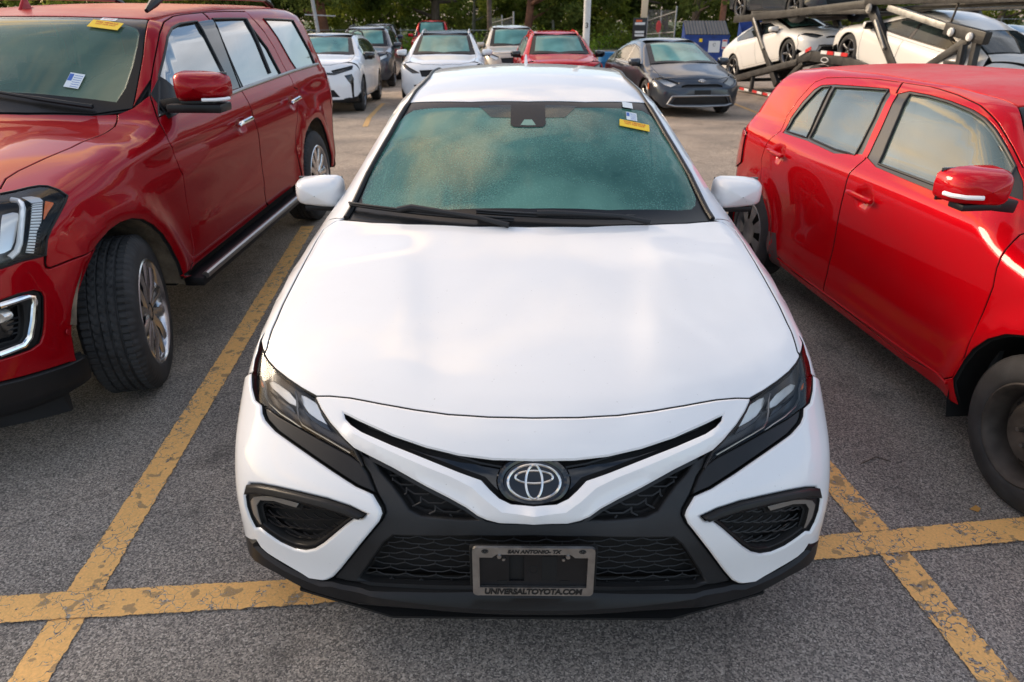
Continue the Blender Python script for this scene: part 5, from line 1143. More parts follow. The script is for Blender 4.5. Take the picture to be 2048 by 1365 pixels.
    # running board
    for sg in (1,-1):
        b=MB(); b.box((sg*.995,2.44,.385),(.11,2.02,.05)); b.build('running_board',M_black,r,bevel=.012)
        b=MB(); b.tube([(sg*1.05,1.47,.412),(sg*1.052,1.6,.414),(sg*1.052,3.38,.414),(sg*1.045,3.46,.412)],.020,10); b.build('board_trim',M_satin,r)
    b=MB(); b.add([(0,0,0)],[]); 
    # tail
    rbp=[('R',0,1.64),('R',.55,1.63),('S',4.845,1.60),('S',4.805,1.25),('S',4.785,.9),('S',4.725,.55),('S',4.69,.36),('R',.6,.33),('R',0,.33)]
    panel('tailgate',S,[sym(rbp)],MCylR(3.6,1.0),m,r,sp=.12,rim=.012)
    tl_=[('S',4.70,1.235),('S',4.785,1.22),('S',4.79,.95),('S',4.74,.86),('S',4.68,.92)]
    panel('tail_lamp',S,[tl_],tube,M_tail,r,sp=.07,rim=.01,off=.005,mirror=True)
    P=dict(wy=(.91,4.02),ra=.455,wr=.412,xo=.985,yc=1.5,belt=1.22,yr=4.7,hw=.90,floor=.36,mliner=M_liner,lang=(-2,160))
    underbody(r,S,P); cabin(r,P)
    wheels(r,'suv',1.0-.145,(1.0,4.02),.384,.25,.262,'split',M_alloy,steer=17,tread=True,nsp=6)
    mirror_unit(r,(1.125,1.67,1.375),m,(.27,.15,.165),stalk=.09,ind=-.055)
    for sg in (1,-1): b=MB(); b.box((sg*1.10,1.68,1.275),(.29,.15,.045)); b.build('mirror_mount',M_black,r,bevel=.015)
    sticker(r,S,(.50,2.035),.17,.075,M_yellow,YL,tilt=-.05); sticker(r,S,(.49,2.10),.085,.036,M_paper,[('SERVICE DEPT',.010,.004,M_stred,.0004,1)],tilt=0,name='paper_sticker'); paper(r,S,(.46,1.695),.075,.10)
    # wiper and cowl
    def onw(x,yy,h=.02):
        p=np.array([[x,yy,0.]]); p[0,2]=float(S.topz(np.array([abs(x)]),np.array([yy]))[0]); n=S.normal(p); return tuple((p+n*h)[0])
    for a,c_ in ((-.62,.05),(.0,.60)):
        w=MB(); xs=np.linspace(a,c_,12); f=lambda x:1.50+.2*x*x+.10*(1-(x-a)/(c_-a))
        w.tube([onw(x,f(x),.02) for x in xs],[.008]*6+[.012]*6,6); w.build('wiper',M_seal,r)
    return r
M_gside=glassmat('reflective_tinted_glass',(.010,.014,.016),(.02,.03,.03),.99); M_gside.node_tree.nodes['Principled BSDF'].inputs['Coat Weight'].default_value=1.; M_gside.node_tree.nodes['Principled BSDF'].inputs['Specular IOR Level'].default_value=1.0; M_gside.node_tree.nodes['Principled BSDF'].inputs['IOR'].default_value=2.6
SUV=build_suv()
# stickers behind the white sedan's glass
sticker(HERO,SH,(.505,1.995),.145,.062,M_yellow,[(t,s*.86,y*.86,a,b,c) for t,s,y,a,b,c in YL],tilt=-.03); paper(HERO,SH,(.50,2.07),.052,.075,tilt=.0); sticker(HERO,SH,(.492,2.175),.05,.06,M_paper,[],name='paper_sticker')
# ---------------------------------------------------------------- bright red hatchback on the right
def build_xd():
    S=Skin(**XD); m=M_bred; g=lambda k:list(D['X_'+k]); X=lambda *a:('X',*a)
    r=empty('parked_hatchback',(2.775,.088,0),(0,0,math.radians(5.9))); tag(r,'bright red boxy hatchback with a steel front wheel, right of the white sedan','car','cars parked in the lot')
    tube=MTube(.45); top=MDir((0,-.45,.9)); cyl=MCyl(1.3)
    hl=[('T',0,.22),('T',.4,.28),('T',.62,.45)]; hs=[('T',.66,.6),('T',.70,.9),('T',.71,1.12)]; cow=[('T',.3,1.04),('T',0,1.02)]
    panel('hood',S,[sym(hl+hs+cow)],top,m,r,sp=.1)
    ws=[('T',.70,1.17),('T',.50,1.70)]; glass=[('T',0,1.10),('T',.60,1.20),('T',.44,1.645),('T',0,1.60)]
    panel('windshield_border',S,[sym([('T',0,1.04),('T',.3,1.06)]+ws+[('T',0,1.665)]),sym(glass)],top,M_frit,r,sp=.1,rim=.006,off=-.004,gap=.002); panel('windshield',S,[sym(glass)],top,M_wind2,r,sp=.1,rim=0,bev=0,off=-.0045,gap=-.008)
    rs=[('T',.515,1.85),('T',.525,2.2),('T',.525,3.0),('T',.51,3.66)]
    panel('roof',S,[sym([('T',0,1.665),('T',.3,1.68),ws[-1]]+rs+[('T',.3,3.72),('T',0,3.74)])],MDir((0,0,1)),M_bredroof,r,sp=.08,rim=.006)
    dlo=g('dlo'); wq,wr_,wf=g('win_rq'),g('win_r'),g('win_f')
    fr=g('frame'); ff=g('frame_f'); sB=g('seamB'); sR=g('seamR'); sill=g('seamsill')
    a1=archpts(.82,.325,.355,.24); a2=archpts(3.36,.325,.345,.24)
    # front door: frame top from the B pillar forward, down the front seam, sill, up the B seam
    sF=g('seamF'); apx=[('S',1.17,1.06)]
    ffx=ff[:]
    half_f=ffx+apx+sF+sill[1:3]+[('S',2.262,.275)]+sB[::-1][:-1]
    inner_f=[p for p in dlo]
    # glass area is split at the B seam into two openings
    holef=[('S',2.36,1.345)]; 
    yb=lambda z: 2.29+.10*(z-1.03)/.31
    dF=[p for p in dlo if p[2]<yb(p[3])-.02]; dR=[p for p in dlo if p[2]>yb(p[3])+.02]
    holeF=dF+[('S',2.295,1.055),('S',2.375,1.335)]
    i0=[k for k,p in enumerate(dlo) if p in dR]
    # keep loop order for the rear part
    k0=next(k for k,p in enumerate(dlo) if p in dR and dlo[k-1] not in dR); dRo=[dlo[(k0+j)%len(dlo)] for j in range(len(dR))]
    holeR=dRo+[('S',2.40,1.335),('S',2.315,1.055)]
    k0=next(k for k,p in enumerate(dlo) if p in dF and dlo[k-1] not in dF); dFo=[dlo[(k0+j)%len(dlo)] for j in range(len(dF))]
    holeF=dFo+[('S',2.285,1.055),('S',2.375,1.338)]
    cup=lambda y0,z0,a,b_,d: (lambda Q: -d*np.clip(1-((Q[:,1]-y0)/a)**2-((Q[:,2]-z0)/b_)**2,0,1)**1.5)
    panel('front_door',S,[half_f,holeF],tube,m,r,sp=.026,rim=.016,mirror=True,offfn=cup(2.09,.878,.095,.062,.026))
    rd=[X(p[1],p[2]+.004,p[3]) for p in sB]+[('S',2.30,.275),('S',2.66,.262),('S',2.92,.285),('S',3.02,.40)]+sR[::-1][1:-1]+fr
    panel('rear_door',S,[rd,holeR],tube,m,r,sp=.026,rim=.016,mirror=True,offfn=cup(3.10,.898,.095,.062,.026))
    for nm,h_,ws_ in (('pillar_cover',holeF,[wf]),('pillar_cover',holeR,[wq,wr_])): panel(nm,S,[h_]+ws_,tube,M_pill,r,sp=.06,rim=.006,off=-.004,gap=-.003,mirror=True)
    for w in (wf,wr_,wq):
        panel('side_window',S,[w],tube,M_side2,r,sp=.06,rim=0,bev=0,off=-.008,gap=-.004,mirror=True); Pn=dense(S,w,.04); Pn=Pn-S.normal(Pn)*.001
        for sg in (1,-1): b=MB(); b.tube([tuple(p*np.array([sg,1,1])) for p in Pn],.006,6,closed=True); b.build('window_seal',M_seal,r)
    fe=hs+[ws[0]]+apx+sF+[('S',1.14,.24)]+a1+[('S',.44,.5),('S',.40,.72),('T',.66,.44)]
    panel('front_fender',S,[fe],tube,m,r,sp=.06,rim=.014,mirror=True)
    outer=[('T',.70,1.17)]+ws[1:]+rs+[('T',.50,3.74),('S',3.80,1.20),('S',3.86,.95),('S',3.84,.5),('S',3.80,.28)]+a2+[('S',3.02,.225),('S',2.4,.215),('S',1.14,.235)]+[('S',1.145,.245)]+[sF[-1]]+sill[1:3]+[('S',2.262,.268),('S',2.66,.255),('S',2.925,.278),('S',3.028,.40)]+sR[::-1][1:-1]+fr+ff+apx
    panel('body_side',S,[outer],tube,m,r,sp=.06,rim=.014,mirror=True)
    # grey protection film by the rear wheel
    panel('stone_guard_film',S,[g('clad')],tube,M_film,r,sp=.05,rim=0,bev=0,off=.0012,gap=0,mirror=True)
    seam('sill_crease',S,[('S',1.2,.305),('S',2.0,.285),('S',2.9,.27)],r,r=.006,m=m,mirror=True,off=-.001)
    for y,z in ((2.09,.885),(3.10,.905)):
        bar_on(S,r,'door_handle',m,[('S',y-.11,z),('S',y-.09,z),('S',y+.09,z),('S',y+.11,z)],.014,.028)
    tl_=[('S',3.70,.94),('S',3.83,.95),('S',3.86,.80),('S',3.84,.66),('S',3.72,.72)]
    panel('tail_lamp',S,[tl_],tube,M_tail,r,sp=.05,rim=.012,off=.012,mirror=True)
    rbp=[('R',0,1.36),('R',.4,1.35),('S',3.803,1.20),('S',3.863,.95),('S',3.843,.5),('S',3.803,.26),('R',.5,.24),('R',0,.24)]
    panel('tailgate',S,[sym(rbp)],MCylR(2.8),m,r,sp=.12,rim=.012)
    half=[('F',0,.80)]+hl[1:]+[('T',.655,.44),('S',.395,.72),('S',.435,.5)]+[a1[-1]]+[('S',.42,.20),('F',.5,.20),('F',0,.20)]
    lamp=[('F',.52,.68),('F',.78,.72),('F',.80,.60),('F',.56,.56)]; gr=[('F',0,.66),('F',.42,.66),('F',.38,.56),('F',0,.55)]; lo=[('F',0,.42),('F',.45,.42),('F',.40,.27),('F',0,.27)]
    panel('front_bumper',S,[sym(half),lamp,neg(lamp),sym(gr),sym(lo)],cyl,m,r,sp=.08,rim=.03)
    panel('headlight_lens',S,[lamp],cyl,M_lens,r,rim=0,bev=0,mirror=True); panel('headlight',S,[lamp],cyl,M_reflector,r,rim=0,bev=0,off=-.04,gap=-.008,mirror=True)
    for q in (gr,lo): panel('grille',S,[sym(q)],cyl,M_black,r,rim=0,bev=0,off=-.03,gap=-.006)
    P=dict(wy=(.82,3.36),ra=.352,wr=.318,xo=.865,yc=1.05,belt=1.02,yr=3.6,hw=.76,floor=.22)
    underbody(r,S,P); cabin(r,P)
    wheels(r,'hatch',.850-.10,(.79,3.36),.308,.19,.200,'cap',M_cap,front_style='steel',front_rim=M_steel)
    mirror_unit(r,(.985,1.20,1.15),m,(.235,.15,.15),stalk=.07,ind=-.02)
    return r
M_bredroof=paint('dusty_bright_red_roof',(.62,.004,.005),.10,.45,.32,coatr=.25,coatw=.4,spec=0)
M_pill=mat('brown_black_door_film',(.035,.030,.026),.32,0,.3)
M_film=mat('grey_stone_guard_film',(.10,.055,.055),.55)
XDC=build_xd()
# ---------------------------------------------------------------- cars further back
def suv_skin(L,W,H,hood=1.0,kw={}):
    k=L/4.6; h=W/2; c=dict(
     top=[(-.3,hood-.22),(0,hood-.12),(.12*k,hood-.05),(.45*k,hood),(1.0*k,hood+.07),(1.12*k,hood+.09),(1.92*k,H-.10),(2.2*k,H-.035),(2.7*k,H),(3.5*k,H-.02),(4.1*k,H-.09),(4.42*k,H-.45),(4.6*k,H-.6)],
     crown=[(0,.07),(1.1,.05),(2,.07),(4,.07)],bow=[(0,.28),(1.1,.25),(2,.16),(2.7,0),(4.5,-.1)],
     wz=[(.18,h-.09),(.35,h-.03),(.6,h-.02),(.82,h),(.95,h-.015),(hood+.06,h-.06),(hood+.10,h-.09),(H-.12,h-.28),(H,h-.36),(H+.1,h-.44)],
     wy=[(0,.95),(.5,.985),(1.,1),(3.4,1),(4.2,.98),(4.6,.94)],front=[(.15,.06),(.25,.01),(.4,0),(.6,0),(hood-.2,.05),(hood-.05,.14)],rear=[(.2,L-.08),(.6,L),(1.0,L-.06),(H,L-.35)],
     ktop=[(0,.10),(5,.11)],kfront=.14,fb=(.24,.25),rb=(.1,.2),bot=.2,flares=[(.90,.35,.40,.018,.06),(L-.98,.35,.40,.018,.06)]); c.update(kw); return Skin(**c)
def suv_spec(S,L,W,H,hood,m,**o):
    k=L/4.6; h=W/2; x0=h-.20; P=dict(sp=.14,L=L,wy=(.90,L-.98),ra=.375,wr=.35,ww=.22,wrr=.235,xo=h-.005,yc=1.1*k,belt=hood+.06,yr=L-.5,hw=h-.08,floor=.22,wkey='suv%d'%int(L*100),wstyle='alloy',wm=M_dalloy,nsp=5,zb=.25,cyl=1.4)
    P['hl']=[('T',0,.14),('T',.4,.20),('T',x0-.14,.34)]; P['hs']=[('T',x0-.03,.55),('T',x0,.8*k),('T',x0-.01,1.12*k+.16)]
    yc=1.11*k; B=.25; P['cow']=[('T',.6,yc+B*.36),('T',.3,yc+B*.09),('T',0,yc)]; P['cowc']=('T',0,yc+.01); xw=x0-.01; yh=1.95*k
    P['ws']=[('T',xw,yc+B*xw*xw+.04),('T',h-.36,yh+.16*(h-.36)**2)]; P['hdc']=('T',0,yh); P['glass']=[('T',0,yc+.10),('T',xw-.14,yc+.12+B*xw*xw),('T',h-.43,yh-.06+.14*(h-.36)**2),('T',0,yh-.07)]
    P['rs']=[('T',h-.345,yh+.25),('T',h-.34,3.0*k),('T',h-.36,4.08*k)]; P['rrc']=('T',0,4.15*k)
    P['rear_edge']=[('S',4.2*k,H-.16),('S',4.36*k,hood+.1),('S',4.42*k,hood-.15),('S',4.40*k,.6),('S',4.36*k,.27)]; P['front_edge']=[('S',.50,.40),('S',.47,.56),('S',.52,hood-.22)]; P['corner']=[('T',x0-.06,.44)]; P['fbot']=[('F',.6,.23),('F',0,.23)]
    b=hood+.06; y2=L-.98
    dlo=[('S',1.45*k,b),('S',1.62*k,b+.14),('S',2.02*k,H-.20),('S',2.4*k,H-.14),('S',3.2*k,H-.14),('S',3.9*k,H-.20),('S',4.15*k,b+.16),('S',3.95*k,b+.05),('S',2.6*k,b+.01)]
    w1=[('S',1.56*k,b+.025),('S',1.68*k,b+.14),('S',2.04*k,H-.225),('S',2.45*k,H-.165),('S',2.46*k,b+.03)]; w2=[('S',2.54*k,b+.03),('S',2.53*k,H-.165),('S',3.2*k,H-.165),('S',3.45*k,H-.19),('S',3.50*k,b+.05)]; w3=[('S',3.56*k,b+.06),('S',3.52*k,H-.195),('S',3.86*k,H-.22),('S',4.06*k,b+.16),('S',3.9*k,b+.08)]
    d1=[('S',1.34*k,b-.05),('S',2.49*k,b-.025),('S',2.47*k,.7),('S',2.44*k,.29),('S',1.35*k,.29),('S',1.30*k,.6)]; d2=[('S',2.505*k,b-.025),('S',3.55*k,b),('S',3.5*k,.85),('S',3.25*k,.60),('S',3.16*k,.42),('S',3.13*k,.29),('S',2.455*k,.29),('S',2.485*k,.7)]
    P['rearp']=[('R',0,H-.13),('R',h-.40,H-.14),('S',4.205*k,H-.18),('S',4.365*k,hood+.1),('S',4.425*k,hood-.15),('S',4.405*k,.6),('S',4.365*k,.25),('R',0,.25)]; P['rname']='tailgate'
    P['rlamp']=[('R',.55,hood+.0),('R',h-.06,hood+.04),('R',h-.04,hood-.1),('R',.55,hood-.08)]
    z=hood-.2
    P['front']=[('lamp','headlight_lens',[('F',.50,z+.03),('F',h-.16,z+.13),('F',h-.12,z+.04),('F',.60,z-.05)],M_reflector,True),('grille','grille',[('F',0,z+.02),('F',.46,z),('F',.42,z-.12),('F',0,z-.14)],M_black,False),('grille','lower_grille',[('F',0,.48),('F',.60,.48),('F',.52,.28),('F',0,.27)],M_black,False),('over','licence_plate',[('F',0,.60),('F',.16,.60),('F',.16,.50),('F',0,.50)],M_black,False)]
    P['mir']=(h+.055,1.52*k,b+.06); P['hood_z']=hood
    P.update(o); default_side(P,S,[d1,d2],dlo,[w1,w2,w3],0,0,0); return P
def roof_rails(r,H,h,y0,y1,mm,dz=0):
    for sg in (1,-1):
        b=MB(); b.tube([(sg*(h-.38),y0,H-.115),(sg*(h-.38),y0+.18,H-.035+dz),(sg*(h-.38),(y0+y1)/2,H+.018+dz),(sg*(h-.38),y1-.2,H-.02+dz),(sg*(h-.38),y1,H-.11)],.017,6); b.build('roof_rail',mm,r)
def badge_far(r,S,z,w=.13):
    p,_=S.cast(np.array([[0,-3.,z]]),np.array([[0,1.,0]]),.5,8,n=90); n=S.normal(p)[0]
    badge(r,(0,p[0][1]-.012,z),(math.atan2(-n[1],n[2]) if True else 0,0,0),w)
def seat_glow(r): pass
# 1 white electric SUV with black roof, back left
_L,_W,_H=4.69,1.86,1.53; S1=suv_skin(_L,_W,_H,1.0); h_=_W/2
P1=suv_spec(S1,_L,_W,_H,1.0,M_white,mroof=M_gloss,mir=(.985,1.55,1.06),mm=M_gloss)
P1['front']=[('lamp','headlight_lens',[('F',.42,.815),('F',.80,.90),('F',.81,.865),('F',.45,.775)],M_lampin,True),('over','front_trim',[('F',0,.795),('F',.45,.775),('F',.80,.862),('F',.80,.83),('F',.48,.735),('F',0,.745)],M_gloss,False),
 ('inset','side_vent',[('F',.66,.72),('F',.79,.745),('F',.82,.66),('F',.805,.42),('F',.80,.30),('F',.775,.30),('F',.77,.55)],M_gloss,True),('grille','lower_grille',[('F',0,.46),('F',.44,.46),('F',.54,.33),('F',0,.33)],M_black,False),('over','lower_lip',[('F',0,.28),('F',.60,.28),('F',.86,.33),('F',.86,.23),('F',0,.225)],M_black,False)]
C1=simple_car('parked_car','white SUV with black roof and black roof rails, parked behind the dark red SUV',(-4.12,12.7,0,4),S1,P1,M_white)
roof_rails(C1,_H,h_,2.25,4.1,M_black,.02); badge_far(C1,S1,.84,.12)
# 2 slate SUV and 3 dark blue car in the row behind
S2=suv_skin(4.6,1.85,1.66,1.02); P2=suv_spec(S2,4.6,1.85,1.66,1.02,M_grey)
C2=simple_car('parked_car','slate grey SUV with roof rails, mostly hidden behind the white black-roofed SUV',(-4.62,19.6,0,4),S2,P2,M_grey); roof_rails(C2,1.66,.925,2.2,4.0,M_black)
S3=suv_skin(4.7,1.9,1.70,1.05); P3=suv_spec(S3,4.7,1.9,1.70,1.05,M_navy)
C3=simple_car('parked_car','dark blue SUV furthest back in the left row, beside the grass',(-6.25,30.5,0,5),S3,P3,M_navy)
# 4 white SUV in the middle, 5 small red off-roader behind it
S4=suv_skin(4.74,1.86,1.57,.97); P4=suv_spec(S4,4.74,1.86,1.57,.97,M_white,mroof=M_frit)
P4['front'][0]=('lamp','headlight_lens',[('F',.46,.72),('F',.70,.83),('F',.84,.92),('F',.83,.84),('F',.62,.71)],M_lampin,True)
C4=simple_car('parked_car','white SUV with dark glass roof, facing out directly behind the white sedan',(-1.70,14.1,0,2.5),S4,P4,M_white); roof_rails(C4,1.57,.93,2.2,3.9,M_white,.0)
S5=suv_skin(4.3,1.85,1.82,1.08,dict(top=[(-.3,.9),(0,1.0),(.1,1.06),(.5,1.10),(1.35,1.15),(1.75,1.74),(1.95,1.80),(2.4,1.82),(3.6,1.80),(4.0,1.76),(4.3,1.2)])); P5=suv_spec(S5,4.3,1.85,1.82,1.08,M_bred,wr=.40,ra=.43)
C5=simple_car('parked_car','small upright red off-roader behind the white SUV with the glass roof',(-4.05,32,0,3),S5,P5,M_bred)
# 6 beige SUV, 7 red SUV
S6=suv_skin(4.65,1.85,1.68,1.03); P6=suv_spec(S6,4.65,1.85,1.68,1.03,M_beige)
C6=simple_car('parked_car','pale beige SUV half hidden at the left of the red SUV in the back row',(-.10,19.6,0,5),S6,P6,M_beige)
S7=suv_skin(4.46,1.83,1.56,.97); P7=suv_spec(S7,4.46,1.83,1.56,.97,M_bred,mm=M_gloss,mir=(1.0,1.5,1.06))
P7['front']=[('lamp','headlight_lens',[('F',.46,.76),('F',.82,.90),('F',.84,.80),('F',.66,.73)],M_reflector,True),('grille','grille',[('F',0,.84),('F',.30,.84),('F',.46,.74),('F',.62,.70),('F',.52,.42),('F',0,.40)],M_black,False),('inset','fog_lamp_surround',[('F',.72,.62),('F',.84,.62),('F',.82,.42),('F',.70,.42)],M_black,True)]
C7=simple_car('parked_car','red SUV with black mirrors and round nose emblem in the back row',(.98,14.5,0,4),S7,P7,M_bred); badge_far(C7,S7,.80,.15); roof_rails(C7,1.56,.915,2.0,3.8,M_bred,-.01)
# 8 dark grey wedge-shaped hatchback
W8=.89
S8=Skin(top=[(-.3,.55),(0,.63),(.12,.70),(.5,.82),(.9,.92),(1.0,.95),(1.9,1.31),(2.2,1.385),(2.55,1.42),(3.1,1.40),(3.8,1.27),(4.4,1.08),(4.6,1.0)],crown=[(0,.09),(1,.06),(2,.10),(4,.10)],bow=[(0,.32),(1.0,.30),(2,.22),(2.6,0),(4.4,-.12)],
 wz=[(.15,W8-.08),(.35,W8-.02),(.6,W8),(.80,W8),(.88,W8-.02),(.94,W8-.07),(1.3,W8-.27),(1.42,W8-.36)],wy=[(0,.94),(.5,.985),(1,1),(3.5,1),(4.3,.95)],front=[(.12,.05),(.22,.0),(.4,0),(.55,.0),(.62,.04),(.72,.15)],rear=[(.2,4.5),(.5,4.6),(.9,4.56),(1.2,4.4)],ktop=[(0,.10),(5,.12)],kfront=.14,fb=(.26,.22),rb=(.1,.2),bot=.15,flares=[(.90,.34,.38,.015,.06),(3.65,.34,.38,.015,.06)])
P8=dict(sp=.12,L=4.6,wy=(.90,3.65),ra=.36,wr=.335,ww=.2,wrr=.235,xo=.885,yc=.97,belt=.92,yr=4.0,hw=.80,floor=.2,wkey='wedge',wstyle='alloy',wm=M_dalloy,nsp=5,zb=.22,cyl=1.4,mm=M_grey)
P8.update(hl=[('T',0,.16),('T',.4,.22),('T',.62,.36)],hs=[('T',.70,.55),('T',.72,.85),('T',.71,1.13)],cow=[('T',.6,1.085),('T',.3,1.005),('T',0,.98)],cowc=('T',0,.985),ws=[('T',.70,1.18),('T',.555,2.06)],hdc=('T',0,1.99),glass=[('T',0,1.08),('T',.58,1.23),('T',.47,1.98),('T',0,1.93)],
 rs=[('T',.56,2.3),('T',.56,3.0),('T',.53,3.5)],rrc=('T',0,3.55),rear_edge=[('T',.6,4.3),('S',4.40,.95),('S',4.45,.7),('S',4.40,.27)],front_edge=[('S',.5,.38),('S',.46,.5),('S',.50,.62)],corner=[('T',.69,.47)],fbot=[('F',.5,.19),('F',0,.19)],blside=[('T',.55,3.6)],bl=[('T',0,3.58),('T',.50,3.55),('T',.56,4.2),('T',0,4.28)],tl=[('T',0,4.31),('T',.58,4.24),('T',.60,4.40),('T',0,4.5)],
 rearp=[('T',0,4.53),('T',.6,4.42),('S',4.41,.93),('S',4.46,.7),('S',4.41,.25),('R',0,.22)],
 front=[('lamp','headlight_lens',[('F',.44,.62),('F',.62,.70),('F',.80,.755),('F',.82,.70),('F',.70,.60),('F',.60,.56)],M_reflector,True),('grille','grille',[('F',0,.60),('F',.30,.60),('F',.40,.575),('F',.40,.55),('F',0,.555)],M_black,False),('over','licence_plate',[('F',0,.50),('F',.16,.50),('F',.16,.40),('F',0,.40)],M_black,False),('grille','lower_grille',[('F',0,.37),('F',.50,.365),('F',.58,.25),('F',0,.245)],M_black,False),
  ('line','lower_grille_trim',[('F',-.64,.245),('F',-.56,.39),('F',0,.40),('F',.56,.39),('F',.64,.245),('F',.5,.215),('F',0,.212),('F',-.5,.215),('F',-.63,.245)],M_satin,.017,.012,False)],mir=(.945,1.42,.965))
dl=[('S',1.35,.93),('S',2.1,1.22),('S',2.6,1.29),('S',3.2,1.25),('S',3.75,1.10),('S',3.6,.99),('S',2.5,.95)]
default_side(P8,S8,[[('S',1.25,.87),('S',2.45,.91),('S',2.42,.5),('S',2.38,.27),('S',1.35,.27),('S',1.28,.5)],[('S',2.465,.91),('S',3.5,.94),('S',3.35,.72),('S',3.15,.5),('S',3.1,.27),('S',2.395,.27),('S',2.435,.5)]],dl,[[('S',1.5,.955),('S',2.12,1.195),('S',2.5,1.26),('S',2.5,.97)],[('S',2.58,.975),('S',2.57,1.265),('S',3.15,1.23),('S',3.6,1.09),('S',3.5,1.01)]],0,0,0)
C8=simple_car('parked_car','dark grey low hatchback with silver-framed lower grille, beyond the bright red hatchback',(3.45,12.35,0,7.5),S8,P8,M_grey); badge_far(C8,S8,.66,.13)
# stray paint-orange reflector on its flank: side marker
b=MB(); b.prism([(0,0),(.05,.0),(.07,.11),(.02,.11)],-.004,.004,lambda x,y,z:(-.90+z,.52+x,.50+y)); b.build('side_marker',M_amber,C8)
# ---------------------------------------------------------------- vehicles on the transporter and the van beyond
def white_hatch(label,x,y,z,deg,pt):
    P=dict(P8); r=simple_car('parked_car',label,(x,y,z,deg,pt),S8,P,M_white2); r['group']='white cars loaded on the transporter'; badge_far(r,S8,.66,.13); return r
M_white2=paint('warm_white_paint',(.74,.72,.68),0,.35,.05)
P8.update(mm=M_white2)
white_hatch('white hatchback nose up on the transporter ramp, the further of the two',7.52,15.95,.50,11,-11)
white_hatch('white hatchback tilted tail down on the transporter deck, nearer the red hatchback',7.62,15.6,.68,191,-10.5)
P8.update(mm=M_grey)
Su=suv_skin(4.6,1.85,1.66,1.02); Pu=suv_spec(Su,4.6,1.85,1.66,1.02,M_grey)
o=simple_car('parked_car','grey SUV on the top deck of the transporter, only a wheel in view',(7.56,16.1,1.33,11),Su,Pu,M_grey)
Sv=suv_skin(4.9,1.95,1.75,1.05,dict(top=[(-.3,.85),(0,.95),(.3,1.03),(1.0,1.10),(1.9,1.58),(2.3,1.66),(2.9,1.70),(3.7,1.64),(4.2,1.50),(4.55,1.28),(4.8,1.02),(4.9,.9)])); Pv=suv_spec(Sv,4.9,1.95,1.70,1.05,M_silver)
cv=simple_car('parked_car','silver wagon seen from behind with large dark curved rear glass, beyond the transporter posts',(9.15,17.4,.0,187),Sv,Pv,M_silver)
panel('rear_glass',Sv,[sym([('T',0,3.45),('T',.50,3.50),('T',.62,3.9),('T',.68,4.45),('T',.4,4.60),('T',0,4.63)])],MDir((0,.5,.8)),M_gside,cv,sp=.1,rim=.01,off=.012)
Sw=suv_skin(4.6,1.85,1.60,1.0); Pw=suv_spec(Sw,4.6,1.85,1.60,1.0,M_white)
simple_car('parked_car','white SUV at the far right edge, behind the silver wagon',(14.3,19.0,0,4),Sw,Pw,M_white)
# ---------------------------------------------------------------- car transporter
M_frame=mat('dark_painted_steel',(.035,.033,.032),.5,.3,.15,bump=(40,.2,.004),var=(5,.5))
M_frame2=mat('worn_light_steel',(.36,.35,.33),.45,.5,var=(9,.3))
M_rr=mat('red_reflective_tape',(.62,.02,.02),.35,0,.4); M_rw=mat('white_reflective_tape',(.75,.74,.72),.35,0,.4)
tr=empty('car_transporter',(6.3,17.2,gz(17.2))); tag(tr,'black two-deck car transporter trailer with red and white tape, behind the red hatchback','trailer')
O=Vector((6.3,17.2,gz(17.2))); R_=Vector((2.30,.46,0))
def rel(p,far=False): q=Vector(p)-O; return tuple(q+(R_ if far else Vector((0,0,0))))
def beam(nm,a,b_,w,h,mm=M_frame,far=True,bev=.008):
    for s in ((False,True) if far else (False,)):
        q=MB(); q.bar(rel(a,s),rel(b_,s),w,h); q.build(nm,mm,tr,bevel=bev)
beam('ramp_beam',(5.95,19.55,-.24),(6.62,16.18,.50),.16,.14); beam('ramp_beam',(6.10,18.9,-.42),(6.50,16.8,-.32),.07,.06,M_frame2,far=False)
beam('deck_beam',(6.60,16.25,.55),(6.72,15.7,.68),.12,.20); beam('deck_beam',(6.72,15.72,.66),(6.95,14.5,.66),.12,.22); beam('deck_beam',(6.95,14.52,.66),(7.65,11.0,.02),.12,.22)
beam('fender_arm',(6.50,16.75,-.10),(6.66,16.0,.50),.10,.12,far=False)
beam('lower_rail',(6.05,19.1,-.36),(6.62,16.2,-.36),.07,.07,far=False)
beam('support_leg',(6.22,18.2,-.40),(6.22,18.2,.02),.08,.12,far=False)
beam('post',(6.12,18.68,1.50),(6.47,17.0,-.10),.11,.16); beam('post',(7.05,13.98,1.66),(7.28,12.85,.55),.11,.17)
beam('upper_deck_beam',(5.95,19.55,1.34),(7.06,14.1,1.74),.16,.16); beam('upper_deck_beam',(7.02,14.15,1.80),(8.4,7.6,1.90),.16,.16)
beam('upper_deck_beam',(6.12,18.7,1.52),(7.05,14.0,1.60),.10,.09)
beam('hydraulic_ram',(7.16,13.5,1.68),(7.50,11.85,1.37),.11,.12,M_frame2,far=False,bev=.03)
for a,b_ in (((6.16,18.5,1.40),(6.30,17.8,.70)),((7.10,13.75,1.45),(7.18,13.3,.95))):
    beam('post_sleeve',(a[0]-.07,a[1]-.06,a[2]),(b_[0]-.07,b_[1]-.06,b_[2]),.05,.06,M_frame2,far=False,bev=.012)
q=MB(); c=Vector((7.56,11.42,1.30))-O; q.box(c,(.14,.95,.20),0,Matrix.Rotation(math.radians(11),3,'Z')@Matrix.Rotation(math.radians(8),3,'X')); q.build('pivot_bracket',M_frame,tr,bevel=.02)
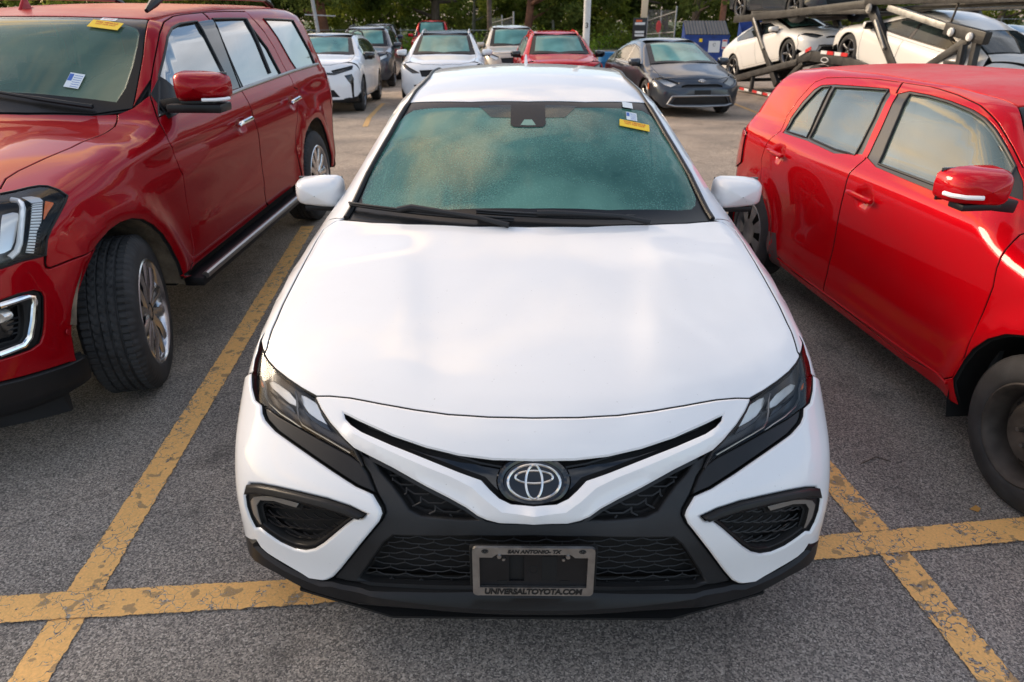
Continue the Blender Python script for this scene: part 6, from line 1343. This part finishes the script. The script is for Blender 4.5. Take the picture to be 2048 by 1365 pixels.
for (x,y,z,rr) in ((7.45,11.66,1.31,.055),(7.53,11.22,1.25,.055),(6.98,13.90,1.66,.07)):
    q=MB(); q.lathe([(0,0),(0,rr),(.02,rr),(.02,rr*1.25),(.05,rr*1.25)],16,0,ax='x'); o=q.build('pivot_pin',M_rw if rr<.06 else M_frame2,tr); o.location=Vector((x-.06,y,z))-O
beam('brace',(7.38,12.25,.60),(7.58,11.35,1.20),.09,.13,far=False); beam('post',(7.61,11.15,1.22),(7.63,11.1,.35),.10,.12,far=False); beam('post',(7.56,11.42,1.12),(7.58,11.36,.35),.10,.12,far=False); beam('brace',(7.50,11.75,.82),(7.58,11.36,.82),.06,.06,far=False)
beam('tie_rod',(7.50,11.76,1.85),(7.47,11.84,1.34),.03,.03,M_steel,far=False)
for (y,z,dz) in ((16.0,.70,.10),(15.15,.77,.0),(14.65,.77,.0)):
    for k,mm in ((0,M_rw),(1,M_rr)):
        x=6.62+.19*(16.2-y)+.047*k; q=MB(); q.box((0,0,0),(.012,.22,.07),0,Matrix.Rotation(math.radians(11),3,'Z')@Matrix.Rotation(math.radians(-(22 if dz else 0)),3,'X')); o=q.build('reflective_tape',mm,tr); o.location=Vector((x-.085,y-.23*k,z+(.09*k if dz else 0)))-O
for y in (18.6,17.9,17.35):
    for k,mm in ((0,M_rr),(1,M_rw)):
        q=MB(); q.box((0,0,0),(.012,.24,.06),0,Matrix.Rotation(math.radians(11),3,'Z')); o=q.build('reflective_tape',mm,tr); o.location=Vector((6.05+.19*(19.1-y)-.055+.047*k,y-.25*k,-.36))-O
q=MB(); q.tube([(0,x,z) for x,z in ell((0,0),.13,.05,26)],.010,6,closed=True); o=q.build('maker_plate',M_rw,tr); o.location=Vector((6.74,15.05,.62))-O; o.rotation_euler=(0,0,math.radians(11))
for y in (13.35,13.05): q=MB(); q.box((0,0,0),(.02,.10,.07),0,Matrix.Rotation(math.radians(11),3,'Z')); o=q.build('marker_lamp',M_amber if y<13.2 else M_rw,tr,bevel=.006); o.location=Vector((6.95+.19*(14.5-y)-.02,y,.64))-O
tm,rm=wheel_mesh('truck',.42,.26,.24,'alloy',M_dalloy)
for y in (15.5,14.5):
    for s in (0,1):
        o=link('wheel',tm,tr); o.location=Vector((6.86+.19*(15.5-y)+2.1*s,y+.42*s,gz(y)+.42))-O; o.rotation_euler=(0,0,math.radians(11)+(math.pi if not s else 0)); link('rim',rm,o)
for (y,z) in ((16.2,.52),(14.9,.58),(13.4,.40),(12.0,.12),(19.4,-.22),(17.9,.12)): q=MB(); q.bar(rel((6.60+.19*(16.2-y),y,z)),rel((6.60+.19*(16.2-y),y,z),True),.12,.08); q.build('cross_member',M_frame,tr)
for k,(x0,y0,z0,x1,y1,z1) in enumerate(((6.15,19.4,-.16,6.85,16.1,.56),(6.90,15.6,.60,7.85,11.0,-.15),(6.3,19.4,1.42,8.4,8.5,1.84))):
    for s in (.12,1.72):
        q=MB(); v=Vector((.98*s,.19*s,0)); q.bar(Vector((x0,y0,z0))+v-O,Vector((x1,y1,z1))+v-O,.50,.05); q.build('wheel_track',M_frame,tr)
# ---------------------------------------------------------------- far side of the lot: verge, fence, poles, signs, bins, trees
def at(px,y):
    """x of a sight line at distance y (used to survey the background once)"""
    return -0.043+(y+1.37)*math.tan(math.atan((px-1039)/1365/ .8957*1.0)*1.0)*1.0*.93
def pxx(px,y):     # lateral place of picture column px near the horizon, at distance y
    return -0.043+(px-1024)/1365*((y+1.37)*.8957+.4446*1.6)-(y+1.37)*.00977
def sheet(name,x0,x1,y0,y1,h,m,wob=.5,nx=40):
    V=[];F=[]; ny=8
    for j in range(ny+1):
        for i in range(nx+1):
            t=j/ny; x=x0+(x1-x0)*i/nx; y=y0+(y1-y0)*t+(math.sin(x*.9)+math.sin(x*.37+2))*wob*(1 if j in(0,ny) else 0)*.5; V.append((x,y,gz(y)+h))
    for j in range(ny):
        for i in range(nx): a=j*(nx+1)+i; F.append((a,a+1,a+nx+2,a+nx+1))
    return tag(raw(name,V,F,m),kind='structure')
M_dirt=mat('tan_dirt',(.33,.22,.12),.95,bump=(8,.6,.05),var=(1.3,.35,8)); M_grassg=mat('rough_grass_ground',(.07,.10,.025),.95,bump=(14,.8,.08),var=(.6,.5,8)); M_conc=mat('pale_concrete',(.36,.32,.28),.9,bump=(20,.3,.01),var=(.7,.2,8))
sheet('dirt_verge',-60,8,35.5,41,.012,M_dirt,1.5); sheet('access_road',2,60,37.5,46,.010,M_conc,.3); sheet('dirt_verge',1.5,14,35.2,38.0,.016,M_dirt,.6)
sheet('grass_verge',-90,4.5,40,110,.03,M_grassg,1.2); sheet('grass_verge',4.5,90,46,110,.03,M_grassg,.6)
def leafmat(name,c1,c2,tr=.35):
    m=bpy.data.materials.new(name); m.use_nodes=True; t=m.node_tree; t.nodes.clear(); N=t.nodes.new; K=t.links.new
    o=N('ShaderNodeOutputMaterial'); d=N('ShaderNodeBsdfDiffuse'); s=N('ShaderNodeBsdfTranslucent'); x=N('ShaderNodeMixShader'); x.inputs[0].default_value=tr
    g=N('ShaderNodeTexCoord'); n=N('ShaderNodeTexNoise'); n.inputs['Scale'].default_value=.55; n.inputs['Detail'].default_value=6; n.inputs['Roughness'].default_value=.7; K(g.outputs['Object'],n.inputs['Vector'])
    w=N('ShaderNodeTexWhiteNoise'); w.noise_dimensions='3D'; gq=N('ShaderNodeNewGeometry'); K(gq.outputs['True Normal'],w.inputs['Vector'])
    a=N('ShaderNodeMath'); a.operation='MULTIPLY_ADD'; a.inputs[1].default_value=.35; K(w.outputs['Value'],a.inputs[0]); K(n.outputs['Fac'],a.inputs[2])
    r=N('ShaderNodeMapRange'); r.inputs['From Min'].default_value=.45; r.inputs['From Max'].default_value=.9; K(a.outputs['Value'],r.inputs['Value'])
    c=N('ShaderNodeMix'); c.data_type='RGBA'; c.inputs['A'].default_value=(*c1,1); c.inputs['B'].default_value=(*c2,1); K(r.outputs['Result'],c.inputs['Factor']); K(c.outputs['Result'],d.inputs['Color']); K(c.outputs['Result'],s.inputs['Color']); K(d.outputs[0],x.inputs[1]); K(s.outputs[0],x.inputs[2]); K(x.outputs[0],o.inputs['Surface'])
    return m
LF=[leafmat('dark_leaves',(.05,.075,.02),(.17,.20,.05),.45),leafmat('mid_leaves',(.08,.12,.025),(.25,.29,.06),.5),leafmat('sunlit_light_leaves',(.15,.20,.03),(.38,.42,.08),.55),leafmat('weeds',(.12,.21,.03),(.28,.40,.06),.5)]  # light set brightened, putting sunlit patches into the leaf colour
M_bark=mat('brown_bark',(.10,.075,.055),.95,bump=(6,1,.08),var=(2.5,.45,8)); M_redbark=mat('reddish_bark',(.17,.075,.045),.95,bump=(6,1,.08),var=(2.5,.4,8)); M_pale=mat('pale_bark',(.26,.25,.22),.9,bump=(6,.6,.05),var=(2.5,.3,8))
def leaves(cent,rad,n,size,seed):
    """n leaf-sized quads gathered in clumps round the given centres"""
    g=np.random.default_rng(seed); k=g.integers(0,len(cent),n); d=g.normal(size=(n,3)); d/=np.linalg.norm(d,axis=1,keepdims=True)
    p=np.array(cent)[k]+d*(np.array(rad)[k][:,None]*(g.random((n,1))**.45))*np.array([1,1,.75])
    a=g.normal(size=(n,3)); a/=np.linalg.norm(a,axis=1,keepdims=True); b=np.cross(a,g.normal(size=(n,3))); b/=np.linalg.norm(b,axis=1,keepdims=True); s=size*(.6+.8*g.random((n,1)))
    V=np.stack([p-a*s*.5,p+b*s*.28,p+a*s*.5,p-b*s*.28],1).reshape(-1,3); F=np.arange(n*4).reshape(n,4); return V,F
def fastmesh(name,V,F,m,parent=None):
    me=bpy.data.meshes.new(name); me.vertices.add(len(V)); me.vertices.foreach_set('co',np.asarray(V,np.float32).ravel()); me.loops.add(F.size); me.loops.foreach_set('vertex_index',F.ravel().astype(np.int32)); me.polygons.add(len(F)); me.polygons.foreach_set('loop_start',(np.arange(len(F))*F.shape[1]).astype(np.int32)); me.polygons.foreach_set('loop_total',np.full(len(F),F.shape[1],np.int32)); me.update(calc_edges=True); me.materials.append(m); return link(name,me,parent)
def tree(label,x,y,h,r,lean,bark,leaf,crown,n,seed,fork=3.,cat='tree'):
    g=random.Random(seed); z=gz(y)-.1; o=empty('broadleaf_tree',(x,y,z)); tag(o,label,cat,'trees beyond the fence')
    b=MB(); K=9; P=[(lean*(i/K)**1.2*h*.5+g.uniform(-.06,.06),g.uniform(-.08,.08),h*i/K) for i in range(K+1)]; b.tube(P,[r*(1.25 if i==0 else 1-.62*i/K) for i in range(K+1)],10)
    b.build('trunk',bark,o); cs=[];rs=[]
    for k in range(7):
        t=.28+.08*k; p=Vector(P[min(K,int(t*K))]); a=g.uniform(0,6.28); L_=g.uniform(.5,1)*crown; q=p+Vector((math.cos(a)*L_,math.sin(a)*L_,g.uniform(.2,1.3))); mid=(p+q)/2+Vector((g.uniform(-.3,.3),g.uniform(-.3,.3),g.uniform(-.2,.3)))
        lb=MB(); lb.tube([p,mid,q],[r*.42,r*.28,r*.12],7); lb.build('limb',bark,o)
        for j in range(5): cs.append(tuple(q+Vector((g.uniform(-1,1)*crown*.45,g.uniform(-1,1)*crown*.45,g.uniform(-1.0,1.3))))); rs.append(g.uniform(.35,.95)*crown*.36)
    V,F=leaves(cs,rs,n,.30,seed); fastmesh('crown',V,F,LF[leaf],o); return o
TR=[('thick dark-barked tree left of the grey pole at the back fence',585,47,8,.26,.1,M_bark,0,3.4),('reddish trunk tree standing just behind the leaning grey pole',648,44,8,.32,-.05,M_redbark,0,3.6),('slim tree with light yellow-green leaves left of the back row cars',705,52,7,.12,.15,M_bark,2,2.8),
('leafy light green tree above the dark blue SUV',765,50,7,.13,-.1,M_bark,2,3.0),('broad grey trunk tree behind the small red off-roader',872,48,8.5,.34,.0,M_bark,1,4.0),('tree with pale thin trunk between the white and red SUVs',945,54,7,.14,.2,M_pale,1,3.0),
('forked leaning tree with reddish bark behind the beige SUV',1052,46,8,.30,.22,M_redbark,0,3.2),('slim pale stemmed tree above the red SUV roof',1105,50,7,.10,.05,M_pale,1,2.8),('pale curved sapling right of the white pole',1205,52,6,.09,.45,M_pale,0,2.4),('second pale sapling leaning right near the sign board',1240,54,6,.08,.5,M_pale,0,2.4),
('dark tree behind the chain-link gate panel',1330,50,8,.22,-.1,M_bark,0,3.8),('dark spreading tree above the blue dumpster',1385,46,8,.26,.12,M_bark,0,4.0),('dense tree beyond the transporter ramp',1560,50,8,.24,.0,M_bark,1,4.2),('dense tree above the white hatchback on the deck',1700,48,8,.24,.1,M_bark,1,4.2),('sunlit tree behind the transporter posts',1840,50,8,.22,-.1,M_bark,2,4.2),('tree at the far right behind the silver wagon',1990,50,8,.24,.0,M_bark,2,4.2),
('tree at the far left behind the dark red SUV roof',470,48,8,.28,.1,M_bark,0,4.2),('shaded tree at the left edge above the red SUV',330,47,8,.26,.0,M_bark,1,4.2)]
for i,(lb,px,y,h,r,ln,bk,lf,cw) in enumerate(TR): tree(lb,pxx(px,y),y,h,r,ln,bk,lf,cw,5200,100+i)
# undergrowth: one mass of brush in front of a darker wood, and the weeds at its foot
def mass(name,y0,y1,zt,n,size,leaf,seed,x0=-62,x1=78,den=260,zlo=0.):
    g=np.random.default_rng(seed); cx_=g.uniform(x0,x1,den); cy_=g.uniform(y0,y1,den); cz=np.array([gz(v) for v in cy_])+zlo+g.random(den)**1.1*(zt-zlo); V,F=leaves(np.stack([cx_,cy_,cz],1),g.uniform(.5,1.5,den),n,size,seed); return tag(fastmesh(name,V,F,LF[leaf]),kind='stuff')
mass('woodland_mass',58,72,9,90000,.55,0,1,den=900,x0=-95,x1=110); mass('undergrowth',52,60,3.6,60000,.34,0,2,den=520,x0=-80,x1=90); mass('undergrowth',47,56,3.2,26000,.28,1,3,den=200); mass('undergrowth',46.8,52,3.0,17000,.24,2,4,den=110,x0=-26,x1=60)
mass('weeds',46.5,48.5,.75,16000,.16,3,5,den=260,x0=4.5,x1=75); mass('weeds',41,44,.7,20000,.15,3,6,den=300,x0=-60,x1=4.5)
# far wood: upright trunks in the shade
g_=random.Random(9)
# chain-link fence
M_galv=mat('dull_galvanised_steel',(.30,.31,.31),.5,.6)
def fence(label,x0,x1,y,zt,step=3.,ph=2.):
    o=empty('chain_link_fence',(x0,y,gz(y))); tag(o,label,'fence'); n=int((x1-x0)/step)
    for i in range(n+1): b=MB(); b.tube([(i*step,0,-.2),(i*step,0,zt+.12)],.035,6); b.build('post',M_galv,o)
    b=MB(); b.tube([(0,0,zt),(n*step,0,zt)],.022,6); b.build('top_rail',M_galv,o)
    b=MB(); L_=n*step; s=.26
    for k in range(int(L_/s)):
        for a in (1,-1):
            x=k*s; p=(x,0,0 if a>0 else zt); q=(x+zt,0,zt if a>0 else 0)
            if q[0]<=L_: b.tube([p,q],.0035,3,cap=False)
    w=b.build('wire_mesh',M_galv,o); w['kind']='stuff'
    return o
fence('long low chain-link fence along the back of the lot',-40,1.0,42.5,1.22); fence('chain-link fence behind the blue dumpsters',16.0,60,47.5,1.75)
def gate(label,p0,p1,z0,z1,zz=None):
    o=empty('gate',(*p0,gz(p0[1]))); tag(o,label,'gate'); dx,dy=p1[0]-p0[0],p1[1]-p0[1]; zz=zz or (z1,z1)
    for t,zt in ((0,zz[0]),(.5,(zz[0]+zz[1])/2),(1,zz[1])): b=MB(); b.tube([(dx*t,dy*t,z0),(dx*t,dy*t,zt+.25)],.04,7); b.build('gate_post',M_galv,o)
    for t,zf in ((0,1.),(0,.5)): b=MB(); b.tube([(0,0,z0+(zz[0]-z0)*zf),(dx,dy,z0+(zz[1]-z0)*zf)],.028,7); b.build('gate_rail',M_galv,o)
    b=MB(); L_=math.hypot(dx,dy); n=int(L_/.12)
    for k in range(-n,n):
        for sg in (1,-1):
            a=max(0,k/n); c=min(1,k/n+(z1-z0)/L_); 
            if c<=a: continue
            f=lambda t:(z0+(t-k/n)*L_) if sg>0 else (z1-(t-k/n)*L_)
            b.tube([(dx*a,dy*a,f(a)),(dx*c,dy*c,f(c))],.003,3,cap=False)
    w=b.build('wire_mesh',M_galv,o); w['kind']='stuff'; return o
gate('open chain-link gate leaf left of the beige SUV',(pxx(983,40),40),(pxx(1027,36),36),.3,1.9,(1.62,2.0))
gate('taller chain-link gate leaf holding a red octagonal sign',(pxx(1292,40),40),(pxx(1347,36),36),.4,2.3,(1.75,2.25))
def pole(name,label,px,y,r0,r1,h,lean,m,cat='pole'):
    x=pxx(px,y); b=MB(); b.tube([(0,0,-.2),(lean*h*.5,0,h*.5),(lean*h,0,h)],[r0,(r0+r1)/2,r1],12); o=b.build(name,m); o.location=(x,y,gz(y)); return tag(o,label,cat)
M_wpole=mat('white_painted_pole',(.62,.62,.60),.6,var=(4,.12)); M_gpole=mat('grey_weathered_pole',(.36,.37,.37),.7,var=(4,.25))
wp=pole('light_pole','thick white pole with a black number, right of the red SUV',1172,32,.155,.15,7,-.004,M_wpole); text_mesh('number','3',.30,M_print,wp,(-.01,-.158,1.62),(math.radians(90),0,0),bold=.006)
pole('utility_pole','leaning pale grey pole in front of the reddish tree trunk',640,38,.10,.09,7,-.075,M_gpole)
b=MB(); b.tube([(-.7,0,2.05),(.9,0,1.98)],.035,6); o=b.build('sign_arm',M_gpole,bpy.data.objects['utility_pole']); 
pole('wooden_pole','brown wooden pole beside the open gate leaf',979,37,.13,.11,6,.005,M_bark); pole('wooden_pole','reddish wooden pole behind the blue dumpster',1440,42,.18,.17,6,.0,M_redbark)
# sign board, red octagon, tan panel
M_tan=mat('tan_board',(.62,.50,.34),.7); M_or=mat('orange_red_print',(.72,.12,.03),.5); M_wp=mat('white_print',(.7,.7,.68),.5); M_sgn=mat('black_sign',(.02,.02,.02),.4); M_redsign=mat('red_sign',(.62,.05,.05),.5); M_ylp=mat('yellow_post',(.62,.50,.10),.6)
sx=pxx(1277,36); so=empty('sign_board',(sx,36,gz(36))); tag(so,'black lot sign with orange and white lettering on a yellow post','sign')
b=MB(); b.box((0,0,.42),(.10,.10,.9)); b.build('post',M_ylp,so); b=MB(); b.box((0,-.06,1.42),(.68,.05,.98)); b.build('panel',M_sgn,so,bevel=.008)
for z,w,mm,hh in ((1.78,.30,M_or,.09),(1.66,.50,M_wp,.11),(1.28,.46,M_wp,.10),(1.13,.46,M_wp,.10)): 
    b=MB(); b.box((0 if w>.4 else -.05,-.089,z),(w,.004,hh)); b.build('lettering_band',mm,so)
b=MB(); b.box((.18,0,2.35),(.32,.04,.85)); b.build('tan_board',M_tan,so,bevel=.008)
ox=pxx(1315,37.6); b=MB(); b.prism([(.30*math.cos(math.radians(22.5+45*k)),.30*math.sin(math.radians(22.5+45*k))) for k in range(8)],-.01,.01,lambda x,y,z:(x,z,y)); o=b.build('octagon_sign',M_redsign); o.location=(ox-.02,37.5,gz(37.5)+1.50); o.rotation_euler=(0,0,math.radians(55)); tag(o,'small red octagonal sign hung on the right gate leaf','sign')
# dumpsters
M_dblue=mat('blue_painted_steel',(.012,.045,.22),.5,.0,.1,bump=(9,.3,.02),var=(3,.35)); M_lid=mat('dark_grey_plastic_lid',(.05,.052,.055),.55,var=(3,.3))
def dumpster(label,px0,px1,y,deg,open_=False):
    x0,x1=pxx(px0,y),pxx(px1,y); w=x1-x0; o=empty('dumpster',((x0+x1)/2,y,gz(y)+.05),(0,0,math.radians(deg))); tag(o,label,'dumpster','blue dumpsters at the back')
    D_=1.5; b=MB(); b.add([(-w/2,-D_/2,.12),(w/2,-D_/2,.12),(w/2,D_/2,.12),(-w/2,D_/2,.12),(-w/2,-D_/2,1.20),(w/2,-D_/2,1.20),(w/2,D_/2,1.72),(-w/2,D_/2,1.72)],[(3,2,1,0),(0,1,5,4),(1,2,6,5),(2,3,7,6),(3,0,4,7)]); b.box((0,-D_/2-.01,1.16),(w+.06,.06,.08)); b.build('body',M_dblue,o)
    for sg in (-1,1): b=MB(); b.box((sg*(w/2+.03),-.1,.85),(.08,.9,.14)); b.build('fork_pocket',M_dblue,o,bevel=.01)
    b=MB(); b.box((0,0,.06),(w*.9,D_*.9,.12)); b.build('base',M_dark,o)
    if not open_:
        for k in range(2):
            b=MB(); xa=-w/2+k*w/2+.01; xb=xa+w/2-.02; V=[];F=[]; N=14
            for i in range(N+1):
                x=xa+(xb-xa)*i/N; dz=.03*(i%2); V+=[(x,-D_/2-.08,1.215+dz),(x,D_/2,1.735+dz)]
            for i in range(N): F.append((2*i,2*i+2,2*i+3,2*i+1))
            b.add(V,F); b.build('lid',M_lid,o,sharp=10)
    for (cx_,cz,ww,hh,mm) in ((.18*w,.72,.50,.48,M_wp),(.41*w,.82,.22,.40,M_wp),(-.14*w,.98,.14,.14,M_yellow)): b=MB(); b.box((cx_,-D_/2-.006,cz),(ww,.008,hh)); b.build('notice',mm,o)
    for cz in (.97,.68): b=MB(); b.box((.41*w,-D_/2-.013,cz),(.20,.004,.06)); b.build('notice_print',M_redsign,o)
    b=MB(); b.tube([(.18*w+.06*math.cos(a),-D_/2-.014,.80+.06*math.sin(a)) for a in np.linspace(.5,5.6,10)],.010,5); b.build('notice_print',M_lid,o)
    return o
dumpster('blue dumpster with black ribbed lid and white notice, behind the grey hatchback',1366,1450,33,-6); dumpster('second blue dumpster, open topped, half hidden by the white hatchback',1478,1540,35,-8,True)
M_barrel=mat('bright_blue_plastic',(.01,.16,.36),.4,var=(5,.15))
b=MB(); b.lathe([(0,0),(0,.28),(.03,.29),(.28,.285),(.30,.295),(.33,.285),(.60,.285),(.62,.295),(.65,.285),(.86,.29),(.89,.28),(.87,.25),(.87,0)],28,0,ax='z'); o=b.build('barrel',M_barrel); o.location=(pxx(1214,22.5),22.5,gz(22.5)); tag(o,'bright blue plastic barrel between the red SUV and the grey hatchback','barrel')
# rocks at the edge of the grass, litter on the asphalt
M_rock=mat('pale_rock',(.30,.25,.20),.9,bump=(9,.6,.03),var=(5,.3))
for i,(px,y) in enumerate(((797,36.5),(806,36),(815,36.3),(822,36.1))):
    bm=bmesh.new(); bmesh.ops.create_icosphere(bm,subdivisions=2,radius=.22)
    for v in bm.verts: v.co*=random.uniform(.8,1.2); v.co.z*=.6
    me=bpy.data.meshes.new('rock'); bm.to_mesh(me); bm.free(); me.materials.append(M_rock); o=link('rock',me); o.location=(pxx(px,y),y,gz(y)+.08); tag(o,('leftmost pale rock by the grass','pale rock second from the left by the grass','pale rock third from the left by the grass','rightmost pale rock by the grass')[i],'rock','rocks between the blue SUV and the off-roader')
M_leaf=mat('dry_leaf',(.40,.20,.05),.7)
b=MB(); b.add([(0,0,.004),(.028,.010,.016),(.045,0,.008),(.026,-.016,.003)],[(0,1,2),(0,2,3)]); o=b.build('dry_leaf',M_leaf); o.location=(1.715,.735,0); tag(o,'small dry orange leaf lying by the steel front wheel','leaf')
b=MB(); b.tube([(0,0,.004),(.09,.05,.006),(.14,.02,.004)],.0022,5); o=b.build('twig',M_bark); o.location=(1.42,1.02,0); tag(o,'thin twig on the asphalt right of the yellow line','twig')
b=MB(); b.tube([(0,0,.003),(.09,.05,.003)],.0018,4); o=b.build('straw',M_pale); o.location=(-1.98,3.25,0); o.rotation_euler=(0,0,.3); tag(o,'short pale straw lying between the red SUV and the yellow line','straw')
